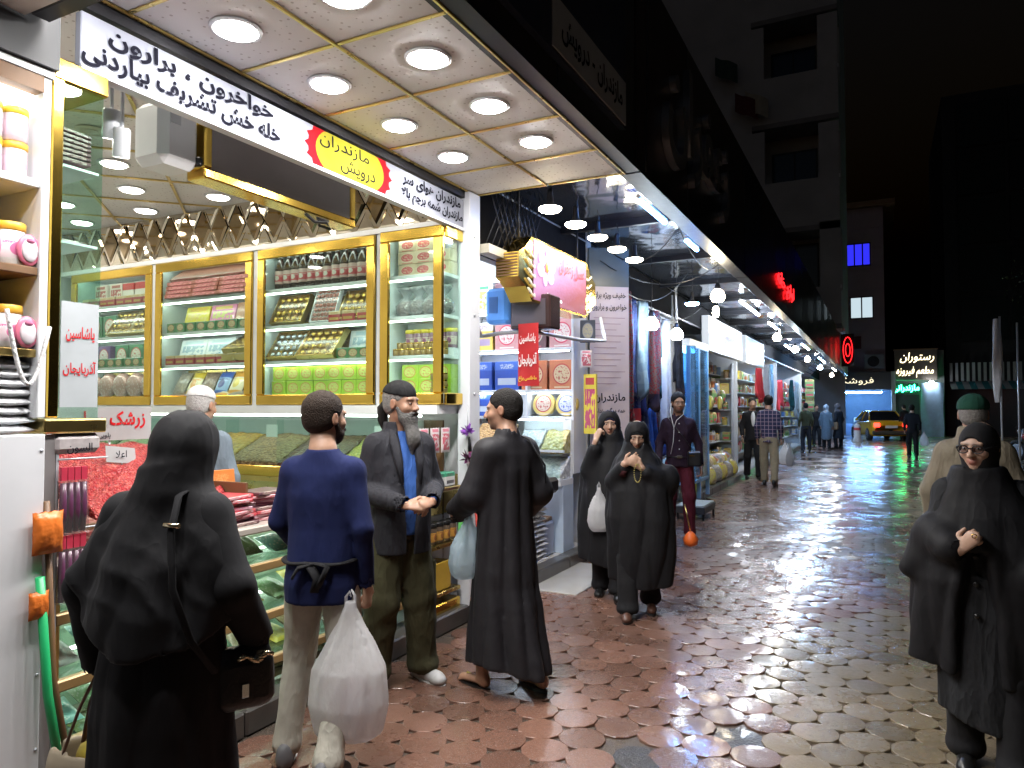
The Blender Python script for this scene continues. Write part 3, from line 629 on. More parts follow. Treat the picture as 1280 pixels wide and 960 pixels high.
proto = {(q, k): paver_mesh(12 if q == 0 else 6, PITCH*.516 if q == 0 else PITCH*.53, k, None, q == 1) for q in (0, 1) for k in range(4)}
for x, y in cells:
    if (x, y) in nset: continue
    q = 0 if depth(x, y) < 13 else 1; p = proto[q, random.randrange(4)]
    a = np.array(p.v); tx, ty = np.random.default_rng(int(x*1000) % 9999*7+int(y*1000) % 99999).normal(0, .021, 2)
    a[:, 2] += a[:, 0]*tx + a[:, 1]*ty; a += (x, y, random.random()*.002)
    V.append(a); Fc.extend([[nv+i for i in f] for f in p.f]); MI.extend([1 if is_tan(x, y) else 0]*len(p.f)); RN.extend([random.random()]*len(a)); nv += len(a)
me = bpy.data.meshes.new('paver_field'); me.from_pydata(np.concatenate(V).tolist(), [], Fc); me.materials.append(PRED); me.materials.append(PTAN)
me.polygons.foreach_set('material_index', MI); me.polygons.foreach_set('use_smooth', [False]*len(Fc))
at = me.attributes.new('rnd', 'FLOAT', 'POINT'); at.data.foreach_set('value', RN); me.update()
pf = bpy.data.objects.new('paver_field', me); link(pf); pf.parent = street; pf['kind'] = 'stuff'
# manhole, patches, slab
ASPH = mat('wet_asphalt_patch', (.05, .05, .055), .3, var=.4, vs=30, bump=.8, bs=70, coat=.4)
mh = thing('manhole_cover', 'round dark manhole cover set into the tan and red paving', 'manhole', (MAN[0], MAN[1], 0))
MB().lathe([(.34, .001), (.34, .016), (.29, .016), (.29, .010), (0.0001, .010)], (*MAN, 0), 32, smooth=False).build('rim', ASPH, mh)
mb = MB()
for i in range(-4, 5):
    for j in range(-4, 5):
        if math.hypot(i, j)*.06 < .26: mb.box(MAN[0]+i*.06-.018, MAN[0]+i*.06+.018, MAN[1]+j*.06-.018, MAN[1]+j*.06+.018, .0095, .0145)
mb.build('tread', DARKM, mh, kind='stuff')
for n_, (x, y) in enumerate(((-1.0, 3.22), (-.62, 3.62))):
    MB().lathe([(.125, -.002), (.118, .009), (.0001, .011)], (x, y, 0), 11, smooth=False).build('asphalt_patch', ASPH, label=('dark asphalt patch filling a missing paver', 'smaller asphalt patch beside the manhole cover')[n_], cat='patch')
SLAB = mat('pale_stone_slab', (.45, .43, .40), .25, var=.2, vs=3, coat=.4)
MB().box(-2.75, -2.3, 5.7, 6.9, .0, .021, bev=.004).build('entrance_slab', SLAB, label='pale wet stone slab at the kerb before the candy shop', cat='slab')
KERB = mat('wet_dark_kerb', (.07, .065, .06), .35, var=.3, vs=8, coat=.5)
for i, (y0, y1) in enumerate(((1.0, 4.9), (4.92, 7.5), (7.52, 11.2), (11.22, 20), (20.02, 30), (30.02, 42))):
    k = thing('kerb', ('wet dark kerb below the gold cabinet shop', 'wet dark kerb below the candy shop', 'wet dark kerb below the scarf shop', 'wet dark kerb below the grocery shop', 'wet dark kerb beyond the grocery shop', 'wet dark kerb at the far end of the arcade')[i], 'kerb', (KX, y0, 0))
    n = max(2, round((y1-y0)/.75)); w = (y1-y0)/n
    for j in range(n): MB().box(KX-.14, KX, y0+j*w+.003, y0+(j+1)*w-.003, 0, .13, bev=.012).build('kerb_stone', KERB, k)

# ================================================================== ARCADE BUILDING
arc = thing('arcade_building', 'long low arcade of lit shops under one dark fascia', 'building', (-5, 20, 0))
FLOOR = mat('pale_floor_tile', (.55, .52, .48), .2, var=.12, vs=2)
WALLW = mat('shop_wall_white', (.70, .71, .72), .5, var=.06)
MB().box(-9, KX-.141, -2, 42, -.02, .12).build('floor', FLOOR, arc)
MB().box(-9, -1.62, -2, 42, 4.7, 4.85).build('roof', CONC, arc)
MB().box(-9.2, -9, -2, 42, 0, 4.85).build('back_wall', CONC, arc)
for y0, y1, x1, m in ((4.86, 4.98, -2.86, WALLW), (7.42, 7.54, -2.86, WALLW), (11.3, 11.42, -2.86, WALLW), (16.9, 17.02, -2.9, WALLW), (24, 24.12, -2.9, WALLW), (32, 32.12, -2.9, WALLW), (41.8, 41.92, -1.62, CONC), (-1.9, -1.78, -2.86, CONC), (1.18, 1.30, -2.88, WALLW)):
    MB().box(-9, x1, y0, y1, .12, 4.69).build('party_wall', m, arc)
for y0, y1, xb, z in ((1.3, 4.86, -7.6, 3.5), (4.98, 7.42, -5.0, 3.4), (7.54, 11.3, -4.6, 3.3), (11.42, 16.9, -4.6, 3.3), (17.02, 24, -4.6, 3.3), (24.12, 32, -4.6, 3.3), (32.12, 41.8, -4.6, 3.3)):
    MB().box(xb-.1, xb, y0, y1, .121, 4.69).build('rear_partition', WALLW, arc)
    if y0 > 4: MB().box(xb, -2.87, y0, y1, z, z+.06).build('ceiling', mat('grey_ceiling', (.35, .36, .38), .6), arc)
# fascia boards above the canopies, one per shop
FASC = mat('dark_fascia_board', (.022, .022, .026), .3, var=.3, vs=2, coat=.3)
FASC2 = mat('dark_brown_fascia', (.03, .02, .018), .35, var=.3, vs=2)
fas = []
for i, (y0, y1, lab) in enumerate(((-2, 4.83, 'dark fascia with a red and yellow emblem above the tiled canopy'), (4.86, 9.4, 'dark fascia carrying big raised metal letters'), (9.43, 17.0, 'dark fascia with red glowing lettering'), (17.03, 29.9, 'plain dark fascia beyond the red lettering'), (29.93, 42, 'dark fascia ending in a red glowing emblem'))):
    t = thing('fascia_sign', lab, 'sign', (-1.52, (y0+y1)/2, 3.25)); fas.append(t)
    n = max(2, round((y1-y0)/1.5)); w = (y1-y0)/n
    for j in range(n): MB().box(-1.6, -1.5, y0+j*w+.004, y0+(j+1)*w-.004, 3.27, 4.84, bev=.006).build('panel', (FASC, FASC2)[(i+j) % 2], t)
    MB().box(-1.615, -1.47, y0, y1, 3.245, 3.268).build('edge_trim', DARKM, t)
YDIR, UP, XD = (0, 1, 0), (0, 0, 1), (1, 0, 0)
RAISED = mat('dull_silver_letter', (.30, .30, .31), .35, .7)
lettering('زعفران', fas[1], (-1.47, 6.8, 4.05), YDIR, UP, 1.0, RAISED, width=2.6, bold=.02, depth=.03)
NRED = glow('red_neon', (1, .012, .015), 2.2)
lettering('لوازم خانه', fas[2], (-1.47, 13.7, 3.72), YDIR, UP, .36, NRED, width=2.5, bold=-.006, depth=.02)
# emblem board on the first fascia
em = thing('emblem_board', 'dim red and yellow emblem board with white strip on the fascia', 'sign', (-1.46, 3.6, 3.4))
MB().box(-1.497, -1.46, 2.5, 4.5, 3.42, 4.8).build('board', mat('dark_blue_board', (.03, .035, .06), .4), em)
MB().lathe([(.0001, 0), (.5, 0), (.5, .02), (.0001, .02)], (-1.459, 3.0, 4.1), 24, axis=(1, 0, 0), smooth=False).build('red_disc', mat('emblem_red', (.35, .02, .02), .4), em)
MB().lathe([(.0001, 0), (.4, 0), (.4, .02), (.0001, .02)], (-1.438, 3.0, 4.1), 24, axis=(1, 0, 0), smooth=False).build('yellow_disc', mat('emblem_yellow', (.5, .38, .05), .4), em)
lettering('درویش', em, (-1.414, 3.0, 4.1), YDIR, UP, .3, LETBLK, bold=.02)
MB().box(-1.459, -1.452, 3.3, 4.48, 3.44, 3.72).build('white_strip', mat('strip_white', (.45, .46, .48), .4), em)
lettering('مازندران - درویش', em, (-1.449, 3.9, 3.58), YDIR, UP, .17, LETBLK, width=1.0, bold=.02)

# ------------------------------------------------------------------ canopy 1: tiles with gold strips and downlights
TILE = mat('cream_ceiling_tile', (.66, .58, .50), .3, var=.05, vs=3, coat=.25)
def speck_tile():
    m, nt, b = _nt('speckled_ceiling_tile'); co = texco(nt)
    v = nt.nodes.new('ShaderNodeTexVoronoi'); nt.links.new(co, v.inputs['Vector']); v.inputs['Scale'].default_value = 24; v.inputs['Randomness'].default_value = .35
    k = mth(nt, 'LESS_THAN', v.outputs['Distance'], .17)
    sk(nt, b.inputs['Base Color'], mixc(nt, k, (.80, .785, .775), (.52, .48, .46))); b.inputs['Roughness'].default_value = .55; b.inputs['Specular IOR Level'].default_value = .3
    sk(nt, b.inputs['Normal'], bumpn(nt, k, .25, .003)); return m
SPECK = speck_tile()
can = thing('tiled_canopy', 'cream tiled canopy with gold strips over the gold cabinet shop front', 'canopy', (-2.17, 2, 3.25))
XS = (-2.775, -2.175, -1.575); YS = [4.29-.597*i for i in range(9)][::-1] + [4.82]
tm = {}
for a in range(2):
    for j in range(len(YS)-1):
        w = YS[j+1]-YS[j]; key = round(w, 2)
        if key not in tm: tm[key] = MB().box(-.297, .297, -w/2+.003, w/2-.003, 0, .02, bev=.003).mesh('ceiling_tile', SPECK)
        o = bpy.data.objects.new('ceiling_tile', tm[key]); link(o); o.parent = can; o.location = Vector(((XS[a]+XS[a+1])/2, (YS[j]+YS[j+1])/2, 3.25)) - can.location
for x in XS: MB().box(x-.008, x+.008, YS[0], 4.83, 3.236, 3.249, bev=.003).build('gold_strip', GOLDB, can)
for y in YS: MB().box(XS[0]+.012, XS[1]-.012, y-.009, y+.009, 3.238, 3.2495, bev=.003).build('gold_strip', GOLDB, can); MB().box(XS[1]+.012, XS[2]-.012, y-.009, y+.009, 3.238, 3.2495, bev=.003).build('gold_strip', GOLDB, can)
MB().box(-2.84, -1.62, -1.1, 4.83, 3.28, 3.4).build('backing', DARKM, can)
MB().box(-2.84, -2.79, 1.62, 4.83, 3.19, 3.27).build('rail', DARKM, can)
DLG = glow('downlight_glow', (1.0, .975, .95), 160.0)
DLN = glow('inner_downlight_glow', (1.0, .975, .95), 52.0)
DLI = glow('indoor_downlight_glow', (1.0, .93, .80), 21.0)
def downlight(x, y, z, label, group, g):
    t = thing('downlight', label, 'downlight', (x, y, z), 0, group)
    MB().lathe([(.088, .002), (.112, -.001), (.110, -.008), (.092, -.012), (.088, -.004)], (x, y, z), 24, cap=False).build('bezel', WHITEM, t)
    MB().lathe([(.089, -.006), (.080, -.016), (.05, -.021), (.0001, -.022)], (x, y, z), 24, cap=False).build('diffuser', g, t)
for j in range(len(YS)-2):
    for a, x in ((0, -2.475), (1, -1.875)):
        y = (YS[j]+YS[j+1])/2
        if y > .5: downlight(x, y, 3.247, 'canopy downlight ' + ('beside the shop sign strip, ' if a == 0 else 'along the street edge, ') + NTH[len(YS)-3-j] + ' from the white post end', 'canopy downlights by the sign' if a == 0 else 'canopy downlights by the street', DLN if a == 0 else DLG)
# bulkhead of the neighbouring awning at the near end
bk = thing('awning_corner', 'black and beige corner of the neighbouring awning', 'awning', (-2.5, 1.3, 3.0))
MB().box(-2.72, -2.1, 1.48, 1.56, 3.02, 3.235, bev=.01).build('front_board', BLACK, bk)
def _cur(u, v):
    t = u*math.pi/2; return (-2.74+.6*v, 1.48-.34*math.sin(t), 3.02+.16*(1-math.cos(t)))
MB().grid(_cur, 8, 1).build('curved_soffit', mat('beige_soffit', (.5, .46, .42), .4), bk)

# ------------------------------------------------------------------ canopy 2: reflective sheet metal
def sheet_metal():
    m, nt, b = _nt('rippled_sheet_metal'); co = texco(nt)
    sk(nt, b.inputs['Base Color'], mixc(nt, noise(nt, co, 2, 3), (.22, .26, .31), (.42, .47, .54))); b.inputs['Metallic'].default_value = .95
    sk(nt, b.inputs['Roughness'], mth(nt, 'MULTIPLY_ADD', noise(nt, co, 5, 3), .15, .03))
    mp = nt.nodes.new('ShaderNodeMapping'); nt.links.new(co, mp.inputs[0]); mp.inputs['Scale'].default_value = (1.2, 1.0, 1)
    sk(nt, b.inputs['Normal'], bumpn(nt, noise(nt, mp.outputs[0], 1.8, 2, .4), .5, .05)); return m
SHEET = sheet_metal()
LIPM = mat('pale_metal_lip', (.26, .30, .37), .4, .5, var=.2, vs=3)
can2 = thing('metal_canopy', 'long canopy of rippled reflective metal sheets over the further shops', 'canopy', (-2.2, 20, 3.3))
y = 4.86; k = 0
while y < 41.5:
    w = 1.85 if y < 20 else 3.7; y1 = min(y+w, 41.8)
    MB().box(-2.86, -1.76, y+.01, y1-.01, 3.43, 3.445).build('metal_sheet', SHEET, can2)
    MB().quad((-1.6, y+.004, 3.262), (-1.6, y1-.004, 3.262), (-1.80, y1-.004, 3.43), (-1.80, y+.004, 3.43)).build('lip_panel', LIPM, can2)
    MB().box(-2.86, -1.72, y-.025, y+.02, 3.36, 3.428).build('cross_beam', DARKM, can2)
    y = y1; k += 1
# ================================================================== LAMPS OF THE ARCADE
BULBW = glow('warm_bulb', (1.0, .86, .62), 40.0); BULBC = glow('cool_bulb', (.78, .91, 1.0), 50.0); BULBB = glow('blue_bulb', (.12, .35, 1.0), 140.0)
TUBE = glow('fluorescent_tube', (.24, .52, 1.0), 125.0); TUBEB = glow('blue_led_tube', (.12, .36, 1.0), 50.0); TUBEW = glow('white_led_tube', (.82, .90, 1.0), 100.0)
def pendant(x, y, z, top, g, label, group=None, r=.088, disc=True):
    t = thing('pendant_lamp', label, 'lamp', (x, y, z), 0, group)
    if disc:
        MB().lathe([(.0001, 0), (r*.8, .002), (r, .016), (r*.97, .028)], (x, y, z), 20, cap=False).build('diffuser', g, t)
        MB().lathe([(r*.99, .028), (r*.6, .045), (.028, .07), (.022, .14), (.022, .17), (.0001, .172)], (x, y, z), 20, cap=False).build('housing', DARKM, t)
    else:
        MB().lathe([(.0001, 0), (r*.6, .006), (r*.95, .04), (r, .075), (r*.8, .12), (.03, .16)], (x, y, z), 16, cap=False).build('bulb', g, t)
        MB().lathe([(.034, .158), (.034, .2), (.02, .235), (.0001, .237)], (x, y, z), 12, cap=False).build('socket', DARKM, t)
    MB().tube([(x, y, z+(.17 if disc else .235)), (x+.012, y+.006, (z+top)/2+.05), (x, y, top)], .004, 6).build('cord', BLACK, t)
for i, y in enumerate((4.98, 5.5, 6.02, 6.55, 7.1)): pendant(-2.22, y, 3.09, 3.36, BULBW, 'wide warm hanging lamp, ' + NTH[i] + ' from the tiled canopy', 'row of warm lamps before the candy shop')
pendant(-1.72, 8.8, 2.86, 3.42, BULBW, 'round warm bulb hanging alone near the canopy lip', disc=False, r=.085)
pendant(-2.12, 9.2, 2.9, 3.42, BULBB, 'small blue lamp hanging under the metal canopy')
pendant(-2.42, 8.4, 2.52, 3.42, BULBC, 'cool white bulb hanging before the scarves nearer the text pillar', 'pair of cool bulbs by the scarves', disc=False)
pendant(-2.42, 9.6, 2.50, 3.42, BULBC, 'cool white bulb hanging before the scarves nearer the blue case', 'pair of cool bulbs by the scarves', disc=False)
pendant(-2.1, 10.6, 2.9, 3.42, BULBW, 'small warm bulb before the blue display case', disc=False, r=.05)
for i, (x, y) in enumerate(((-1.85, 15.5), (-1.85, 19.0), (-1.9, 23.0), (-1.9, 28), (-1.9, 35))): pendant(x, y, 2.95, 3.42, BULBC if i % 2 else BULBW, 'white bulb under the far metal canopy, ' + NTH[i] + ' past the grocery sign box', 'bulbs along the far canopy', disc=False, r=.085)
def tube_lamp(p0, p1, g, label, group=None, r=.02):
    c = [(a+b)/2 for a, b in zip(p0, p1)]; t = thing('tube_lamp', label, 'lamp', c, 0, group)
    MB().tube([p0, p1], r, 8).build('tube', g, t)
    d = (Vector(p1)-Vector(p0)).normalized(); 
    MB().tube([Vector(p0)-d*.03+Vector((0, 0, .03)), Vector(p1)+d*.03+Vector((0, 0, .03))], .024, 4).build('batten', WHITEM, t)
tube_lamp((-1.74, 5.7, 3.30), (-1.74, 6.5, 3.30), TUBEB, 'blue led tube under the canopy lip past the warm lamps')
tube_lamp((-1.74, 7.3, 3.30), (-1.74, 7.8, 3.30), TUBEB, 'shorter blue led tube under the canopy lip')
tube_lamp((-2.02, 12.2, 3.34), (-2.02, 14.2, 3.34), TUBEW, 'white fluorescent tube above the grocery light boxes')
tube_lamp((-2.02, 15.6, 3.34), (-2.02, 17.4, 3.34), TUBEW, 'white fluorescent tube above the second light box')
tube_lamp((-2.30, 21.0, 3.30), (-2.30, 23.0, 3.30), TUBEW, 'white fluorescent tube above the hanging red cloth')
tube_lamp((-1.78, 33.4, 3.26), (-1.78, 36.0, 3.26), TUBEW, 'added white tube lamp under the canopy lip to light the taxi')  # added lamp, there only to brighten the rear of the taxi
tube_lamp((-2.2, 30.0, 3.30), (-2.2, 32.5, 3.30), TUBEW, 'white fluorescent tube near the yellow rack')
tube_lamp((-1.8, 20.2, 3.25), (-1.8, 22.2, 3.25), TUBE, 'cool tube lamp under the far canopy lip', 'far canopy tube lamps')
tube_lamp((-1.8, 26, 3.25), (-1.8, 29, 3.25), TUBE, 'cool tube lamp under the far canopy lip', 'far canopy tube lamps')
# ================================================================== FAR BUILDINGS
def windowed(b, x0, x1, z0, z1, y, m, fr=.06, split=2, fm=None):
    fm = fm or DARKM
    w = MB(); w.box(x0, x1, y-.05, y, z0, z0+fr); w.box(x0, x1, y-.05, y, z1-fr, z1); w.box(x0, x0+fr, y-.05, y, z0+fr, z1-fr); w.box(x1-fr, x1, y-.05, y, z0+fr, z1-fr)
    for i in range(1, split): xm = x0+(x1-x0)*i/split; w.box(xm-fr/2, xm+fr/2, y-.05, y, z0+fr, z1-fr)
    f = w.build('window', fm, b)
    for i in range(split):
        a = x0+(x1-x0)*i/split+fr*.6; c = x0+(x1-x0)*(i+1)/split-fr*.6
        MB().quad((a, y-.02, z0+fr*.9), (c, y-.02, z0+fr*.9), (c, y-.02, z1-fr*.9), (a, y-.02, z1-fr*.9)).build('pane', m, f)
BWALL = mat('night_render_wall', (.42, .41, .41), .85, var=.25, vs=.8, bump=.15, bs=6)
WDARK = mat('dark_window_pane', (.02, .028, .05), .12)
bb = thing('balcony_building', 'tall dark concrete building with recessed balconies above the arcade', 'building', (-7, 34, 0))
MB().box(-14, -4.6, 31.0, 38, 4.9, 24).build('wall', BWALL, bb)
for i, z in enumerate((4.9, 8.9, 13.3, 17.7, 22.1)):
    MB().box(-4.6, -1.3, 32.6, 38, z, z+4.4 if i else z+4.0).build('wall', BWALL, bb)
    hh = (1.5, 1.9, 1.9, 1.9, 1.9)[i]
    MB().box(-4.6, -1.3, 31.0, 31.12, z, z+hh).build('parapet', BWALL, bb); MB().box(-1.42, -1.3, 31.121, 32.6, z, z+hh-.1).build('parapet', BWALL, bb)
    MB().box(-4.6, -1.3, 31.0, 32.6, z-.2, z-.001).build('balcony_slab', CONC, bb)
    MB().box(-4.6, -4.1, 31.0, 31.12, z+hh, z+4.1).build('pier', BWALL, bb); MB().box(-2.05, -1.3, 31.0, 31.2, z+hh, z+4.1).build('pier', BWALL, bb)
    MB().box(-1.32, -1.27, 30.9, 30.99, z+hh-.1, z+hh+.02).build('sill', mat('pale_sill', (.6, .6, .62), .5), bb)
    windowed(bb, -4.0, -2.2, z+.3 if i else z+1.6, z+3.6, 32.59, WDARK)
pk = thing('pink_building', 'pinkish tiled building with a blue lit and a white lit window', 'building', (-3, 48, 0))
PINK = mat('pink_tile_wall', (.42, .30, .33), .6, var=.12, vs=2)
MB().box(-9, .3, 45.2, 52, 3.6, 12.9).build('wall', PINK, pk)
for i in range(7):
    for j in range(8): MB().box(-4.9+i*.74+.012, -4.9+(i+1)*.74-.012, 45.15, 45.199, 3.6+j*1.16+.012, 3.6+(j+1)*1.16-.012).build('wall_panel', PINK, pk)
MB().box(-9.3, .9, 44.8, 52, 12.95, 13.2).build('roof', mat('rust_roof', (.3, .16, .08), .6), pk)
windowed(pk, -1.6, -.35, 9.6, 10.9, 45.145, glow('blue_window_light', (.03, .03, .9), .55), split=3)
windowed(pk, -1.45, -.25, 6.6, 7.85, 45.145, glow('white_window_light', (.5, .62, .68), .55), split=2)
windowed(pk, -2.6, -1.9, 6.6, 7.9, 45.145, WDARK)
MB().box(-2.3, -.9, 45.0, 45.14, 4.9, 5.6).build('balcony_front', mat('dark_red_panel', (.12, .02, .03), .5), pk)
ac = thing('air_conditioner', 'boxy outdoor air conditioner on the pink building', 'air conditioner', (-.2, 44.9, 3.75))
MB().box(-.75, .25, 44.75, 45.1, 3.75, 4.55, bev=.02).build('case', mat('grey_ac', (.35, .35, .36), .5), ac)
MB().lathe([(.0001, 0), (.3, 0), (.3, .03), (.0001, .03)], (-.3, 44.73, 4.15), 20, axis=(0, 1, 0), smooth=False).build('fan_grille', DARKM, ac)
# corner shop at the end of the street
cs = thing('corner_shop', 'bright blue-white corner shop with tube lamp at the street end', 'shop', (-1.3, 45, 0))
MB().box(-4, .55, 44.1, 45.1, 2.55, 3.55).build('sign_band', mat('dark_shop_band', (.05, .05, .06), .4), cs)
MB().box(-4.2, -4.0, 44.2, 46.9, 0, 2.54).build('side_wall', WALLW, cs); MB().box(.56, .76, 44.2, 46.9, 0, 3.55).build('side_wall', WALLW, cs)
MB().box(-4, .55, 46.9, 47, 0, 3.5).build('back_wall', mat('blue_shop_wall', (.09, .15, .23), .5), cs)
MB().box(-4, .55, 45.11, 46.89, 2.6, 2.7).build('ceiling', WALLW, cs)
lettering('فروشگاه', cs, (-1.3, 44.08, 3.05), XD, UP, .45, glow('warm_letter', (1, .9, .6), .8), width=2.0, bold=-.004)
tube_lamp((-2.9, 44.4, 2.42), (.1, 44.4, 2.42), TUBE, 'long cool tube lamp over the corner shop front', r=.035)
for i in range(9):
    x = -3.6+i*.45; h = .6+.5*random.random()
    MB().box(x, x+.38, 45.2, 45.7, 0, h, bev=.02).build('crate_stack', mat('crate_%d' % (i % 3), ((.5, .35, .15), (.2, .3, .5), (.5, .5, .48))[i % 3], .6), label='stack of goods in the corner shop front, ' + NTH[i] + ' from its left wall', cat='goods', group='goods of the corner shop')
# restaurant
rs = thing('restaurant_building', 'low restaurant front with blue tarpaulin wall', 'building', (1.8, 45, 0))
MB().box(.78, 3.1, 45.2, 46, 0, 4.7).build('wall', CONC, rs)
MB().grid(lambda u, v: (1.95+1.05*u+.02*math.sin(v*9), 44.6-.25*v+.05*math.sin(u*9+v*4), 2.9*v), 14, 14).build('tarpaulin', mat('blue_white_tarp', (.45, .6, .8), .4, var=.2), rs)
MB().box(.85, 1.9, 45.1, 45.19, .1, 2.3).build('door', mat('dark_door', (.05, .06, .07), .3), rs)
sg = thing('restaurant_sign', 'brown restaurant sign board with glowing cream lettering', 'sign', (1.75, 44.6, 3.05))
MB().box(.72, 2.75, 44.5, 44.7, 3.05, 4.7, bev=.02).build('board', mat('brown_sign_board', (.10, .075, .06), .4), sg)
MB().box(.68, 2.79, 44.46, 44.72, 4.69, 4.76).build('frame', BROWNW, sg)
CREAML = glow('cream_neon', (1, .86, .5), 2.6)
lettering('رستوران', sg, (1.8, 44.48, 4.28), XD, UP, .55, CREAML, width=1.6, bold=-.004, shear=.2)
lettering('مطعم فیروزه', sg, (1.7, 44.48, 3.5), XD, UP, .6, CREAML, width=1.75, bold=-.004, shear=.2)
ng = thing('green_neon_sign', 'glowing green neon lettering beneath the restaurant sign', 'neon sign', (1.25, 44.5, 2.4))
lettering('مازندرانی', ng, (1.27, 44.5, 2.62), XD, UP, .42, glow('green_neon', (.02, 1.0, .3), 26.0), width=1.25, bold=.02, depth=.06)
MB().box(.7, 1.85, 44.56, 44.6, 2.35, 2.9).build('backing', DARKM, ng)
pendant(2.45, 44.2, 2.85, 3.3, BULBC, 'cool lamp lighting the blue tarpaulin', r=.11, disc=False)
# red emblem at end of fascia
rn = thing('red_neon_emblem', 'red neon oval emblem projecting beyond the dark fascia', 'neon sign', (-1.35, 34.5, 3.4))
def oval(s): return [(-1.2+.2*s*math.cos(t/16*2*math.pi), 34.0, 4.05+.62*s*math.sin(t/16*2*math.pi)) for t in range(17)]
for s in (.9, .45): MB().tube(oval(s), .016, 6).build('neon_ring', NRED, rn)
MB().box(-1.46, -.96, 34.04, 34.1, 3.35, 4.75).build('backing', DARKM, rn)
# right-hand dark block with awning
dk = thing('dark_block', 'unlit glazed block beyond the square behind the trees', 'building', (13, 50, 0))
MB().box(3.3, 32, 46.5, 58, 0, 19).build('wall', mat('unlit_wall', (.02, .02, .022), .8), dk)
DPANE = mat('unlit_glazing', (.008, .012, .012), .45, spec=.2)
for j in range(5):
    for i in range(9): MB().box(4.0+i*2.4, 6.2+i*2.4, 46.4, 46.48, 5.2+j*2.7, 7.6+j*2.7).build('pane', DPANE, dk)
aw = thing('striped_awning', 'striped awning under a pale corrugated strip across the square', 'awning', (6.3, 45.5, 2.4))
for i in range(24): MB().box(3.4+i*.26, 3.4+i*.26+.13, 45.7+(i % 2)*.01, 45.75, 3.0, 4.0).build('corrugated_slat', mat('pale_corrugated', (.35, .33, .33), .5), aw)
for i in range(20): MB().add([(3.4+i*.3, 46.3, 3.0), (3.7+i*.3, 46.3, 3.0), (3.7+i*.3, 44.7, 2.55), (3.4+i*.3, 44.7, 2.55)], [(0, 1, 2, 3)]).build('awning_stripe', mat('awning_a', (.05, .25, .28), .7) if i % 2 else mat('awning_b', (.5, .5, .5), .7), aw)
pendant(5.6, 45.3, 2.3, 2.8, glow('dim_red_bulb', (1, .25, .15), 8), 'dim red lamp under the striped awning', disc=False)
pendant(7.6, 45.3, 2.3, 2.8, glow('dim_cool_bulb', (.6, .8, 1), 14), 'dim cool lamp under the striped awning', disc=False)
# ================================================================== GOODS (prototypes face -Y, origin at base centre)
class Proto:
    def __init__(s, name, cat, parts, d2=0.0): s.name, s.cat, s.parts, s.d2 = name, cat, parts, d2
    def put(s, loc, label, group=None, rz=0.0, rx=0.0, sc=1.0):
        if len(s.parts) == 1: o = bpy.data.objects.new(s.name, s.parts[0][1])
        else: o = bpy.data.objects.new(s.name, None); o.empty_display_size = .05
        link(o); o.location = (loc[0], loc[1], loc[2]+(s.d2*sc*math.sin(rx) if rx > 0 else 0)); o.rotation_mode = 'XYZ'; o.rotation_euler = (rx, 0, rz); o.scale = (sc, sc, sc)
        if len(s.parts) > 1:
            for n, m in s.parts: c = bpy.data.objects.new(n, m); link(c); c.parent = o
        return tag(o, label, s.cat, group)
def carton(name, w, d, h, m, cat='box'):
    return Proto(name, cat, [(name, MB().box(-w/2, w/2, -d/2, d/2, 0, h, bev=.004).mesh(name, m))], d/2)
def jar(name, r, h, body, lid, cat='jar'):
    b = MB().lathe([(r*.9, 0), (r, .006), (r, h*.78), (r*.93, h*.82)], n=18).mesh('body', body)
    l = MB().lathe([(r*.99, h*.8), (r*1.03, h*.81), (r*1.03, h*.985), (r*.97, h), (.0001, h)], n=18, cap=False).mesh('lid', lid)
    return Proto(name, cat, [('body', b), ('lid', l)])
def bottle(name, r, h, body, lab, cap):
    b = MB().lathe([(r*.85, 0), (r, .01), (r, h*.55), (r*.9, h*.64), (r*.42, h*.83), (r*.36, h*.9)], n=14).mesh('body', body)
    l = MB().lathe([(r*1.015, h*.16), (r*1.02, h*.17), (r*1.02, h*.5), (r*1.015, h*.51)], n=14, cap=False).mesh('label_wrap', lab)
    c = MB().lathe([(r*.42, h*.88), (r*.42, h*.99), (.0001, h)], n=10, cap=False).mesh('cap', cap)
    return Proto(name, 'bottle', [('body', b), ('label_wrap', l), ('cap', c)])
def pouch(name, w, h, t, m, cat='bag', seed=0):
    rr = random.Random(seed); ph = [rr.uniform(0, 6) for _ in range(4)]
    mb = MB()
    for sgn in (-1, 1):
        def fn(u, v, sgn=sgn):
            a = (math.sin(math.pi*u)**.45)*(math.sin(math.pi*min(max(v, 0), 1))**.5)
            wr = .12*math.sin(9*u+ph[0])*math.sin(7*v+ph[1])+.08*math.sin(17*u+ph[2]+5*v)
            x = (u-.5)*w*(1-.05*math.sin(math.pi*v)); return (x*sgn*-1, sgn*t*.5*a*(1+wr), v*h+.004*math.sin(20*u)*(1 if v > .95 else 0))
        mb.grid(fn, 10, 10)
    return Proto(name, cat, [(name, mb.mesh(name, m))])
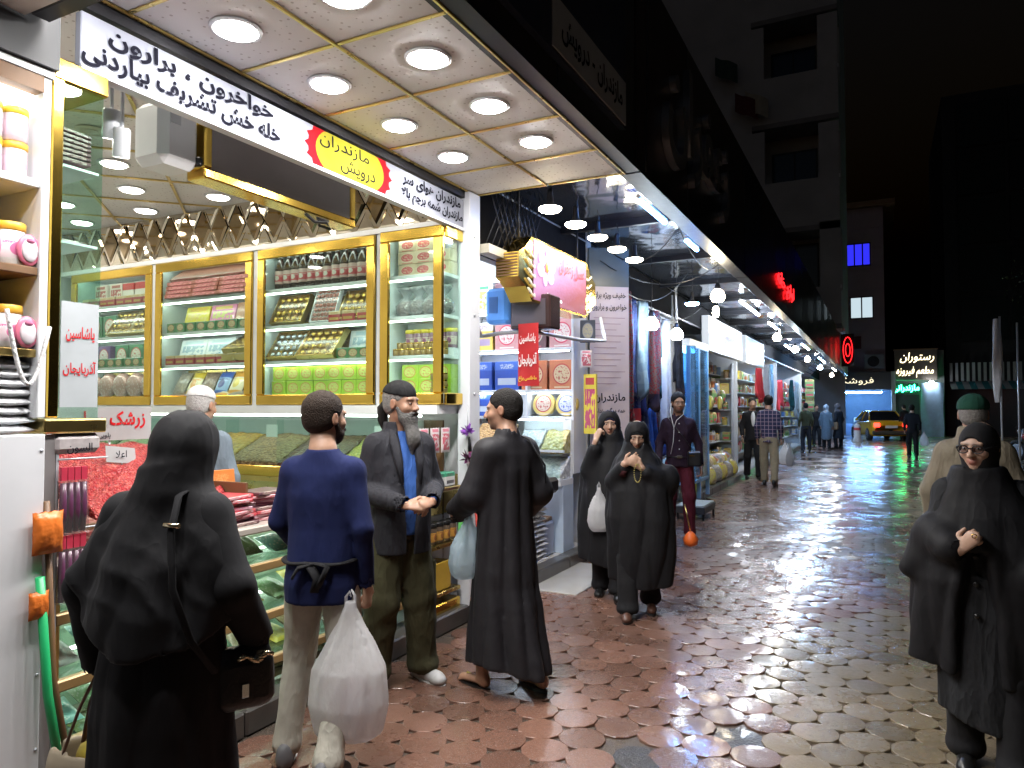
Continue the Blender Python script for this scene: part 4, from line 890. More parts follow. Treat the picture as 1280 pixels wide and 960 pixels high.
def sweet_tray(name, w, d, h, m, sweet, nx, ny, wrap):
    """shallow open box leaning back: rim and a grid of sweets"""
    b = MB(); t = .008; b.box(-w/2, w/2, -d/2, d/2, 0, .012); 
    b.box(-w/2, w/2, -d/2, -d/2+t, .012, h); b.box(-w/2, w/2, d/2-t, d/2, .012, h); b.box(-w/2, -w/2+t, -d/2+t, d/2-t, .012, h); b.box(w/2-t, w/2, -d/2+t, d/2-t, .012, h)
    s = MB(); cw = (w-2*t)/nx; cd = (d-2*t)/ny
    for i in range(nx):
        for j in range(ny): s.ell((-w/2+t+cw*(i+.5), -d/2+t+cd*(j+.5), h*.62), (cw*.44, cd*.44, h*.36), 7, 4)
    f = MB().box(-w/2+.004, w/2-.004, -d/2+.004, d/2-.004, h+.001, h+.004).mesh('film', wrap)
    return Proto(name, 'sweets', [('tray', b.mesh('tray', m)), ('sweets', s.mesh('sweets', sweet)), ('film', f)], d/2)
def pile(x0, x1, y0, y1, zf, zb, m, name, label, cat, axis='y', amp=.03, group=None, n=22, seed=1):
    """a heap of loose goods rising from the front edge to the back"""
    rr = np.random.default_rng(seed); k = rr.uniform(10, 60, (6, 2)); ph = rr.uniform(0, 6, 6)
    def fn(u, v):
        x = x0+(x1-x0)*u; y = y0+(y1-y0)*v; t = v if axis == 'y' else 1-u
        bump = sum(math.sin(k[i, 0]*x+k[i, 1]*y+ph[i]) for i in range(6))/6*amp*.5
        dome = amp*math.sin(math.pi*u)*math.sin(math.pi*v)
        return (x, y, zf+(zb-zf)*t+dome+bump)
    mb = MB().grid(fn, n, n)
    nn = n+1; base = len(mb.v); zlo = min(zf, zb)-.05
    ring = [i for i in range(nn)] + [j*nn+n for j in range(1, nn)] + [n*nn+i for i in range(n-1, -1, -1)] + [j*nn for j in range(n-1, 0, -1)]
    for i in ring: p = mb.v[i]; mb.v.append((p[0], p[1], zlo))
    L = len(ring)
    for i in range(L): mb.f.append([ring[(i+1) % L], ring[i], base+i, base+(i+1) % L]); mb.m.append(0); mb.sm.append(False)
    return mb.build(name, m, label=label, cat=cat, group=group)
def grains(name, cols, scale=60.0, bump=1.0, rough=.5, dist=.012):
    if name in MATS: return MATS[name]
    m, nt, b = _nt(name); co = texco(nt); v = nt.nodes.new('ShaderNodeTexVoronoi'); nt.links.new(co, v.inputs['Vector']); v.inputs['Scale'].default_value = scale
    s = nt.nodes.new('ShaderNodeSeparateColor'); nt.links.new(v.outputs['Color'], s.inputs[0])
    c = mixc(nt, s.outputs[0], cols[0], cols[1]); c = mixc(nt, mth(nt, 'GREATER_THAN', s.outputs[1], .75), c, cols[2])
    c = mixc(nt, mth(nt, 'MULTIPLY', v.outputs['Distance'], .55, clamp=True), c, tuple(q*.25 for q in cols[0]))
    sk(nt, b.inputs['Base Color'], c); b.inputs['Roughness'].default_value = rough
    h = mth(nt, 'SUBTRACT', 1.0, v.outputs['Distance']); sk(nt, b.inputs['Normal'], bumpn(nt, h, bump, dist)); MATS[name] = m; return m
S90 = math.pi/2
# ------------------------------------------------------------------ prints
LIME = printed('lime_tea_print', (.42, .62, .05), (.62, .72, .20), (.70, .18, .08), 'oval')
BROWNT = printed('brown_gaz_print', (.32, .13, .09), (.62, .42, .36), (.50, .12, .16), 'photo')
YELB = printed('yellow_box_print', (.75, .62, .04), (.80, .74, .30), (.72, .45, .05), 'photo')
PNKB = printed('pink_flower_print', (.72, .22, .42), (.30, .55, .18), (.80, .60, .15), 'photo')
ORGB = printed('rust_nut_print', (.48, .22, .12), (.60, .32, .20), (.35, .14, .08), 'dots')
WHBL = printed('white_blue_print', (.75, .80, .84), (.10, .25, .42), (.55, .70, .78), 'photo')
GRNB = printed('green_round_print', (.05, .18, .09), (.72, .68, .60), (.55, .10, .08), 'oval')
PURB = printed('purple_round_print', (.13, .07, .20), (.72, .68, .66), (.50, .10, .10), 'oval')
REDW = printed('red_white_print', (.75, .70, .66), (.62, .02, .02), (.60, .05, .05), 'band')
REDF = printed('red_picture_print', (.70, .62, .55), (.45, .05, .05), (.35, .08, .06), 'photo')
CREAM = printed('cream_tea_print', (.72, .58, .40), (.62, .10, .12), (.75, .66, .50), 'oval')
PLAST = printed('round_pack_print', (.48, .28, .24), (.66, .56, .50), (.45, .08, .12), 'dots')
BAGY = printed('yellow_bag_print', (.78, .55, .05), (.80, .70, .45), (.70, .30, .03), 'label'); BAGN = printed('nut_bag_print', (.22, .14, .10), (.42, .30, .22), (.12, .08, .06), 'dots')
BAGB = printed('blue_bag_print', (.04, .12, .50), (.30, .45, .70), (.05, .06, .25), 'label'); BAGO = printed('orange_bag_print', (.80, .38, .05), (.80, .70, .50), (.75, .55, .08), 'label')
BAGC = printed('mixed_bag_print', (.30, .26, .22), (.50, .42, .30), (.15, .20, .35), 'dots')
FOILG = mat('gold_foil', (.70, .48, .10), .22, .9, var=.4, vs=40, bump=.5, bs=80)
FOILS = mat('silver_foil', (.55, .62, .72), .2, .9, var=.3, vs=40, bump=.5, bs=80)
FILM = pane('wrap_film', (.97, .97, .97), .7, .12)
COLA = mat('dark_syrup', (.035, .012, .008), .08, coat=.5); LABR = printed('syrup_label', (.62, .45, .42), (.55, .08, .10), (.70, .66, .60), 'label', ax='x'); CAPW = mat('white_cap', (.7, .72, .72), .4)
box_lime = carton('tea_box', .150, .12, .118, LIME); box_cream = carton('tea_box', .17, .12, .095, CREAM)
box_brown = carton('gift_box', .35, .28, .035, BROWNT); box_y = carton('sweet_box', .32, .06, .25, YELB); box_p = carton('sweet_box', .32, .06, .25, PNKB); box_o = carton('sweet_box', .36, .06, .26, ORGB)
box_wb = carton('sweet_box', .36, .07, .24, WHBL); box_g = carton('tea_box', .20, .12, .22, GRNB); box_u = carton('tea_box', .20, .12, .22, PURB); box_rw = carton('sweet_box', .17, .12, .22, REDW); box_rf = carton('sweet_box', .19, .1, .23, REDF)
tray_g = sweet_tray('sweet_tray', .36, .28, .05, GOLDB, FOILG, 5, 4, FILM); tray_s = sweet_tray('sweet_tray', .36, .28, .05, FOILG, FOILS, 5, 4, FILM); tray_b = sweet_tray('sweet_tray', .26, .36, .04, WHITEP, mat('nut_pink', (.55, .25, .2), .5, var=.5, vs=30), 6, 8, FILM)
bot = bottle('syrup_bottle', .050, .32, COLA, LABR, CAPW)
can_y = jar('canister', .045, .15, printed('canister_print', (.25, .12, .18), (.6, .5, .4), (.3, .1, .2), 'label'), mat('yellow_lid', (.78, .62, .05), .4)); can_s = jar('small_jar', .024, .05, mat('honey_jar', (.35, .22, .08), .15), GOLD)
bags = [pouch('snack_bag', .17, .25, .06, m, seed=i) for i, m in enumerate((BAGC, BAGY, BAGN, BAGB, BAGO, BAGO))]
rnd_pack = Proto('round_pack', 'pack', [('round_pack', MB().lathe([(.0001, 0), (.1, 0), (.105, .01), (.105, .05), (.09, .06), (.0001, .062)], (0, .02, .105), 20, axis=(0, -1, 0)).mesh('round_pack', PLAST))])
bouq = []
for s in range(3):
    mb = MB(); rr = random.Random(s)
    mb.lathe([(.03, 0), (.085, .03), (.09, .09), (.05, .14), (.025, .165), (.05, .2), (.075, .235)], n=14)
    bouq.append(Proto('wrapped_bundle', 'sweets', [('pouch', mb.mesh('pouch', pane('bundle_film', (.75, .78, .8), 1.5, .15, haze=.25))), ('contents', MB().lathe([(.02, .006), (.075, .03), (.08, .09), (.04, .13), (.0001, .14)], n=12).mesh('contents', grains('bundle_nuts', ((.22, .08, .06), (.35, .2, .12), (.1, .05, .05)), 60)))]))

# ================================================================== SHOP 1 : interior ceiling on the diagonal
c1 = thing('diagonal_ceiling', 'cream ceiling of diagonally laid tiles inside the gold cabinet shop', 'ceiling', (-5, 3, 3.4))
def clip(poly, x0, x1, y0, y1):
    for ax, lim, sg in ((0, x0, 1), (0, x1, -1), (1, y0, 1), (1, y1, -1)):
        out = []
        for i in range(len(poly)):
            a, b = poly[i], poly[(i+1) % len(poly)]; da = (a[ax]-lim)*sg; db = (b[ax]-lim)*sg
            if da >= 0: out.append(a)
            if da*db < 0: t = da/(da-db); out.append((a[0]+(b[0]-a[0])*t, a[1]+(b[1]-a[1])*t))
        poly = out
        if not poly: return poly
    return poly
E1, E2, O0 = (.47, -.47), (.47, .47), (-5.0, 4.28)
def strip2(a, b, w, z0, z1):
    d = Vector((b[0]-a[0], b[1]-a[1], 0)).normalized(); n = Vector((-d.y, d.x, 0))*w
    A, B = Vector((a[0], a[1], 0)), Vector((b[0], b[1], 0)); q = [A-n, B-n, B+n, A+n]
    return MB().add([(p.x, p.y, z0) for p in q]+[(p.x, p.y, z1) for p in q], [(3, 2, 1, 0), (4, 5, 6, 7), (0, 1, 5, 4), (1, 2, 6, 5), (2, 3, 7, 6), (3, 0, 4, 7)])
RX0, RX1, RY0, RY1 = -7.58, -2.88, 1.32, 4.84
for i in range(-9, 9):
    for j in range(-9, 9):
        c = (O0[0]+E1[0]*i+E2[0]*j, O0[1]+E1[1]*i+E2[1]*j); h = .497
        p = clip([(c[0]-.466, c[1]), (c[0], c[1]-.466), (c[0]+.466, c[1]), (c[0], c[1]+.466)], RX0, RX1, RY0, RY1)
        if len(p) < 3: continue
        ar = abs(sum(p[a][0]*p[(a+1) % len(p)][1]-p[(a+1) % len(p)][0]*p[a][1] for a in range(len(p))))/2
        if ar < .01: continue
        n = len(p); MB().add([(x, y, 3.4) for x, y in p]+[(x, y, 3.42) for x, y in p], [tuple(range(n))[::-1], tuple(range(n, 2*n))]+[(a, (a+1) % n, n+(a+1) % n, n+a) for a in range(n)]).build('ceiling_tile', SPECK, c1)
        if RX0+.15 < c[0] < RX1-.15 and RY0+.15 < c[1] < RY1-.12:
            if (i*2+j*3) % 5 != 1: downlight(c[0], c[1], 3.397, 'round downlight in the diagonal shop ceiling', 'downlights of the diagonal ceiling', DLI)
            else: MB().lathe([(.09, .0), (.1, -.006), (.07, -.012), (.07, -.006), (.04, -.006), (.04, -.012), (.0001, -.012)], (c[0], c[1], 3.397), 20, smooth=False).build('ceiling_vent', TILE, label='round closed vent disc in the diagonal shop ceiling', cat='vent', group='vents of the diagonal ceiling')
for k in range(-19, 19, 2):                      # gold strips in the joints
    for s in (1, -1):
        c0 = (O0[0]+.47*k, O0[1]) ; pts = clip([(c0[0]-6, c0[1]-6*s), (c0[0]+6, c0[1]+6*s), (c0[0]+6.0001, c0[1]+6*s)], RX0, RX1, RY0, RY1)
        if len(pts) >= 2:
            a = min(pts); b = max(pts)
            if math.dist(a, b) > .1: strip2(a, b, .011, 3.388 if s > 0 else 3.3885, 3.3975).build('gold_strip', GOLDB, c1)
MB().box(-7.6, -2.86, 1.3, 4.86, 3.43, 3.48).build('backing', CONC, c1)

# mirrored diamond frieze
fz = thing('diamond_frieze', 'row of bronze mirror diamonds along the wall above the gold cabinets', 'mirror frieze', (-5.2, 4.84, 3.08))
BRONZE = mat('bronze_mirror', (.34, .25, .15), .06, 1.0, var=.1); MIRR = mat('pale_mirror', (.72, .64, .52), .05, 1.0, var=.05)
MB().box(-7.55, -2.9, 4.505, 4.56, 2.99, 3.395).build('mirror_backing', MIRR, fz)
dm = MB(); hw, hh = .106, .178
def dia(mb, w, h, y0, y1, inn):
    o = [(-w, 0), (0, -h), (w, 0), (0, h)]
    v = [(x, y0, z) for x, z in o] + [(x*inn, y1, z*inn) for x, z in o]
    mb.add(v, [(4, 5, 6, 7)] + [(i, (i+1) % 4, 4+(i+1) % 4, 4+i) for i in range(4)])
dia(dm, hw, hh, -.001, -.014, .8); dme = dm.mesh('mirror_diamond', BRONZE)
tri = MB(); tri.add([(-.09, 0, 0), (.09, 0, 0), (0, 0, .16), (-.06, -.008, .014), (.06, -.008, .014), (0, -.008, .125)], [(3, 4, 5), (0, 1, 4, 3), (1, 2, 5, 4), (2, 0, 3, 5)]); tme = tri.mesh('mirror_triangle', MIRR)
for k in range(21):
    x = -7.42+k*.218
    o = bpy.data.objects.new('mirror_diamond', dme); link(o); o.parent = fz; o.location = Vector((x, 4.502, 3.205))-fz.location; o.rotation_euler = (random.gauss(.03, .015), 0, random.gauss(0, .03))
    for up in (0, 1):
        o = bpy.data.objects.new('mirror_triangle', tme); link(o); o.parent = fz; o.location = Vector((x+.109, 4.503, 3.0 if not up else 3.385))-fz.location; o.rotation_euler = (random.gauss(0, .03), 0 if not up else math.pi, random.gauss(0, .03))

# ------------------------------------------------------------------ gold framed cabinets
CABI = mat('cabinet_inside', (.72, .80, .78), .4, var=.04)
LEDS = glow('cabinet_led', (.92, 1.0, .90), 6.0)
ORD = ('first', 'second', 'third', 'fourth')
def cabinet(nm, x0, x1, yf, yb, z0, z1, shelves, glass_end=False):
    t = thing('gold_cabinet', nm, 'cabinet', ((x0+x1)/2, (yf+yb)/2, z0)); g = .085
    MB().box(x0+.01, x1-.01, yb-.02, yb, z0+.01, z1-.01).build('back_panel', CABI, t)
    MB().box(x0+.01, x0+.03, yf+.03, yb-.021, z0+.01, z1-.01).build('side_panel', CABI, t)
    if not glass_end: MB().box(x1-.03, x1-.01, yf+.03, yb-.021, z0+.01, z1-.01).build('side_panel', CABI, t)
    MB().box(x0+.031, x1-.031, yf+.03, yb-.021, z1-.04, z1-.011).build('top_panel', CABI, t)
    MB().box(x0+.031, x1-.031, yf+.03, yb-.021, z0+.011, z0+.08).build('bottom_panel', CABI, t)
    for zs in shelves: MB().box(x0+.032, x1-(.032 if not glass_end else .012), yf+.05, yb-.022, zs-.028, zs, bev=.003).build('shelf', WHITEP, t)
    for zs in list(shelves)+[z1-.012]: MB().box(x0+.05, x1-.05, yf+.07, yf+.085, zs-.04, zs-.0295).build('led_strip', LEDS, t)
    for a, b, c, d in ((x0, x1, z0, z0+g), (x0, x1, z1-g, z1), (x0, x0+g, z0+g, z1-g), (x1-g, x1, z0+g, z1-g)): MB().box(a, b, yf, yf+.029, c, d, bev=.008).build('gold_frame', GOLD, t)
    if glass_end:
        MB().box(x1-.004, x1+.025, yf+.03, yf+.31, z1-g, z1, bev=.006).build('gold_frame', GOLD, t); MB().box(x1-.004, x1+.025, yf+.03, yf+.31, z0, z0+g, bev=.006).build('gold_frame', GOLD, t)
        MB().box(x1+.002, x1+.008, yf+.03, yf+.30, z0+g, z1-g).build('glass_end', GREENGLASS, t)
    MB().box(x0+g, x1-g, yf+.012, yf+.018, z0+g, z1-g).build('glass_door', GLASS, t)
    return t
CY0, CY1 = 4.45, 4.83
cabs = [(-7.32, -6.09), (-6.03, -4.78), (-4.72, -3.47), (-3.40, -2.83)]
CSH = (1.99, 2.29, 2.60)
cabinet('gold framed cabinet in the shop corner, with red gift boxes on top', *cabs[0], CY0, CY1, 1.62, 2.94, CSH)
cabinet('gold framed cabinet with brown trays on top and snack bags below', *cabs[1], CY0, CY1, 1.62, 2.94, CSH)
cabinet('gold framed cabinet with the row of dark bottles on top', *cabs[2], CY0, CY1, 1.62, 2.94, CSH)
cabinet('narrow gold cabinet with a glass end at the white post', *cabs[3], CY0-.03, CY1-.05, 1.62, 2.94, CSH, True)
for x in (-6.06, -4.75, -3.435): MB().box(x-.027, x+.027, CY0+.02, CY1, 1.6, 2.94).build('white_stile', WHITEP, arc)
MB().box(-7.5, -2.86, CY0+.01, 4.86, 2.945, 2.985).build('white_cornice', WHITEP, arc)
MB().box(-7.5, -2.86, CY0-.05, 4.86, 1.55, 1.615).build('white_ledge', WHITEP, arc)
B0, B1, B2, B3 = 1.702, 1.992, 2.292, 2.602
YB = 4.63
cn = ('the corner gold cabinet', 'the gold cabinet with brown trays', 'the gold cabinet with dark bottles', 'the narrow glass-ended gold cabinet')
def line(p, x0, x1, n, y, z, label, group, rx=0.0, rz=0.0, jit=.006, stack=1, sh=0.0):
    for i in range(n):
        x = x0+(x1-x0)*(i+.5)/n
        for k in range(stack): p.put((x+random.uniform(-jit, jit), y+random.uniform(-jit, jit), z+k*sh), label + ('' if n == 1 else ', %s from the white post' % NTH[n-1-i]) + ('' if stack == 1 else (', lower', ', upper', ', topmost')[k]), group, rz+random.uniform(-.04, .04), rx)
# third cabinet
line(bot, -4.63, -3.57, 12, 4.60, B3, 'dark syrup bottle in the front row', 'row of dark syrup bottles')
line(bot, -4.58, -3.52, 11, 4.70, B3, 'dark syrup bottle in the rear row', 'rear row of dark syrup bottles')
tray_g.put((-4.45, YB-.02, B2), 'gold foil sweet tray beside the nut box, ' + cn[2], None, 0, R(62)); tray_b.put((-4.08, YB, B2), 'white box of pink nuts standing upright, ' + cn[2], None, 0, R(70))
line(tray_g, -3.9, -3.55, 1, YB, B2, 'gold foil sweet tray at the right end under the bottles', None, R(60))
tray_s.put((-4.46, YB-.03, B1), 'silver and blue foil sweet tray below the gold trays', None, 0, R(55)); tray_g.put((-4.10, YB-.03, B1), 'large gold foil sweet tray above the lime boxes', None, 0, R(52), 1.1)
box_wb.put((-3.72, YB+.05, B1), 'white and blue sweet box above the lime boxes', None, 0, R(-12))
line(box_lime, -4.63, -3.57, 7, YB-.02, B0, 'lime tea box below the bottles', 'lime tea boxes of the bottles cabinet', stack=2, sh=.121)
BXG = carton('gold_box', .25, .05, .25, printed('gold_cells', (.55, .40, .08), (.68, .50, .12), (.34, .20, .04), 'cells', .22, metal=.5)); BXR = carton('small_box', .12, .09, .085, printed('small_red', (.45, .04, .05), (.66, .52, .30), (.55, .35, .08), 'band')); BXN = carton('small_box', .12, .09, .085, printed('small_green', (.06, .22, .08), (.6, .55, .3), (.5, .1, .06), 'oval'))
line(BXG, -4.62, -3.56, 4, 4.76, B2, 'gold patterned box standing behind the trays', 'gold boxes behind upper trays'); line(BXG, -4.62, -3.56, 4, 4.76, B1, 'gold patterned box behind the lower trays', 'gold boxes behind lower trays')
line(BXR, -4.0, -3.56, 3, 4.56, B2, 'small red box before the upper trays', 'small red boxes upper'); line(BXN, -3.9, -3.56, 3, 4.56, B1, 'small green box before the lower trays', 'small green boxes lower')
line(BXR, -5.94, -4.87, 8, 4.545, B1, 'small red box before the white blue boxes', 'small red boxes before white'); line(BXN, -5.94, -4.87, 8, 4.55, B2, 'small green box before the sweet boxes', 'small green boxes before sweets')
line(BXG, -5.94, -4.87, 4, 4.77, B0, 'gold patterned box behind the snack bags', 'gold boxes behind bags'); line(BXG, -7.2, -6.15, 4, 4.77, B0, 'gold patterned box behind the round packs', 'gold boxes behind round packs')
line(BXR, -7.2, -6.15, 8, 4.545, B3, 'small red box before the gift boxes', 'small red boxes before gifts'); line(BXN, -7.2, -6.15, 8, 4.545, B1, 'small green box before the emblem boxes', 'small green boxes before emblems')
# second cabinet
for i, x in enumerate((-5.72, -5.38, -5.03)):
    for k in range(4): box_brown.put((x+k*.012, YB-.04, B3+.0+k*.037), 'flat brown box stacked on the brown tray shelf', 'stacked flat brown boxes', random.uniform(-.05, .05))
    box_brown.put((x, YB, B3+.155), ('brown patterned sweet box propped on the left stack', 'brown patterned sweet box propped on the middle stack', 'brown patterned sweet box propped on the right stack')[i], None, 0, R(38))
for p, x, lab in ((box_y, -5.68, 'yellow sweet box on the shelf under the brown trays'), (box_p, -5.34, 'pink flowered sweet box on the shelf under the brown trays'), (box_o, -4.99, 'rust coloured nut box on the shelf under the brown trays')): p.put((x, YB, B2), lab, None, 0, R(-14))
line(box_wb, -5.9, -5.18, 2, YB, B1, 'white box with blue prints under brown trays', 'white and blue boxes', R(-14))
for k in range(2): tray_g.put((-5.0, YB, B1+.02+k*.06), ('gold sweet tray below another tray under the rust box', 'gold sweet tray on top of another tray under the rust box')[k], None, 0, R(k*30))
BAGL = ('mixed nut bag', 'yellow snack bag', 'brown nut bag', 'blue snack bag', 'orange snack bag', 'last orange snack bag')
for i in range(6): bags[i].put((-5.86+i*.185, YB-.06, B0), BAGL[i] + ' leaning on the bottom shelf under brown trays', None, random.uniform(-.1, .1), R(-28)); bags[(i+2) % 6].put((-5.8+i*.185, YB-.12, B0+.005), 'snack bag lying flat before the leaning bags, ' + NTH[5-i] + ' from the bottles cabinet', 'flat snack bags', 0, R(-82), .9)
# first cabinet
for i, (p, x) in enumerate(((box_rf, -7.0), (box_rf, -6.76), (box_rw, -6.56), (box_rw, -6.37), (box_rw, -6.19))): p.put((x-.03, YB, B3), ('picture gift box in dull red on the corner cabinet top', 'white and red gift box on the corner cabinet top')[i > 1], ('dull red gift boxes', 'white and red gift boxes')[i > 1])
line(box_g, -7.2, -6.75, 2, YB, B2, 'dark green emblem box beside gold trays', 'green boxes beside gold trays'); line(tray_g, -6.78, -6.14, 2, YB-.03, B2, 'gold foil sweet tray below the red gift boxes', 'corner cabinet gold trays', R(58))
box_u.put((-6.95, YB, B1), 'purple tea box with round emblem in the corner cabinet'); line(box_g, -6.78, -6.14, 3, YB, B1, 'dark green emblem box below gold trays', 'green boxes below gold trays')
line(rnd_pack, -7.2, -6.15, 5, YB-.05, B0, 'round sweet pack at the corner cabinet front', 'round sweet packs', stack=1); line(rnd_pack, -7.1, -6.2, 4, YB+.04, B0+.03, 'round sweet pack at the corner cabinet rear', 'rear round sweet packs')
# narrow cabinet
line(box_cream, -3.30, -2.86, 3, YB-.03, B3, 'cream tea box with red emblem', 'cream tea boxes', stack=3, sh=.097, jit=.003)
for i in range(4): bouq[i % 3].put((-3.26+i*.115, YB-.05, B2), 'film wrapped bundle in the narrow cabinet, ' + NTH[3-i] + ' from its glass end', 'wrapped bundles', i, 0, .95)
line(can_y, -3.31, -2.86, 6, YB+.03, B1+.06, 'yellow lidded canister on the jar shelf', 'yellow lidded canisters', jit=.002); MB().box(-3.32, -2.85, YB-.02, YB+.12, B1, B1+.058).build('step_shelf', WHITEP, label='low white riser under the yellow lidded canisters', cat='riser')
for r_, n in ((0, 9), (1, 9)): line(can_s, -3.32, -2.86, n, YB-.08-r_*.055, B1, 'tiny gold lidded jar before the canisters ' + ('rear row', 'front row')[r_], 'tiny jars before canisters', jit=.003, stack=2 if r_ == 0 else 1, sh=.052)
line(box_lime, -3.31, -2.86, 3, YB+.02, B0, 'lime tea box in the narrow cabinet', 'lime boxes of narrow cabinet', stack=2, sh=.107, jit=.003)
line(can_s, -3.0, -2.86, 3, YB-.1, B0, 'tiny jar before the narrow cabinet lime boxes', 'tiny jars before lime boxes', stack=3, sh=.052)

# ------------------------------------------------------------------ tray counter under the cabinets
tc = thing('tray_counter', 'tiered glass counter of loose goods under the gold cabinets', 'counter', (-5.1, 4.3, .12))
MB().box(-7.4, -2.95, 3.62, 4.84, .121, .80, bev=.01).build('base', WHITEP, tc)
MB().box(-7.4, -2.95, 4.02, 4.84, .801, 1.08).build('riser', GOLDB, tc)
for z, y in ((.83, 3.61), (1.11, 4.0)): MB().box(-7.4, -2.95, y, y+.03, z-.03, z+.05, bev=.006).build('gold_edge', GOLD, tc)
for y, z0, z1 in ((3.66, .90, 1.09), (4.06, 1.18, 1.53)): MB().box(-7.38, -2.97, y, y+.008, z0, z1).build('glass_front', GREENGLASS, tc)
MB().box(-7.38, -2.97, 4.068, 4.4, 1.531, 1.539).build('glass_top', GREENGLASS, tc)
MB().box(-7.3, -3.0, 4.40, 4.415, 1.528, 1.545).build('led_strip', LEDS, tc)
HEAP = [('yellow and green raisin heap', grains('raisins', ((.45, .38, .05), (.30, .33, .06), (.55, .42, .1)))), ('pale green pistachio heap', grains('pistachio', ((.38, .40, .18), (.50, .48, .28), (.25, .28, .08)), 50)), ('brown almond heap', grains('almond', ((.32, .17, .07), (.42, .25, .12), (.22, .11, .05)), 45)), ('golden dried fruit heap', grains('dried', ((.6, .35, .05), (.7, .5, .12), (.5, .22, .04)), 40)), ('cream seed heap', grains('seeds', ((.55, .5, .38), (.65, .6, .48), (.42, .38, .28)), 70)), ('dark date heap', grains('dates', ((.10, .035, .02), (.16, .06, .03), (.07, .02, .015)), 32, .9, .3)), ('green tea leaf heap', grains('leaves', ((.14, .2, .05), (.22, .28, .08), (.1, .13, .04)), 60)), ('orange apricot heap', grains('apricot', ((.65, .28, .04), (.72, .38, .08), (.5, .2, .04)), 30))]
WHERE = ('next to the shop corner', 'second from the shop corner', 'third from the shop corner', 'in the middle left bay', 'in the middle right bay', 'third from the white post', 'second from the white post', 'next to the white post')
for i in range(8):
    x0 = -7.36+i*.545; x1 = x0+.535
    for tier, (y0, y1, zf, zb) in enumerate(((3.68, 4.01, .86, .98), (4.08, 4.5, 1.18, 1.38))):
        nm, m = HEAP[(i*3+tier*2+1) % 8]
        pile(x0, x1, y0, y1, zf, zb, m, 'goods_heap', nm + (' on the lower tray ', ' on the upper tray ')[tier] + WHERE[i], 'heap', seed=i*2+tier, n=14)
        if tier: MB().box(x1, x1+.008, y0, y1+.2, 1.13, 1.5).build('divider', GLASS, tc)
    if i % 2: MB().box(x0+.2, x0+.32, 4.3, 4.303, 1.36, 1.46).build('price_card', WHITEP, label='small white price card in the upper tray ' + WHERE[i], cat='price card')

# ------------------------------------------------------------------ street counter
fc = thing('street_counter', 'four tier glass fronted counter facing the street before the old man', 'counter', (-3.1, 2.9, .12))
FX = -2.86
MB().box(-3.5, FX-.12, 1.72, 4.1, .121, .16).build('plinth', BROWNW, fc)
for z in (.30, .54, .80): MB().box(-3.5, FX-.02, 1.72, 4.1, z-.012, z).build('glass_shelf', GREENGLASS, fc); MB().box(FX-.03, FX+.01, 1.70, 4.12, z-.05, z-.004, bev=.006).build('wood_edge', mat('gilt_wood', (.34, .22, .09), .35, .3), fc)
MB().box(-3.55, FX+.03, 1.68, 4.14, .955, .995, bev=.008).build('top', mat('counter_top', (.40, .36, .32), .3), fc)
for y in (1.70, 2.5, 3.3, 4.08): MB().box(FX-.03, FX-.005, y, y+.025, .16, .955).build('post', GOLDB, fc)
MB().box(-3.52, -3.5, 1.72, 4.1, .16, .955).build('back_panel', mat('counter_back', (.45, .55, .42), .5), fc)
for z0, z1, o in ((.18, .28, .06), (.42, .5, .03), (.66, .74, .03)):
    MB().add([(FX-.002, 1.73, z0), (FX-.002, 4.08, z0), (FX-.06, 4.08, z1+.06), (FX-.06, 1.73, z1+.06)], [(0, 1, 2, 3)]).build('glass_front', GREENGLASS, fc)
for z in (.50, .76, .93): MB().box(-3.3, -3.28, 1.8, 4.0, z, z+.012).build('led_strip', LEDS, fc)
BG = [printed('green_clear_bag', (.30, .42, .22), (.5, .55, .4), (.2, .3, .12), 'dots'), printed('white_clear_bag', (.6, .58, .55), (.7, .68, .66), (.5, .35, .3), 'photo'), printed('yellow_clear_bag', (.65, .5, .08), (.7, .6, .3), (.45, .35, .06), 'photo'), printed('teal_bag', (.2, .42, .38), (.4, .55, .5), (.6, .6, .55), 'dots'), printed('brown_bag', (.35, .22, .1), (.45, .3, .18), (.25, .15, .08), 'dots')]
cb = [pouch('goods_bag', .2, .24, .09, m, seed=20+i) for i, m in enumerate(BG)]
TN = ('bottom', 'lower middle', 'upper middle', 'top'); CN = ('green', 'white', 'yellow', 'teal', 'brown')
for s, z in enumerate((.165, .302, .542, .802)):
    for i in range(11):
        k = (i*2+s*3+i//3) % 5
        cb[k].put((FX-.13-.05*(i % 2), 1.83+i*.205, z), 'clear %s bag on the %s street counter shelf' % (CN[k], TN[s]), '%s bags on the %s counter shelf' % (CN[k], TN[s]), S90+random.uniform(-.25, .25), R(-60-random.uniform(0, 18)), .72 if s == 0 else .8)
# on the counter top: flat red and pink packs, upright bar box
FL = [carton('flat_pack', .24, .17, .018, printed('flat_red', (.55, .06, .08), (.6, .3, .35), (.7, .6, .6), 'photo')), carton('flat_pack', .24, .17, .018, printed('flat_pink', (.62, .35, .42), (.7, .6, .62), (.5, .1, .2), 'photo')), carton('flat_pack', .24, .17, .018, printed('flat_dark', (.12, .05, .06), (.3, .1, .1), (.5, .45, .4), 'photo'))]
for i, (y, x) in enumerate(((2.36, -3.0), (2.62, -2.98), (2.88, -3.02), (3.14, -3.0), (3.4, -3.0))):
    for k in range(8 if i < 3 else 4):
        c = random.choice((0, 1, 1, 2)); FL[c].put((x+random.uniform(-.02, .02), y+random.uniform(-.02, .02), .996+k*.0195), '%s flat sweet pack in a stack on the street counter' % ('red', 'pink', 'dark')[c], '%s flat packs on the counter' % ('red', 'pink', 'dark')[c], S90+random.uniform(-.3, .3))
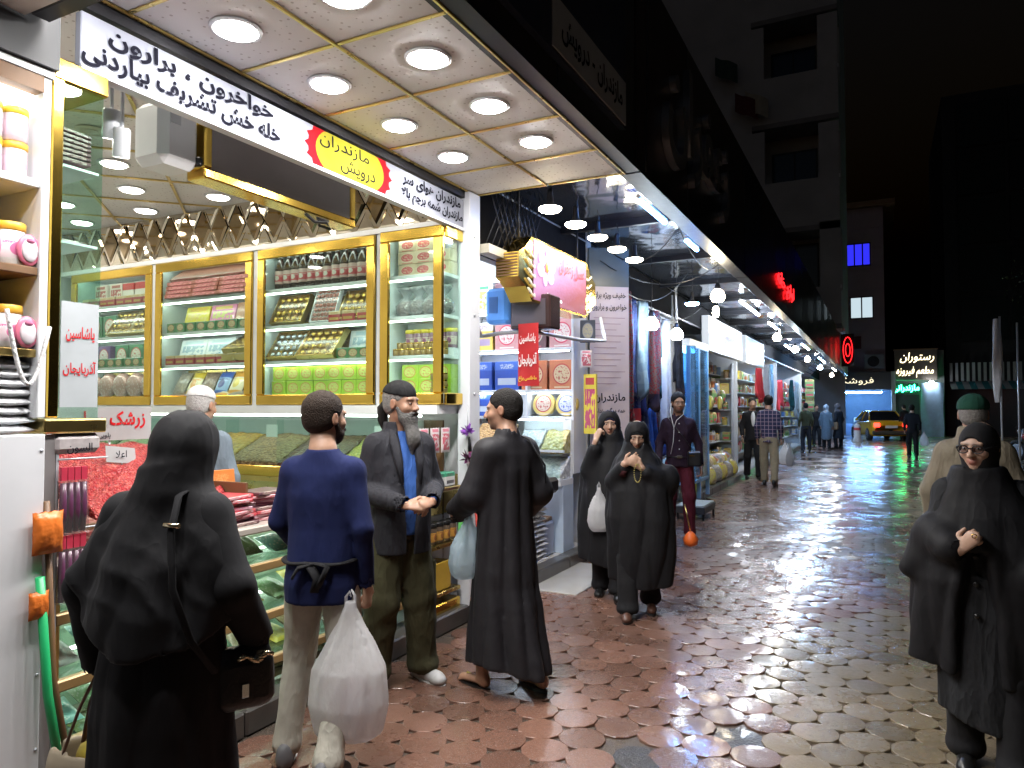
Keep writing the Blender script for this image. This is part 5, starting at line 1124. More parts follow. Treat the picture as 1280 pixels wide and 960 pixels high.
bar = Proto('bar_pack', 'pack', [('sleeve', MB().box(-.1, .1, -.015, .015, 0, .26, bev=.004).mesh('sleeve', printed('foil_sleeve', (.7, .65, .58), (.6, .2, .05), (.7, .3, .1), 'band'))), ('window', MB().box(-.07, .07, -.018, -.0155, .03, .15).mesh('window', FOILG))])
bar.put((-3.2, 2.56, .996), 'upright foil sweet pack with orange window on the counter', None, S90+.2, R(-8)); bar.put((-3.22, 2.80, .996), 'second upright foil pack behind the flat packs', None, S90-.1, R(-8))
# bins of barberries and dates at the near end
BARB = grains('barberry', ((.50, .03, .035), (.38, .02, .03), (.62, .10, .08)), 75, 1.0, .35); DATE = grains('jujube', ((.18, .03, .03), (.28, .08, .06), (.38, .2, .16)), 38, 1.0, .3)
pile(-3.75, -3.02, 2.0, 2.75, 1.10, 1.40, BARB, 'barberry_heap', 'big sloping heap of bright red barberries', 'heap', 'x', .06, n=30, seed=4)
pile(-3.5, -2.95, 1.74, 1.985, 1.08, 1.24, DATE, 'jujube_heap', 'smaller heap of dark red jujubes beside the barberries', 'heap', 'x', .04, n=24, seed=5)
bn = thing('heap_bin', 'wooden bin holding the barberry and jujube heaps', 'bin', (-3.35, 2.2, .996))
MB().box(-3.8, -2.99, 1.72, 1.735, .996, 1.12).build('board', BROWNW, bn); MB().box(-3.8, -2.99, 2.76, 2.775, .996, 1.2).build('board', BROWNW, bn); MB().box(-2.985, -2.965, 1.72, 2.775, .996, 1.11).build('board', BROWNW, bn); MB().box(-3.8, -2.99, 1.736, 2.759, .997, 1.045).build('bottom', BROWNW, bn); MB().box(-3.82, -3.801, 1.72, 2.775, .12, 1.3).build('board', BROWNW, bn)
ps = thing('price_sign', 'white price board with red Persian lettering above the barberries', 'sign', (-3.72, 2.45, 1.3))
MB().box(-3.735, -3.725, 2.16, 2.74, 1.42, 1.60).build('board', mat('price_board', (.36, .36, .36), .8), ps); MB().tube([(-3.74, 2.5, 1.2), (-3.74, 2.5, 1.45)], .006, 6).build('stake', STEEL, ps)
lettering('زرشک مجلسی', ps, (-3.722, 2.45, 1.53), YDIR, UP, .10, LETRED, width=.5, bold=.025)
lettering('پلویی', ps, (-3.722, 2.46, 1.445), YDIR, UP, .035, LETBLK, bold=.01)
pcd = thing('price_card', 'small tilted white price card stuck into the barberries', 'price card', (-3.4, 2.34, 1.27))
MB().add([(-3.40, 2.26, 1.33), (-3.40, 2.42, 1.31), (-3.42, 2.425, 1.39), (-3.42, 2.265, 1.41)], [(0, 1, 2, 3)]).build('card', mat('price_board', (.36, .36, .36), .8), pcd); MB().tube([(-3.41, 2.35, 1.24), (-3.41, 2.35, 1.34)], .004, 5).build('stick', STEEL, pcd)
lettering('اعلا', pcd, (-3.396, 2.335, 1.365), YDIR, UP, .035, LETBLK, bold=.01)

# ------------------------------------------------------------------ sign strip over the shop opening
ss = thing('shop_sign', 'long white shop sign strip with black Persian lettering and red emblem', 'sign', (-2.8, 3.2, 2.95))
SIGNW = mat('sign_white', (.33, .345, .41), .9, var=.05, spec=.1)
MB().box(-2.835, -2.795, 1.72, 4.66, 2.955, 3.175, bev=.004).build('board', SIGNW, ss); MB().box(-2.84, -2.785, 1.72, 4.66, 2.935, 2.954).build('trim', WHITEM, ss)
TX = -2.791
lettering('خواخرون ، برارون', ss, (TX, 2.28, 3.118), YDIR, UP, .098, LETBLK, width=.90, bold=.03); lettering('خله خش تشریف بیاردنی', ss, (TX, 2.25, 3.015), YDIR, UP, .105, LETBLK, width=1.06, bold=.03)
lettering('مازندران هوای سر', ss, (TX, 4.24, 3.118), YDIR, UP, .095, LETBLK, width=.74, bold=.03); lettering('مازندران شمه پرچم بالا', ss, (TX, 4.25, 3.015), YDIR, UP, .1, LETBLK, width=.78, bold=.03)
def scallop(cy, cz, ry, rz, x, n=64, bumps=22, amp=.05): return [(x, cy+ry*(1+amp*math.cos(bumps*2*math.pi*k/n))*math.cos(2*math.pi*k/n), cz+rz*(1+amp*.3*math.cos(bumps*2*math.pi*k/n))*math.sin(2*math.pi*k/n)) for k in range(n)]
def clampz(p): return [(a, b, min(max(c, 2.958), 3.172)) for a, b, c in p]
p = clampz(scallop(3.36, 3.065, .38, .21, -2.7935)); MB().add(p, [tuple(range(len(p)))]).build('emblem_rim', mat('emblem_scarlet', (.40, .012, .02), .9, spec=.1), ss)
p = clampz(scallop(3.36, 3.065, .31, .165, -2.7925, 48, 1, 0)); MB().add(p, [tuple(range(len(p)))]).build('emblem_field', mat('emblem_lime', (.36, .33, .03), .9, var=.3, vs=8, spec=.1), ss)
lettering('مازندران', ss, (TX, 3.30, 3.12), YDIR, UP, .085, LETBLK, width=.44, bold=.0); lettering('درویش', ss, (TX, 3.42, 3.02), YDIR, UP, .09, LETBLK, width=.32, bold=.005)
# white post between shops
po = thing('white_post', 'white metal post with bolts between the gold shop and the candy shop', 'post', (-2.8, 4.75, .12))
MB().box(-2.85, -2.745, 4.67, 4.83, .12, 3.24, bev=.006).build('column', WHITEM, po)
for z in (.5, 1.1, 1.7, 2.3, 2.9): MB().lathe([(.012, 0), (.012, .006), (.0001, .008)], (-2.745, 4.74, z), 8, axis=(1, 0, 0)).build('bolt', STEEL, po)
# hanging gold framed panel, air conditioner, spot lamps
hp = thing('hanging_screen', 'grey screen panel in a gold frame hanging behind the shop sign', 'screen', (-3.15, 3.15, 2.78))
MB().box(-3.2, -3.09, 2.60, 3.70, 2.84, 3.36).build('panel', mat('grey_screen', (.34, .31, .31), .25, var=.08, coat=.3), hp)
for a, b, c, d in ((2.55, 3.75, 2.785, 2.839), (2.55, 2.599, 2.84, 3.37), (3.701, 3.75, 2.84, 3.37)): MB().box(-3.22, -3.08, a, b, c, d, bev=.008).build('gold_frame', GOLD, hp)
MB().tube([(-3.1, 3.3, 2.78), (-3.08, 3.36, 2.74), (-3.06, 3.44, 2.75), (-3.07, 3.5, 2.72), (-3.1, 3.42, 2.735), (-3.06, 3.36, 2.76), (-3.08, 3.48, 2.77)], .011, 6).build('cable_bundle', BLACK, hp)
acu = thing('wall_air_conditioner', 'white air conditioner unit beside the gold framed panel', 'air conditioner', (-3.2, 2.4, 2.8))
MB().box(-3.32, -3.08, 2.30, 2.53, 2.80, 3.12, bev=.04).build('case', WHITEP, acu); MB().box(-3.079, -3.074, 2.34, 2.40, 3.0, 3.06).build('label_plate', mat('plate', (.5, .52, .55), .3), acu); MB().box(-3.12, -3.07, 2.50, 2.535, 2.83, 2.88, bev=.01).build('latch', BLACK, acu)
for i, (x, y, z) in enumerate(((-3.05, 2.02, 2.80), (-3.02, 2.05, 2.72))):
    t = thing('spot_lamp', ('white cylinder spot lamp hung behind the shop sign', 'lower white cylinder spot lamp hung behind the shop sign')[i], 'spot lamp', (x, y, z))
    MB().lathe([(.034, 0), (.036, .004), (.036, .12), (.03, .13), (.0001, .13)], (x, y, z), 16, axis=(.25, -.15, 1), cap=False).build('housing', WHITEM, t)
    MB().lathe([(.033, .004), (.0001, .004)], (x, y, z), 16, axis=(.25, -.15, 1), cap=False, smooth=False).build('lens', DLI, t)
    MB().tube([(x+.02, y-.01, z+.1), (x+.0, y, 3.38)], .008, 6).build('stem', WHITEM, t)
# ------------------------------------------------------------------ near end: gold corner case, white shelf unit
gc = thing('gold_corner_case', 'tall gold edged glass case at the near corner of the shop', 'display case', (-3.0, 1.72, 1.5))
MB().box(-2.84, -2.79, 1.615, 1.66, 1.56, 2.93, bev=.005).build('gold_post', GOLD, gc); MB().box(-3.3, -2.785, 1.615, 1.835, 2.86, 2.945, bev=.006).build('gold_top', GOLD, gc); MB().box(-3.3, -2.775, 1.60, 1.845, 1.50, 1.555, bev=.006).build('gold_base', GOLDB, gc)
MB().box(-2.806, -2.80, 1.66, 1.82, 1.556, 2.859).build('glass_front', GREENGLASS, gc); MB().box(-3.28, -2.81, 1.822, 1.828, 1.556, 2.859).build('glass_side', GREENGLASS, gc); MB().box(-3.3, -2.85, 1.61, 1.614, 1.556, 2.859).build('back_panel', CABI, gc)
for z in (1.95, 2.25, 2.55): MB().box(-3.27, -2.82, 1.62, 1.82, z-.01, z).build('shelf', WHITEP, gc)
for z in (2.26, 2.56): FL[2].put((-3.0, 1.72, z), 'dark sweet pack stacked inside the gold corner case', 'packs in the corner case', S90)
for k in range(7): FL[2].put((-2.93, 1.72, 2.56+.0195*(k+1)), 'brown foil pack in the pile inside the gold corner case', 'foil packs in the corner case', S90+random.uniform(-.1, .1), 0, .8)
cs2 = thing('paper_sign', 'white paper sign with red lettering taped to the corner case glass', 'sign', (-2.79, 1.74, 1.6)); MB().box(-2.798, -2.795, 1.665, 1.815, 1.60, 2.01).build('sheet', mat('paper', (.40, .43, .45), .8), cs2)
lettering('یاشاسین', cs2, (-2.793, 1.74, 1.885), YDIR, UP, .06, LETRED, width=.115, bold=.02); lettering('آذربایجان', cs2, (-2.793, 1.74, 1.75), YDIR, UP, .06, LETRED, width=.13, bold=.02)
wu = thing('white_shelf_unit', 'white shelf unit of jars beside the gold corner case', 'shelf unit', (-2.95, 1.3, .12))
MB().box(-3.1, -2.78, 1.575, 1.605, 1.56, 2.84, bev=.003).build('side_panel', WHITEP, wu); MB().box(-3.12, -3.1, .8, 1.6, 1.5, 2.84).build('back_panel', WHITEP, wu); MB().box(-3.1, -2.77, .8, 1.61, 2.842, 2.87).build('top_panel', WHITEP, wu)
MB().box(-3.1, -2.775, .8, 1.574, 2.78, 2.841).build('pelmet', BROWNW, wu)
for z, m in ((2.45, WHITEP), (2.12, BROWNW), (1.815, GOLDB)): MB().box(-3.099, -2.79, .8, 1.574, z-.03, z, bev=.003).build('shelf', m, wu)
MB().box(-3.09, -2.81, .85, 1.56, 2.755, 2.77).build('led_strip', glow('dim_led', (1, .97, .92), 2.2), wu)
MB().box(-2.82, -2.765, .6, 1.60, .13, 1.50, bev=.005).build('lower_panel', mat('white_riveted_panel', (.72, .73, .76), .35, var=.08), wu)
for z in (.35, .62, .95, 1.2, 1.44): MB().lathe([(.006, 0), (.006, .003), (.0001, .005)], (-2.765, 1.585, z), 8, axis=(1, 0, 0)).build('rivet', STEEL, wu)
MB().box(-2.85, -2.75, .2, 1.615, 2.873, 3.6).build('grey_header', GREYP, wu); MB().box(-2.83, -2.79, 1.606, 1.65, .13, 1.495).build('corner_post', mat('grey_post', (.28, .26, .26), .4, .3), wu)
jl = mat('jar_orange_lid', (.75, .42, .05), .35); jl2 = mat('jar_yellow_lid', (.78, .65, .06), .35); jb = printed('pink_jar_print', (.62, .50, .55), (.70, .55, .62), (.58, .40, .52), 'label', ax='y'); jb2 = printed('white_jar_print', (.70, .70, .68), (.78, .70, .72), (.7, .2, .4), 'label', ax='y')
j1 = jar('sweet_jar', .042, .13, jb, jl); j2 = jar('sweet_jar', .042, .13, jb, jl2); j3 = jar('candy_tub', .05, .16, jb2, jl)
for i, y in enumerate((1.52, 1.43, 1.34, 1.25, 1.16)):
    for k in range(2 if i % 2 else 3): (j1, j2)[(i+k) % 2].put((-2.86, y, 2.451+k*.131 if k < 2 else 2.451+.262), 'pink labelled jar with %s lid on the top shelf' % ('orange', 'yellow')[(i+k) % 2], '%s lidded jars' % ('orange', 'yellow')[(i+k) % 2], .3) if 2.451+k*.131 < 2.64 else None
    j3.put((-2.86, y-.01, 2.121), 'candy tub with orange lid on the middle white shelf', 'candy tubs on the middle shelf'); j3.put((-2.87, y-.01, 1.816), 'candy tub with orange lid on the gold edged shelf', 'candy tubs on the lower shelf')
HRT = mat('pink_heart_pack', (.70, .18, .28), .3); HRC = mat('heart_face', (.72, .66, .70), .3, var=.3, vs=30)
hb = MB().ell((0, 0, .06), (.042, .012, .06), 14, 8).mesh('shell', HRT); hf = MB().ell((0, -.008, .058), (.03, .009, .044), 10, 8).mesh('face', HRC); hcap = MB().ell((0, -.012, .092), (.016, .008, .010), 8, 6).mesh('bow', mat('rose_bow', (.40, .10, .2), .4))
heart = Proto('tub_tag', 'tag', [('shell', hb), ('face', hf), ('bow', hcap)])
for z in (2.121, 1.816):
    for i, y in enumerate((1.545, 1.41, 1.28)): heart.put((-2.80, y, z+(.12 if i % 2 else 0)*0), 'pink tag with pale face on the %s tubs' % ('middle' if z > 2 else 'lower'), 'pink tub tags %d' % int(z), S90)
SILV = mat('silver_packet', (.75, .76, .78), .4, .1, var=.3, vs=30, bump=.6, bs=50)
sp = pouch('silver_packet', .2, .17, .05, SILV, seed=40)
for k in range(8):
    for y in (1.5, 1.3): sp.put((-2.82, y, 1.515+k*.034), 'crumpled silver packet under the jar shelves, ' + NTH[k] + ' layer up in the ' + ('corner pile' if y > 1.4 else 'inner pile'), 'silver packets pile', S90, R(-84))
MB().tube([(-2.755, 1.45+.15*t, 1.95-.05*t-1.1*math.sin(t*math.pi)*.22) for t in [i/14 for i in range(15)]], .0075, 6).build('bead_chain', mat('white_beads', (.75, .75, .75), .3, bump=1, bs=90), label='string of white beads looped over the white panel', cat='beads')
# sachets, poles, orange bag at the near end
SACH = mat('purple_sachet', (.10, .03, .07), .25, var=.4, vs=30); SRED = mat('red_topper', (.55, .04, .08), .4); SCLR = pane('sachet_film', (.92, .9, .9), 1.2, .1, haze=.04)
for j, z in enumerate((1.12, .86)):
    for i in range(4):
        y = 1.675+i*.026; t = thing('hanging_sachet', 'purple sachet with red topper on the %s rail, %s from the gold case' % (('upper', 'lower')[j], NTH[i]), 'sachet', (-2.78, y, z), 0, 'hanging purple sachets')
        MB().tube([(-2.78, y, z), (-2.775, y, z+.08), (-2.775, y, z+.19)], [.011, .015, .012], 7).build('sausage', SACH, t); MB().box(-2.785, -2.77, y-.011, y+.011, z+.2, z+.25).build('topper', SRED, t); MB().box(-2.79, -2.764, y-.016, y+.016, z-.005, z+.2).build('film', SCLR, t)
rk = thing('sachet_rack', 'thin wire rack the purple sachets hang from', 'rack', (-2.8, 1.75, 1.0)); MB().tube([(-2.79, 1.66, 1.40), (-2.775, 1.85, 1.40)], .004, 6).build('rail', STEEL, rk); MB().tube([(-2.79, 1.66, 1.13), (-2.775, 1.85, 1.13)], .004, 6).build('rail', STEEL, rk); MB().box(-2.80, -2.79, 1.655, 1.665, .13, 1.42).build('upright', STEEL, rk)
ug = thing('folded_fabric_sign', 'crumpled grey patterned cover tied under the gold case', 'cover', (-2.8, 1.74, 1.42)); MB().box(-2.85, -2.778, 1.64, 1.83, 1.42, 1.498, bev=.02).build('cover', mat('grey_pattern', (.40, .36, .36), .7, var=.5, vs=25), ug); lettering('السون', ug, (-2.774, 1.735, 1.44), YDIR, UP, .04, LETBLK, bold=.01)
MB().tube([(-2.70, 1.66, .14), (-2.72, 1.60, .55), (-2.74, 1.575, .98)], .016, 8).build('green_pole', mat('green_plastic', (.02, .42, .14), .35), label='green plastic pole leaning against the white panel', cat='pole')
MB().tube([(-2.66, 1.70, .0), (-2.74, 1.63, .6), (-2.77, 1.61, 1.25)], .012, 8).build('wooden_pole', BROWNW, label='brown wooden pole leaning beside the green pole', cat='pole')
ob = pouch('orange_bag', .16, .22, .1, mat('orange_plastic', (.72, .18, .03), .3, var=.25, vs=12, bump=.6, bs=18), seed=50)
ob.put((-2.74, 1.60, 1.06), 'crumpled orange plastic bag hanging at the panel edge', None, S90, 0, .7); ob.put((-2.735, 1.57, .83), 'smaller orange plastic bag tied below the first', None, S90, 0, .45)
# ================================================================== stand beside the white post (end of shop 1)
st = thing('corner_stand', 'small gold stand of packets below the narrow cabinet by the post', 'stand', (-2.95, 4.4, .12))
for z in (.28, .62, 1.02): MB().box(-3.12, -2.80, 4.16, 4.64, z-.03, z, bev=.005).build('shelf', GOLDB, st)
MB().box(-3.12, -2.80, 4.16, 4.64, .121, .2, bev=.01).build('base', GOLD, st); MB().box(-3.14, -3.121, 4.16, 4.64, .12, 1.5).build('back_panel', CABI, st)
MB().box(-3.12, -2.95, 4.62, 4.64, .2, 1.5).build('side_panel', BROWNW, st)
CANC = printed('amber_canister', (.10, .07, .05), (.55, .28, .06), (.3, .12, .04), 'label'); can_a = jar('canister', .04, .15, CANC, BLACK)
for y in (4.24, 4.33, 4.42, 4.51, 4.6): can_a.put((-2.86, y, .621), 'dark canister with amber label on the corner stand', 'amber canisters', S90)
can_w = carton('small_carton', .13, .1, .1, printed('white_green_carton', (.7, .7, .68), (.05, .35, .2), (.1, .1, .1), 'band'))
for y in (4.26, 4.40, 4.54): can_w.put((-2.88, y, 1.021), 'white and green carton on the stand by the white post', 'white green cartons', S90)
hpk = pouch('hanging_packet', .12, .18, .03, printed('strawberry_packet', (.68, .62, .62), (.5, .05, .08), (.6, .2, .25), 'photo'), seed=61)
for y in (4.22, 4.36, 4.50): hpk.put((-2.85, y, 1.27), 'white and red packet hanging above the cartons', 'strawberry packets', S90)
toy = carton('bright_pack', .2, .05, .26, printed('rainbow_pack', (.15, .55, .15), (.8, .15, .1), (.8, .6, .05), 'photo')); toy.put((-2.72, 4.56, .62), 'bright rainbow coloured pack hanging beside the canisters', None, S90+.3)
BGT = carton('gold_sack', .3, .2, .2, mat('yellow_sack', (.65, .42, .05), .4, var=.2)); BGT.put((-2.93, 4.4, .282), 'yellow sack on the lowest shelf of the corner stand', None, S90)
FLW = mat('saffron_petal', (.30, .10, .50), .5, var=.3)
for i, z in enumerate((1.42, 1.22, .98)):
    rr = random.Random(i); mb = MB()
    for k in range(26):
        a = rr.uniform(0, 6.28); e = rr.uniform(-.6, 1.2); l = rr.uniform(.05, .085); d = Vector((math.cos(a)*math.cos(e), math.sin(a)*math.cos(e), math.sin(e)))
        n = d.cross(Vector((rr.random(), rr.random(), rr.random()))).normalized()*.014; c = Vector((-2.73, 4.62, z)); mb.add([c, c+d*l*.5+n, c+d*l, c+d*l*.5-n], [(0, 1, 2, 3)])
    t = thing('saffron_bunch', ('purple saffron flower bunch hanging highest on the white post', 'purple saffron flower bunch in the middle on the white post', 'purple saffron flower bunch hanging lowest on the white post')[i], 'flowers', (-2.73, 4.62, z-.08))
    mb.build('petals', FLW if i != 1 else mat('dark_petal', (.12, .03, .10), .5), t); MB().tube([(-2.73, 4.62, z+.0), (-2.738, 4.63, z+.2)], .003, 5).build('thread', STEEL, t)
br = thing('red_broom', 'red broom handle with black tip leaning on the white post', 'broom', (-2.6, 4.72, .1)); MB().tube([(-2.62, 4.70, .12), (-2.735, 4.66, 1.28)], .013, 8).build('handle', mat('red_handle', (.55, .08, .07), .35), br); MB().tube([(-2.734, 4.66, 1.27), (-2.745, 4.656, 1.38)], .015, 8).build('grip', BLACK, br); MB().box(-2.74, -2.52, 4.67, 4.73, .0, .12, bev=.02).build('brush', mat('brush_dark', (.08, .03, .03), .8), br)

# ================================================================== SHOP 2 (candy and saffron)
s2 = thing('candy_shelves', 'white wall shelves of sweet boxes inside the candy shop', 'shelves', (-3.8, 7.25, .12))
for z in (1.5, 1.79, 2.24, 2.68, 3.05): MB().box(-4.95, -2.9, 7.06, 7.41, z-.03, z, bev=.003).build('shelf', WHITEP, s2)
for x in (-4.97, -4.2, -3.43, -2.89): MB().box(x-.012, x+.012, 7.055, 7.415, .9, 3.1).build('upright', WHITEP, s2)
LEDB = glow('candy_led', (.75, .85, 1.0), 12.0)
for z in (1.76, 2.21, 2.65, 3.02): MB().box(-4.9, -2.95, 7.10, 7.115, z-.012, z-.001).build('led_strip', LEDB, s2)
pr = dict(red=printed('candy_red', (.62, .03, .03), (.7, .1, .08), (.6, .3, .2), 'oval'), yel=printed('candy_yellow', (.75, .55, .12), (.75, .72, .62), (.4, .3, .45), 'band'), pnk=printed('candy_pink', (.55, .28, .28), (.72, .62, .58), (.55, .05, .10), 'oval'), wht=printed('candy_white', (.74, .74, .72), (.75, .40, .05), (.08, .35, .15), 'photo'), blu=printed('candy_blue', (.03, .08, .38), (.06, .14, .5), (.5, .55, .65), 'band'), orn=printed('candy_ornate', (.55, .18, .08), (.65, .50, .30), (.45, .06, .05), 'oval'), cof=printed('candy_coffee', (.5, .22, .06), (.6, .5, .4), (.2, .08, .04), 'photo'), lil=printed('candy_lilac', (.55, .42, .66), (.72, .66, .74), (.4, .1, .4), 'oval'), drk=printed('candy_dark', (.14, .07, .08), (.35, .1, .12), (.55, .5, .4), 'oval'))
bx = {k: carton('sweet_box', .30, .12, .32, m) for k, m in pr.items()}
lay = [(2.681, 'pnk pnk wht drk yel pnk'), (2.241, 'red red yel pnk drk pnk'), (1.791, 'wht wht blu blu orn orn'), (1.501, 'cof lil blu')]
CNM = dict(red='bright red', yel='yellow and white', pnk='pink', wht='white and orange', blu='dark blue', orn='ornate orange', cof='coffee brown', lil='lilac', drk='dark maroon')
for z, row in lay:
    ks = row.split(); n = len(ks); w = .335
    for i, k in enumerate(ks): bx[k].put((-4.72+i*w+(0 if z > 1.6 else .0), 7.20, z), '%s box on the candy shelf %s' % ('white' if k == 'wht' else CNM[k], {2.681: 'above the red boxes', 2.241: 'with the red boxes', 1.791: 'with the blue boxes', 1.501: 'below the blue boxes'}[z]), '%s candy boxes at %.1f m' % (CNM[k], z), random.uniform(-.05, .05), 0, 1 if z > 1.6 else .83)
tin = [Proto('round_tin', 'tin', [('tin', MB().lathe([(.0001, 0), (.125, 0), (.13, .01), (.13, .05), (.125, .06), (.0001, .06)], (0, .03, .13), 28, axis=(0, -1, 0), smooth=False).mesh('tin', printed('tin_%d' % i, (.65, .50, .15), c2, c3, 'oval')))]) for i, (c2, c3) in enumerate((((.62, .5, .4), (.45, .05, .06)), ((.6, .62, .7), (.08, .12, .45))))]
tin[0].put((-3.26, 7.14, 1.501), 'round tin with red floral picture on the candy shelves', None, 0, R(-8)); tin[1].put((-2.99, 7.14, 1.501), 'round tin with blue medallion on the candy shelves', None, 0, R(-8))
for i, x in enumerate((-3.32, -3.1)): pass
# sugar candy bins
cbn = thing('candy_bin', 'glass fronted bin unit of pale rock candy in the candy shop', 'bin', (-3.2, 6.9, .12))
MB().box(-3.45, -2.88, 6.72, 7.05, .80, .86).build('base', WHITEP, cbn); MB().box(-3.45, -2.88, 6.78, 7.05, .121, .799).build('body', mat('blue_white_counter', (.55, .66, .8), .3), cbn)
for z0, z1, y in ((.88, 1.12, 6.72), (1.16, 1.46, 6.80)):
    MB().box(-3.44, -2.89, y, y+.006, z0, z1).build('glass_front', GLASS, cbn); MB().box(-3.45, -2.88, y-.01, y+.02, z0-.025, z0-.001).build('edge', WHITEM, cbn)
MB().box(-3.44, -2.89, 7.03, 7.05, .861, 1.47).build('back_panel', WHITEP, cbn); MB().box(-3.43, -2.9, 6.84, 6.85, 1.462, 1.472).build('led_strip', LEDB, cbn)
SUG = grains('white_rock_candy', ((.68, .7, .72), (.75, .76, .78), (.55, .58, .62)), 30, 1.0, .2); SUGY = grains('yellow_rock_candy', ((.65, .55, .2), (.72, .64, .32), (.55, .45, .12)), 30, 1.0, .2)
pile(-3.43, -3.17, 6.82, 7.02, 1.17, 1.36, SUG, 'rock_candy_heap', 'pale blue-white rock candy in the upper bin', 'heap', n=12); pile(-3.15, -2.9, 6.82, 7.02, 1.17, 1.36, SUGY, 'rock_candy_heap', 'yellow rock candy in the upper bin', 'heap', n=12)
pile(-3.43, -2.9, 6.735, 7.02, .89, 1.08, SUG, 'rock_candy_heap', 'white sugar crystals in the lower candy bin', 'heap', n=16, seed=3)
lb = thing('low_freezer', 'low grey tub of mixed nuts on the candy shop floor', 'tub', (-3.1, 6.5, .12)); MB().box(-3.35, -2.95, 6.35, 6.72, .121, .46, bev=.02).build('tub', mat('grey_tub', (.40, .44, .55), .35), lb)
pile(-3.33, -2.97, 6.37, 6.70, .46, .50, grains('mixed_nuts', ((.3, .18, .1), (.45, .3, .18), (.2, .1, .06)), 45), 'nut_heap', 'mixed nuts filling the low grey tub', 'heap', n=12)
MB().box(-3.3, -2.9, 5.1, 5.6, .121, .95, bev=.01).build('till_desk', mat('till_desk_white', (.6, .62, .66), .4), label='plain pale desk just inside the candy shop', cat='desk')
pile(-3.95, -3.5, 6.6, 7.0, 1.12, 1.42, grains('orange_nuts', ((.55, .3, .08), (.65, .4, .14), (.4, .2, .05)), 45), 'nut_heap', 'orange brown nuts in the candy shop corner tray', 'heap', n=14); pile(-3.5, -3.46, 5.9, 6.5, 1.0, 1.05, mat('blackish', (.03, .03, .05), .5), 'tray_lip', 'dark tray edge in the candy shop', 'tray', n=3)
ctb = thing('corner_table', 'white table carrying candy trays in the candy shop', 'table', (-3.8, 6.4, .12)); MB().box(-4.4, -3.5, 5.8, 7.02, .9, .99, bev=.01).build('top', WHITEP, ctb); MB().box(-4.35, -3.55, 5.85, 7.0, .121, .899).build('body', mat('pink_table_side', (.6, .3, .35), .5), ctb)
pile(-3.95, -3.52, 5.85, 6.4, 1.0, 1.14, grains('licorice', ((.05, .03, .04), (.55, .2, .2), (.6, .55, .5)), 22), 'candy_heap', 'black red and white candy mix on the corner table', 'heap', 'x', n=14); pile(-3.95, -3.52, 6.42, 6.58, 1.0, 1.12, grains('redcandy', ((.55, .04, .1), (.65, .1, .15), (.4, .02, .06)), 40), 'candy_heap', 'bright red candy on the corner table', 'heap', 'x', n=10)
# silver packs stack outside
SPW = pouch('clear_packet', .26, .2, .06, printed('clear_silver_pack', (.52, .52, .54), (.65, .65, .66), (.3, .26, .24), 'dots'), seed=70)
for k in range(13):
    for y in (6.12, 6.36): SPW.put((-2.92, y, .125+k*.048), 'clear silver packet before the candy shop, ' + NTH[k] + ' layer up, ' + ('nearer the white post' if y < 6.2 else 'nearer the text pillar'), 'stack of clear packets', S90+random.uniform(-.15, .15), R(-84))
MB().box(-3.05, -2.80, 6.0, 6.5, .77, .92, bev=.03).build('black_crate', BLACK, label='black crate on top of the clear packet stack', cat='crate')
MB().box(-3.5, -2.9, 5.65, 5.95, .121, .17).build('doormat', mat('yellowish_mat', (.5, .47, .3), .7), label='pale yellow mat inside the candy shop entrance', cat='mat')
for y0, y1, z, lab in ((4.99, 7.40, 2.86, 'black shutter box above the candy shop opening'), (7.56, 11.28, 3.02, 'dark header board above the scarf shop'), (11.44, 41.7, 3.05, 'dark header board above the grocery and far shops')):
    t = thing('shutter_box', lab, 'shutter box', (-2.85, (y0+y1)/2, z)); MB().box(-2.95, -2.865, y0, y1, z, 3.425, bev=.01).build('housing', mat('matt_black', (.012, .012, .013), .95, spec=.05), t); MB().box(-2.97, -2.875, y0, y1, z-.03, z-.001).build('bottom_rail', DARKM, t)
# saffron light box
lbx = thing('saffron_light_box', 'lit saffron sign box with carved gold ends over the candy shop', 'sign', (-2.62, 5.97, 2.45))
def hexo(x, s=1.0, dz=0): return [(x, 5.97+dy*s, 2.745+z*s+dz) for dy, z in ((-.62, -.27), (.62, -.27), (.74, -.16), (.87, -.10), (.87, .10), (.74, .16), (.62, .27), (-.62, .27), (-.74, .16), (-.87, .10), (-.87, -.10), (-.74, -.16))]
def saffron():
    m, nt, b = _nt('saffron_sign_print'); g = texco(nt, 'Generated'); s = nt.nodes.new('ShaderNodeSeparateXYZ'); nt.links.new(g, s.inputs[0]); y, z = s.outputs[1], s.outputs[2]
    n = noise(nt, g, 26, 4); f = mth(nt, 'MULTIPLY_ADD', mth(nt, 'SUBTRACT', y, z), 1.6, mth(nt, 'MULTIPLY_ADD', n, .5, -.1), clamp=True)
    c = mixc(nt, f, (.42, .18, .36), (.28, .03, .028)); w = nt.nodes.new('ShaderNodeTexWave'); nt.links.new(g, w.inputs[0]); w.inputs['Scale'].default_value = 2.5; w.inputs['Distortion'].default_value = 4
    c = mixc(nt, mth(nt, 'MULTIPLY', w.outputs['Fac'], .3), c, (.55, .35, .48)); sk(nt, b.inputs['Base Color'], c); sk(nt, b.inputs['Emission Color'], c); b.inputs['Emission Strength'].default_value = .12; b.inputs['Roughness'].default_value = .5; return m
a = hexo(-2.55); b = hexo(-2.75); n = 12; MB().add(a+b, [tuple(range(n, 2*n))[::-1]]+[(i, n+i, n+(i+1) % n, (i+1) % n) for i in range(n)]).build('gold_case', GOLD, lbx)
MB().add(hexo(-2.549), [tuple(range(12))]).build('gold_face', GOLD, lbx); fp = [(-2.544, 5.97+dy, 2.745+z) for dy, z in ((-.60, -.25), (.60, -.25), (.60, .25), (-.60, .25))]; MB().add(fp, [(0, 1, 2, 3)]).build('picture_face', saffron(), lbx)
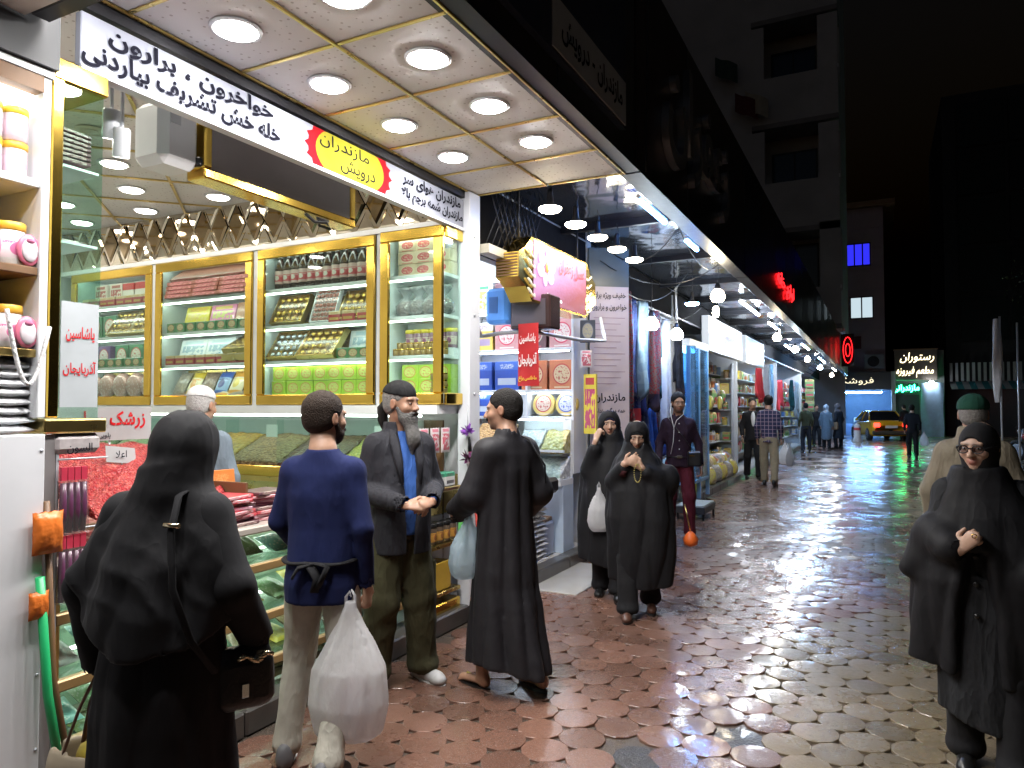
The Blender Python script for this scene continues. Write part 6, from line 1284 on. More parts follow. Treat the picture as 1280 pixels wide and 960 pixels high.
for sgn in (-1, 1):
    for k in range(5): MB().tube([(-2.535, 5.97+sgn*(.66+.07*math.sin(t*.9)), 2.745-.2+k*.08+.03*math.sin(t)) for t in range(7)], .008, 5).build('carved_scroll', mat('cream_scroll', (.6, .55, .4), .3, emit=.3), lbx)
for k in range(8): MB().box(-2.752, -2.556, 5.97-.875, 5.97-.871, 2.655+k*.024, 2.667+k*.024).build('side_rib', BROWNW, lbx)
mb = MB()
for k in range(6):
    a0 = math.pi*2*k/6+.3; mb.ell((-2.538, 5.62+.12*math.cos(a0), 2.79+.1*math.sin(a0)), (.004, .075 if abs(math.cos(a0)) > .5 else .045, .06), 10, 6)
mb.build('flower_picture', mat('lilac_petals', (.62, .42, .72), .3, emit=.6), lbx, kind='stuff'); MB().ell((-2.53, 5.62, 2.8), (.004, .03, .05), 8, 6).build('stamen', mat('orange_stamen', (.7, .25, .03), .3, emit=.4), lbx)
lettering('عسل زعفران', lbx, (-2.538, 6.2, 2.86), YDIR, UP, .15, mat('sign_red_letter', (.6, .02, .03), .4, emit=.5), width=.62, bold=.025); lettering('مازندران', lbx, (-2.538, 5.75, 2.55), YDIR, UP, .07, mat('sign_white_letter', (.8, .78, .75), .4, emit=.6), width=.42, bold=.015)
MB().tube([(-2.65, 5.3, 2.99), (-2.65, 5.3, 3.42)], .01, 6).build('hanger', DARKM, lbx); MB().tube([(-2.65, 6.6, 2.99), (-2.65, 6.6, 3.42)], .01, 6).build('hanger', DARKM, lbx)
# monitor on a pipe bracket, banner
mo = thing('till_monitor', 'blue backed monitor on a pipe bracket inside the candy shop', 'monitor', (-2.9, 5.6, 2.3))
MB().box(-3.08, -2.86, 5.50, 5.66, 2.33, 2.64, bev=.03).build('blue_case', mat('glowing_blue_plastic', (.10, .30, .75), .35, emit=.12), mo); MB().box(-3.03, -2.95, 5.492, 5.499, 2.42, 2.56).build('vent_plate', mat('blue_dark', (.06, .18, .5), .4), mo)  # faint emission of the case stands in for blue glow on its face
MB().box(-2.84, -2.46, 5.52, 5.74, 2.27, 2.56, bev=.012).build('dark_case', mat('brown_gloss', (.05, .03, .03), .12), mo); MB().box(-2.82, -2.5, 5.51, 5.519, 2.30, 2.52).build('screen', mat('screen_gloss', (.10, .09, .11), .08), mo)
MB().tube([(-2.85, 4.95, 2.25), (-3.0, 5.3, 2.2), (-2.95, 5.5, 2.24), (-2.7, 5.6, 2.26), (-2.45, 6.2, 2.22), (-2.42, 6.75, 2.26), (-2.5, 6.85, 2.5)], .017, 8).build('pipe', STEEL, mo)
MB().tube([(-2.9, 5.6, 2.64), (-2.85, 5.55, 2.8), (-2.9, 5.6, 3.4)], .006, 6).build('cable', BLACK, mo)
bn2 = thing('red_banner', 'red hanging banner with white and yellow Persian lettering', 'banner', (-2.65, 5.48, 1.78))
MB().grid(lambda u, v: (-2.745+.2*u, 5.48+.012*math.sin(u*3+v*2), 1.78+.53*v), 6, 10).build('cloth', mat('banner_red', (.50, .02, .02), .45), bn2)
LWH = mat('banner_white', (.8, .78, .76), .5); LYE = mat('banner_yellow', (.75, .6, .05), .5)
lettering('یاشاسین', bn2, (-2.645, 5.462, 2.18), XD, UP, .09, LWH, width=.15, bold=.02); lettering('آذربایجان', bn2, (-2.645, 5.462, 2.0), XD, UP, .12, LWH, width=.175, bold=.03); lettering('ماهانسی براخ', bn2, (-2.645, 5.462, 1.84), XD, UP, .05, LYE, width=.17, bold=.025)
cctv = thing('security_camera', 'black dome camera on the candy shop ceiling', 'camera', (-3.3, 5.6, 2.9)); MB().lathe([(.0001, 0), (.04, .012), (.055, .045), (.055, .06), (.065, .062), (.065, .09), (.0001, .09)], (-3.0, 5.5, 2.86), 16, cap=False).build('dome', BLACK, cctv); MB().tube([(-3.0, 5.5, 2.95), (-3.0, 5.5, 3.4)], .012, 6).build('stem', WHITEM, cctv)
gr = thing('black_grille', 'black folding wire grille gathered above the candy shop front', 'grille', (-2.7, 5.2, 2.95))
for k in range(9):
    MB().tube([(-2.72, 4.88+k*.09, 2.88), (-2.70, 5.2+k*.09, 3.4)], .006, 4).build('wire', DARKM, gr); MB().tube([(-2.71, 5.2+k*.09, 2.88), (-2.71, 4.88+k*.09, 3.4)], .006, 4).build('wire', DARKM, gr)
MB().box(-2.78, -2.68, 4.85, 5.35, 2.80, 2.87).build('rail', mat('cream_rail', (.5, .47, .38), .4), gr)
tube_lamp((-3.9, 5.4, 3.32), (-3.9, 7.0, 3.32), TUBEW, 'white tube lamp on the candy shop ceiling')
# text pillar

pl_ = thing('text_pillar', 'pillar wrapped in a pale sheet of printed Persian text', 'pillar', (-2.62, 7.6, .12))
ca, sa = math.cos(R(38)), math.sin(R(38)); PX, PY = -2.83, 7.40
def pp(a, b, z): return (PX+a*ca-b*sa*-1*0 - b*sa, PY+a*sa+b*ca, z)
w_ = .46
mb = MB(); q = [pp(0, 0, 0), pp(w_, 0, 0), pp(w_, .2, 0), pp(0, .2, 0)]
mb.add([(x, y, .12) for x, y, _ in q]+[(x, y, 3.36) for x, y, _ in q], [(3, 2, 1, 0), (4, 5, 6, 7), (0, 1, 5, 4), (1, 2, 6, 5), (2, 3, 7, 6), (3, 0, 4, 7)]); mb.build('column', mat('dark_pillar', (.12, .14, .13), .4), pl_)
q2 = [pp(.005, -.004, 0), pp(w_-.005, -.004, 0)]
MB().add([(q2[0][0], q2[0][1], .9), (q2[1][0], q2[1][1], .9), (q2[1][0], q2[1][1], 2.93), (q2[0][0], q2[0][1], 2.93)], [(0, 1, 2, 3)]).build('sheet', mat('pale_pink_sheet', (.58, .50, .52), .4, var=.1), pl_)
PD = (ca, sa, 0)
def pc(a, z): p = pp(a, -.007, z); return p
lettering('خفیف ویژه برای', pl_, pc(.23, 2.83), PD, UP, .085, LETBLK, width=.38, bold=.015); lettering('خواهرون و برارون', pl_, pc(.23, 2.70), PD, UP, .085, LETBLK, width=.40, bold=.015)
lettering('مازندران', pl_, pc(.23, 1.70), PD, UP, .11, LETBLK, width=.36, bold=.02); lettering('همه دیگری ندارد', pl_, pc(.23, 1.56), PD, UP, .07, LETBLK, width=.36, bold=.01); lettering('مازندران', pl_, pc(.23, 1.38), PD, UP, .06, LETBLK, width=.26)
FAINT = mat('faint_text', (.38, .28, .32), .5)
for k in range(12): MB().add([pc(.05, 2.58-k*.066), pc(.41-.05*(k % 3), 2.58-k*.066), pc(.41-.05*(k % 3), 2.588-k*.066), pc(.05, 2.588-k*.066)], [(0, 1, 2, 3)]).build('text_line', FAINT, pl_)
MB().box(-2.80, -2.66, 7.15, 7.19, 1.32, 1.95).build('yellow_strip_sign', printed('yellow_strip', (.75, .6, .06), (.6, .1, .3), (.5, .05, .05), 'photo'), label='narrow yellow strip sign beside the text pillar', cat='sign')
hpk.put((-2.75, 7.1, 2.02), 'pink packet hanging above the yellow strip sign', None, .3); carton('framed_print', .16, .02, .24, printed('frame_print', (.08, .09, .11), (.5, .45, .3), (.3, .3, .32), 'oval')).put((-2.74, 7.12, 2.28), 'dark framed print hanging at the edge of the candy shop', None, .3)

# ================================================================== SHOP 3 (scarves) and blue case
def scarf(x, y, z, h, w, cols, seed, label, grp):
    rr = random.Random(seed); ph = [rr.uniform(0, 6) for _ in range(5)]
    def fn(u, v):
        a = .06*(1-.5*v)*math.sin(u*12+ph[0]+v*1.5)+.025*math.sin(u*23+ph[1]+3*v)
        tip = 1-.25*abs(u-.5)*2*rr.random()*0
        return (x+a, y+(u-.5)*w*(1-.45*v)+.02*math.sin(v*5+ph[2]), z+h*(v-1)*(1+.16*math.cos((u-.5)*5+ph[3])))
    mb = MB().grid(fn, 16, 14)
    o = mb.build('hanging_scarf', cols, label=label, cat='scarf', group=grp); o.modifiers.new('thickness', 'SOLIDIFY').thickness = .004; return o
def scarfm(name, a, b, c, scale=9):
    m, nt, bs = _nt(name); co = texco(nt); w = nt.nodes.new('ShaderNodeTexVoronoi'); nt.links.new(co, w.inputs[0]); w.inputs['Scale'].default_value = scale
    s = nt.nodes.new('ShaderNodeSeparateXYZ'); nt.links.new(texco(nt, 'Generated'), s.inputs[0])
    col = mixc(nt, mth(nt, 'GREATER_THAN', w.outputs['Distance'], .5), a, b); col = mixc(nt, mth(nt, 'LESS_THAN', s.outputs[2], .18), col, c)
    sk(nt, bs.inputs['Base Color'], col); bs.inputs['Roughness'].default_value = .8; return m
SM = [('teal', scarfm('scarf_teal', (.012, .09, .11), (.015, .13, .15), (.01, .06, .08))), ('navy and red', scarfm('scarf_navy', (.02, .03, .10), (.03, .05, .16), (.40, .03, .04))), ('pale blue', scarfm('scarf_pale', (.22, .32, .40), (.28, .38, .44), (.2, .3, .38))), ('black', scarfm('scarf_black', (.01, .01, .015), (.02, .02, .03), (.04, .02, .02))), ('royal blue', scarfm('scarf_royal', (.01, .04, .18), (.012, .06, .24), (.01, .02, .12))), ('cream', scarfm('scarf_cream', (.30, .27, .22), (.34, .3, .26), (.25, .2, .16))), ('red patterned', scarfm('scarf_red', (.22, .015, .02), (.12, .08, .07), (.04, .02, .03), 45)), ('white', scarfm('scarf_white', (.40, .40, .45), (.44, .44, .48), (.36, .36, .42)))]
seq = [5, 6, 3, 1, 2, 3, 4, 6, 3, 0, 7, 1, 5, 3, 6, 7]
for i, k in enumerate(seq):
    y = 7.95+i*.195; scarf(-2.72+.10*math.sin(i*2.1), y, 2.98-.015*i, .95+.55*math.sin(i*1.7)**2, .33, SM[k][1], i, '%s scarf in the upper row, %s from the text pillar' % (SM[k][0], NTH[i]), '%s hanging scarves' % SM[k][0])
for i, (k, y, z) in enumerate(((6, 8.5, 1.75), (1, 9.1, 1.8), (6, 9.9, 1.75), (4, 10.4, 1.7), (3, 8.9, 1.65), (4, 9.5, 1.6))): scarf(-2.78, y, z, .7, .6, SM[k][1], 40+i, '%s scarf on the lower scarf rail, %s from the text pillar' % (SM[k][0], ('second', 'fourth', 'sixth', 'last', 'third', 'fifth')[i]), '%s lower scarves' % SM[k][0])
rl = thing('scarf_rail', 'two metal rails the scarves hang from', 'rail', (-2.75, 9.4, 1.7)); MB().tube([(-2.74, 7.8, 3.0), (-2.74, 11.1, 2.76)], .012, 6).build('rail', STEEL, rl); MB().tube([(-2.79, 8.1, 1.83), (-2.79, 10.8, 1.83)], .012, 6).build('rail', STEEL, rl)
for y in (8.12, 10.8): MB().tube([(-2.79, y, .13), (-2.79, y, 3.3)], .015, 6).build('upright', STEEL, rl)
tb = thing('scarf_table', 'low table of folded colourful cloths before the scarves', 'table', (-2.85, 8.6, .13)); MB().box(-3.3, -2.80, 8.0, 10.4, .85, .9).build('top', WHITEP, tb); MB().box(-3.28, -2.84, 8.02, 10.38, .131, .849).build('skirt', mat('dark_skirt', (.03, .03, .05), .8), tb)
fold = [pouch('folded_cloth', .26, .2, .09, cloth('fold_%d' % i, c, wrinkle=.2), cat='cloth', seed=80+i) for i, c in enumerate(((.5, .2, .3), (.1, .12, .2), (.4, .38, .45), (.12, .02, .03)))]
for i in range(10):
    for k in range(3): fold[(i+k) % 4].put((-2.95, 8.12+i*.23, .9+k*.075), '%s folded cloth piled on the scarf table' % ('pink', 'dark blue', 'lilac grey', 'maroon')[(i+k) % 4], '%s folded cloths' % ('pink', 'dark blue', 'lilac grey', 'maroon')[(i+k) % 4], S90+random.uniform(-.3, .3), R(-80))
gcs = thing('blue_display_case', 'tall pale blue framed glass display case', 'display case', (-2.72, 11.7, .13)); BF = mat('pale_blue_frame', (.35, .55, .75), .35)
for x in (-3.0, -2.62):
    for y in (11.1, 11.75, 12.4): MB().box(x-.03, x+.03, y-.03, y+.03, .131, 2.55).build('post', BF, gcs)
MB().box(-3.03, -2.59, 11.07, 12.43, 2.551, 2.66).build('top', WHITEP, gcs); MB().box(-3.03, -2.59, 11.07, 12.43, .4, .45).build('bottom', BF, gcs)
for z in (.95, 1.35, 1.75, 2.15): MB().box(-2.97, -2.64, 11.1, 12.4, z-.01, z).build('shelf', GREENGLASS, gcs)
for y0 in (11.13, 11.78): MB().box(-2.605, -2.60, y0, y0+.59, .46, 2.54).build('glass_door', pane('blue_pane', (.6, .8, .95), 1.5, .03, haze=.08), gcs)
MB().box(-2.9, -2.5, 11.0, 11.06, .46, 2.54).build('blue_end', pane('blue_pane2', (.45, .7, .9), 1.5, .03, haze=.15), gcs)
MB().box(-2.95, -2.7, 11.2, 12.3, 2.52, 2.54).build('led_strip', TUBEB if False else glow('case_led', (.55, .8, 1), 14), gcs)
for i in range(12): bottle('flask', .04, .26, mat('blue_flask_%d' % (i % 3), ((.1, .3, .5), (.5, .6, .66), (.2, .45, .5))[i % 3], .15), BAGB, CAPW).put((-2.78, 11.25+(i % 4)*.3, (.952, 1.352, 1.752)[i // 4]), '%s flask standing in the pale blue display case' % ('blue', 'silver', 'teal')[i % 3], '%s flasks' % ('blue', 'silver', 'teal')[i % 3])
stl = thing('low_bench', 'small low bench with pale top in front of the blue case', 'bench', (-2.45, 10.2, 0))
MB().box(-2.62, -2.2, 10.2, 10.95, .10, .2, bev=.01).build('seat', mat('dark_bench', (.06, .06, .06), .4), stl); MB().box(-2.6, -2.22, 10.22, 10.93, .2005, .215).build('top_pad', mat('pale_pad', (.5, .52, .5), .4), stl)
for x in (-2.6, -2.24):
    for y in (10.22, 10.91): MB().box(x, x+.03, y, y+.03, 0, .099).build('leg', DARKM, stl)
# ================================================================== SHOP 4+ (grocery and further shops)
GN = [printed('g%d' % i, a, b, c, s) for i, (a, b, c, s) in enumerate((((.6, .5, .08), (.7, .66, .3), (.4, .2, .05), 'photo'), ((.5, .05, .06), (.7, .3, .3), (.7, .6, .2), 'oval'), ((.2, .35, .12), (.5, .5, .2), (.6, .1, .1), 'band'), ((.55, .4, .25), (.7, .6, .45), (.3, .15, .1), 'dots'), ((.15, .25, .45), (.6, .6, .6), (.7, .5, .1), 'photo'), ((.6, .58, .55), (.55, .2, .08), (.2, .2, .3), 'label')))]
GB = [carton('grocery_pack', .17, .14, .2, m, 'pack') for m in GN]; GJ = [jar('grocery_jar', .06, .18, m, GOLD) for m in GN[:4]]; GP = [pouch('grocery_bag', .22, .26, .1, m, seed=90+i) for i, m in enumerate(GN)]
GC = ('yellow', 'red', 'green', 'tan', 'blue', 'white')
def grocery(y0, y1, nm, seed, xs=-3.25, step=.2, top=2.6):
    rr = random.Random(seed); t = thing('grocery_shelves', nm + ' crowded shelves facing the street', 'shelves', (xs, (y0+y1)/2, .12))
    zs = [.45, .85, 1.25, 1.62, 1.98, 2.32]
    for z in zs: MB().box(xs-.25, xs+.05, y0, y1, z-.02, z).build('shelf', STEEL, t)
    MB().box(xs-.28, xs-.251, y0, y1, .12, top).build('back_panel', mat('warm_back', (.5, .4, .3), .6), t)
    for z in zs:
        y = y0+.12
        while y < y1-.1:
            k = rr.randrange(6); q = rr.random(); p = GB[k] if q < .5 else (GJ[k % 4] if q < .7 else GP[k]); c = GC[k] if p is not GJ[k % 4] else GC[k % 4]
            kind = 'pack' if q < .5 else ('jar' if q < .7 else 'bag'); p.put((xs-.05+rr.uniform(-.03, .03), y, z), '%s %s on the %s shelves' % (c, kind, nm), '%s %ss of %s' % (c, kind, nm), S90+rr.uniform(-.2, .2), 0, rr.uniform(.85, 1.15)); y += step*rr.uniform(.95, 1.3)
grocery(12.6, 16.8, 'grocery shop', 1)
grocery(17.2, 23.8, 'spice shop', 2, step=.34)
for (y0, y1, nm) in ((13.1, 16.6, 'lit white sign box with food pictures over the grocery'), (17.1, 20.0, 'lit white sign box beyond the food picture box')):
    t = thing('light_box', nm, 'sign', (-2.76, (y0+y1)/2, 2.6)); MB().box(-2.86, -2.72, y0, y1, 2.62, 3.26, bev=.01).build('case', WHITEM, t)
    MB().quad((-2.715, y0+.05, 2.66), (-2.715, y1-.05, 2.66), (-2.715, y1-.05, 3.22), (-2.715, y0+.05, 3.22)).build('lit_face', printed('food_face_%d' % int(y0), (.30, .33, .38), (.40, .20, .02), (.04, .09, .25), 'photo' if y0 < 15 else 'label', ax='y', emit=.2), t)
    MB().box(-2.84, -2.72, y0-.012, y0-.002, 2.64, 3.24).build('lit_end', glow('lit_end', (.85, .92, 1), .4), t)
def wall_rack(y, nm, seed, x0=-4.3, x1=-2.98, step=.2):
    rr = random.Random(seed); t = thing('wall_rack', 'rack of goods on the party wall of the ' + nm, 'shelves', ((x0+x1)/2, y, .12)); zs = (.5, .85, 1.2, 1.55, 1.9, 2.25)
    for z in zs: MB().box(x0, x1, y-.24, y, z-.02, z).build('shelf', STEEL, t)
    MB().box(x1, x1+.02, y-.24, y, .12, 2.6).build('upright', STEEL, t)
    for z in zs:
        x = x0+.1
        while x < x1-.08:
            k = rr.randrange(6); q = rr.random(); p = GB[k] if q < .45 else (GJ[k % 4] if q < .65 else GP[k]); c = GC[k] if p is not GJ[k % 4] else GC[k % 4]; kind = 'pack' if q < .45 else ('jar' if q < .65 else 'bag')
            p.put((x, y-.13, z), '%s %s on the wall rack of the %s' % (c, kind, nm), '%s %ss on the rack of %s' % (c, kind, nm), rr.uniform(-.2, .2), 0, rr.uniform(.85, 1.2)); x += step*rr.uniform(.9, 1.2)
wall_rack(16.88, 'grocery shop', 5); wall_rack(23.98, 'spice shop', 6, step=.26); wall_rack(31.98, 'far cloth shop', 7, step=.34)
low = [pouch('sack', .34, .34, .2, m, seed=100+i) for i, m in enumerate((GN[0], GN[5], BAGC, GN[3]))]
for i in range(14): low[i % 4].put((-2.86-.1*(i % 2), 12.75+i*.3, .13 if i % 3 else .13), '%s goods sack standing at the grocery kerb' % ('yellow', 'white', 'mottled', 'tan')[i % 4], '%s kerb sacks' % ('yellow', 'white', 'mottled', 'tan')[i % 4], S90+random.uniform(-.3, .3), R(-15)); low[(i+1) % 4].put((-2.98, 12.8+i*.3, .42), '%s goods sack on top of the kerb sacks' % ('yellow', 'white', 'mottled', 'tan')[(i+1) % 4], '%s upper kerb sacks' % ('yellow', 'white', 'mottled', 'tan')[(i+1) % 4], S90+random.uniform(-.3, .3), R(-50), .9)
for i in range(5): GP[(i*2) % 6].put((-2.72, 13.2+i*.28, 1.55+.12*(i % 3)), '%s bag hanging at the grocery front' % GC[(i*2) % 6], 'bags hung at the grocery front', S90)
RC = mat('red_cloth', (.55, .03, .04), .7)
for i, (y, z, w, h, m, lab) in enumerate(((18.3, 2.55, .9, .75, RC, 'bright red cloth hanging before the spice shop'), (19.6, 2.7, .5, .9, SM[7][1], 'white cloth hanging beside the red cloth'), (20.6, 2.75, .6, 1.0, SM[2][1], 'pale blue garment hanging past the white cloth'), (22.6, 2.4, .9, .8, RC, 'red cloth hanging far along the arcade'), (25.5, 2.5, .8, .9, SM[0][1], 'teal cloth hanging far along the arcade'), (27.2, 2.5, .8, 1.1, SM[5][1], 'cream cloth hanging far along the arcade'))): scarf(-2.62, y, z, h, w, m, 60+i, lab, None)
sl = thing('slatted_blind', 'brown slatted awning tilted out over the far shops', 'awning', (-1.95, 25, 2.6))
for k in range(7): MB().add([(-2.2+.07*k, 24.3, 2.55+.09*k), (-2.2+.07*k, 26.6, 2.55+.09*k), (-2.145+.07*k, 26.6, 2.62+.09*k), (-2.145+.07*k, 24.3, 2.62+.09*k)], [(0, 1, 2, 3)]).build('slat', BROWNW, sl)
t = thing('yellow_rack', 'tall yellow rack of packets at the end of the arcade', 'rack', (-2.4, 29.4, .0)); 
MB().box(-2.75, -2.35, 31.6, 32.0, .0, .05).build('base', STEEL, t); MB().box(-2.7, -2.4, 31.75, 31.8, .05, 2.6).build('panel', GN[0], t)
for z in (1.0, 1.5, 2.0, 2.4): MB().box(-2.72, -2.38, 31.62, 31.74, z, z+.34).build('packet_row', GN[2], t)
for y0, y1, g, nm in ((8, 10.8, TUBEW, 'scarf shop'), (17.6, 20, TUBEW, 'spice shop'), (25, 28, TUBE, 'far cloth shop'), (34, 38, TUBE, 'last arcade shop')): tube_lamp((-3.2, y0, 3.24), (-3.2, y1, 3.24), g, 'added tube lamp on the ceiling of the ' + nm)  # unseen interior tubes, added so that these shops look bright
for (y0, y1, nm) in ((24.3, 31.6, 'far cloth shop'), (32.3, 41.4, 'last arcade shop')): grocery(y0, y1, nm, int(y0), step=.95, xs=-3.3)
# electrical cables under the metal canopy
for i, (a, b, sag) in enumerate((((-2.7, 7.4, 3.2), (-1.75, 9.0, 3.35), .25), ((-2.75, 8.0, 3.05), (-2.4, 11.0, 3.1), .3), ((-2.6, 7.5, 3.3), (-1.8, 7.2, 3.4), .2), ((-2.7, 7.6, 3.1), (-2.2, 9.4, 3.38), .35), ((-1.62, 6.4, 3.3), (-1.7, 8.8, 3.3), .2), ((-1.45, 5.0, 4.8), (-1.46, 4.95, 3.28), 0))):
    A, B = Vector(a), Vector(b); MB().tube([A.lerp(B, t/12)-Vector((0, 0, sag*4*(t/12)*(1-t/12))) for t in range(13)], .006, 5).build('cable', BLACK, label=('black cable sagging from the text pillar to the lip', 'black cable sagging over the scarves', 'short black cable across the metal canopy', 'slack black cable behind the blue lamp', 'black cable looped along the canopy lip', 'thin cable running down the fascia')[i], cat='cable')
# hanging little flags on the balcony building
for i, (x, z, c) in enumerate(((-6.0, 15.6, (.04, .07, .06)), (-5.2, 13.9, (.12, .03, .03)), (-4.8, 13.9, (.4, .36, .28)))):
    MB().grid(lambda u, v: (x+u*.9, 30.6+.1*math.sin(u*7), z+.8*v-.5*u), 8, 4).build('flag', mat('flag_%d' % i, c, .8), label=('dark green flag', 'dark red flag', 'pale flag')[i] + ' hung high before the balcony building', cat='flag')
# ================================================================== PEOPLE
BLK1 = cloth('black_crepe', (.013, .013, .015), .75, sheen=.35, wrinkle=.22, wscale=5); BLK2 = cloth('black_chador', (.009, .009, .011), .7, sheen=.3, wrinkle=.2, wscale=5); BLK3 = cloth('charcoal_coat', (.013, .013, .015), .85, sheen=.3, wrinkle=.15, wscale=5); ROBE = cloth('dark_grey_robe', (.016, .015, .018), .6, sheen=.35, wrinkle=.2, wscale=4)
NAVY = cloth('navy_knit', (.010, .016, .070), .9, sheen=.3, wrinkle=.22, wscale=6); JEAN = cloth('light_grey_jeans', (.44, .42, .36), .85, sheen=.1); OLIVE = cloth('olive_cargo', (.055, .052, .026), .9); JACK = cloth('charcoal_jacket', (.022, .022, .028), .75, sheen=.2); BLUESH = cloth('blue_shirt', (.04, .11, .36), .7); GREYB = cloth('blue_grey_suit', (.16, .20, .24), .85); PURP = cloth('dark_plum_shirt', (.022, .010, .022), .8); MAR = cloth('maroon_trousers', (.075, .008, .018), .85); BEIGE = cloth('beige_jacket', (.22, .19, .14), .8); NAVYS = cloth('navy_scarf', (.012, .012, .035), .85)
SHWH = mat('white_sneaker', (.5, .5, .5), .5, var=.25, vs=25); SOLEW = mat('white_sole', (.6, .6, .58), .6); SHBK = mat('black_shoe', (.012, .012, .012), .3); SOLEB = mat('black_sole', (.02, .02, .02), .6); SHGR = mat('grey_sneaker', (.16, .16, .17), .6, var=.3)
def bagm(name, col, tr):
    m = bpy.data.materials.new(name); m.use_nodes = True; nt = m.node_tree; b = nt.nodes['Principled BSDF']; b.inputs['Base Color'].default_value = (*col, 1); b.inputs['Roughness'].default_value = .28; co = texco(nt); mp = nt.nodes.new('ShaderNodeMapping'); nt.links.new(co, mp.inputs[0]); mp.inputs['Scale'].default_value = (3, 3, 1); sk(nt, b.inputs['Normal'], bumpn(nt, noise(nt, mp.outputs[0], 16, 4, .6), .7, .012))
    t = nt.nodes.new('ShaderNodeBsdfTranslucent'); t.inputs[0].default_value = (*col, 1); tp = nt.nodes.new('ShaderNodeBsdfTransparent'); m1 = nt.nodes.new('ShaderNodeMixShader'); m1.inputs[0].default_value = .55; m2 = nt.nodes.new('ShaderNodeMixShader'); m2.inputs[0].default_value = tr
    o = nt.nodes['Material Output']; nt.links.new(b.outputs[0], m1.inputs[1]); nt.links.new(t.outputs[0], m1.inputs[2]); nt.links.new(m1.outputs[0], m2.inputs[1]); nt.links.new(tp.outputs[0], m2.inputs[2]); nt.links.new(m2.outputs[0], o.inputs[0]); return m
BAGW = bagm('white_film', (.88, .88, .90), .12); BAGBL = bagm('bluish_film', (.62, .76, .84), .25)
SK1, SK2, SK3, SK4 = (.36, .20, .13), (.42, .25, .17), (.46, .29, .21), (.30, .165, .105)
STB = (.20, .115, .085)
def veil(S, P, big=(.096, .116, .118), cut=(.055, .072, .080), cz=-.020, up=.012):
    S.frame(P.J['head'], P.Rh); S.ell((0, -.012, up), big, .05); S.cone((0, -.03, -.03), (0, -.045, -.16), .098, .12, .05); S.frame()
def veil_cut(P, cut=(.055, .075, .080), cz=-.020):
    def f(S): S.frame(P.J['head'], P.Rh); S.ell((0, .105, cz), cut, .012, 'sub'); S.ell((0, .0, -.01), (.073, .092, .098), .01, 'sub'); S.frame()
    return f
def scarf_in(P, m, cut=(.046, .07, .062), cz=-.022):
    S = Sdf(np.array(P.J['head'])-(.2, .2, .32), np.array(P.J['head'])+(.2, .2, .2), P.hb*1.3); S.frame(P.J['head'], P.Rh); S.ell((0, -.008, .006), (.085, .106, .108), .03); S.cone((0, 0, -.07), (0, .0, -.2), .07, .10, .05); S.ell((0, .108, cz), cut, .01, 'sub'); S.ell((0, .0, -.01), (.070, .090, .096), .01, 'sub'); S.frame(); S.folds(.003, 70, seed=5); return S.build('headscarf', m, P.t, 1)

# 1 ---- woman in the foreground, seen from behind
P = Person('woman seen from behind in a long black hijab and black coat', (-2.08, 1.60, 0), (-.40, .92), 1.58, 0, wx=.94, head=(.05, .04, 1.60), neck=(.03, -.01, 1.45), el=((-.30, -.03, 1.11), (.285, -.06, 1.12)), wr=((-.30, .05, .815), (.30, .10, .90)))
P.body(SK3, yaw=R(-28), hands=((1.15, (0, .1, -1), (.9, .4, 0)), (.7, (.0, .4, -1), (-1, .2, 0))), eye=False)
P.robe(BLK3, [(.10, 0, 0, .285, .235), (.45, 0, -.01, .262, .215), (.80, 0, -.025, .232, .195), (.95, 0, -.02, .215, .165), (1.15, 0, -.01, .205, .145), (1.33, 0, -.005, .18, .115), (1.42, 0, 0, .09, .08)], [(0, .012), (.7, .012), (1.0, .004), (1.5, 0)], [(6, .5, 1.2), (9, 2, -1.4), (4, 1, .8)], 'coat', arms=((.072, .068, .058), (.072, .070, .062)))
def hj(S): veil(S, P, (.100, .124, .126)); S.cone((-.13, 0, 1.33), (-.275, -.05, 1.15), .08, .055, .06); S.cone((.13, -.01, 1.35), (.23, -.04, 1.16), .08, .07, .06)
def hjc(S):
    veil_cut(P)(S); S.half((0, -.15, .945), (.10, .42, -1)); S.half((-.1, 0, .93), (-.55, 0, -1)); S.loft([(.90, 0, 0, .25, .175), (1.25, 0, 0, .17, .10)], .02, 'sub')
P.robe(BLK1, [(.88, 0, -.02, .295, .225), (1.05, 0, -.02, .285, .215), (1.2, 0, -.018, .262, .19), (1.32, 0, -.01, .222, .15), (1.41, 0, .0, .15, .122), (1.48, 0, .01, .11, .115), (1.53, 0, .012, .102, .112)], [(.8, .010), (1.2, .012), (1.4, .007), (1.55, .002)], [(5, 1.2, 9), (8, 2.5, -12), (3, .4, 7)], 'hijab', fold=.0055, extra=hj, cut=hjc, cav=.02, freq=24, seed=8, more=[(.015, 48, ((.5, .1, 1.0),), 1.02, 1.36, 3), (.008, 60, ((1, .5, -.35),), 1.34, 1.62, 4), (.010, 36, ((.9, -.3, .5),), .9, 1.2, 6)])
hb_ = thing('handbag', 'black handbag with gold chain at the hip of the hijab woman', 'handbag', (-1.875, 1.73, .62), R(60)); hb_.scale = (.8, .8, .9)
hs = Sdf((-.2, -.12, -.02), (.2, .12, .3), .01); hs.loft([(0, 0, 0, .10, .045), (.03, 0, 0, .125, .06), (.16, 0, 0, .12, .05), (.22, 0, 0, .10, .025)], .02, power=3.2); hs.build('bag_body', mat('black_leather', (.012, .012, .013), .35, bump=.3, bs=60), hb_, 1)
for k in range(9): MB().tube([(.02+.028*k*.5-.06, -.07, .19+.012*math.sin(k)), (.05+.028*k*.5-.06, -.072, .185+.012*math.sin(k+1))], .008, 6).build('gold_link', mat('pale_gold', (.7, .6, .4), .25, 1), hb_, origin=(0, 0, 0))
MB().box(-.02, .01, -.066, -.06, .05, .10, bev=.004).build('clasp', CHROME, hb_, origin=(0, 0, 0))
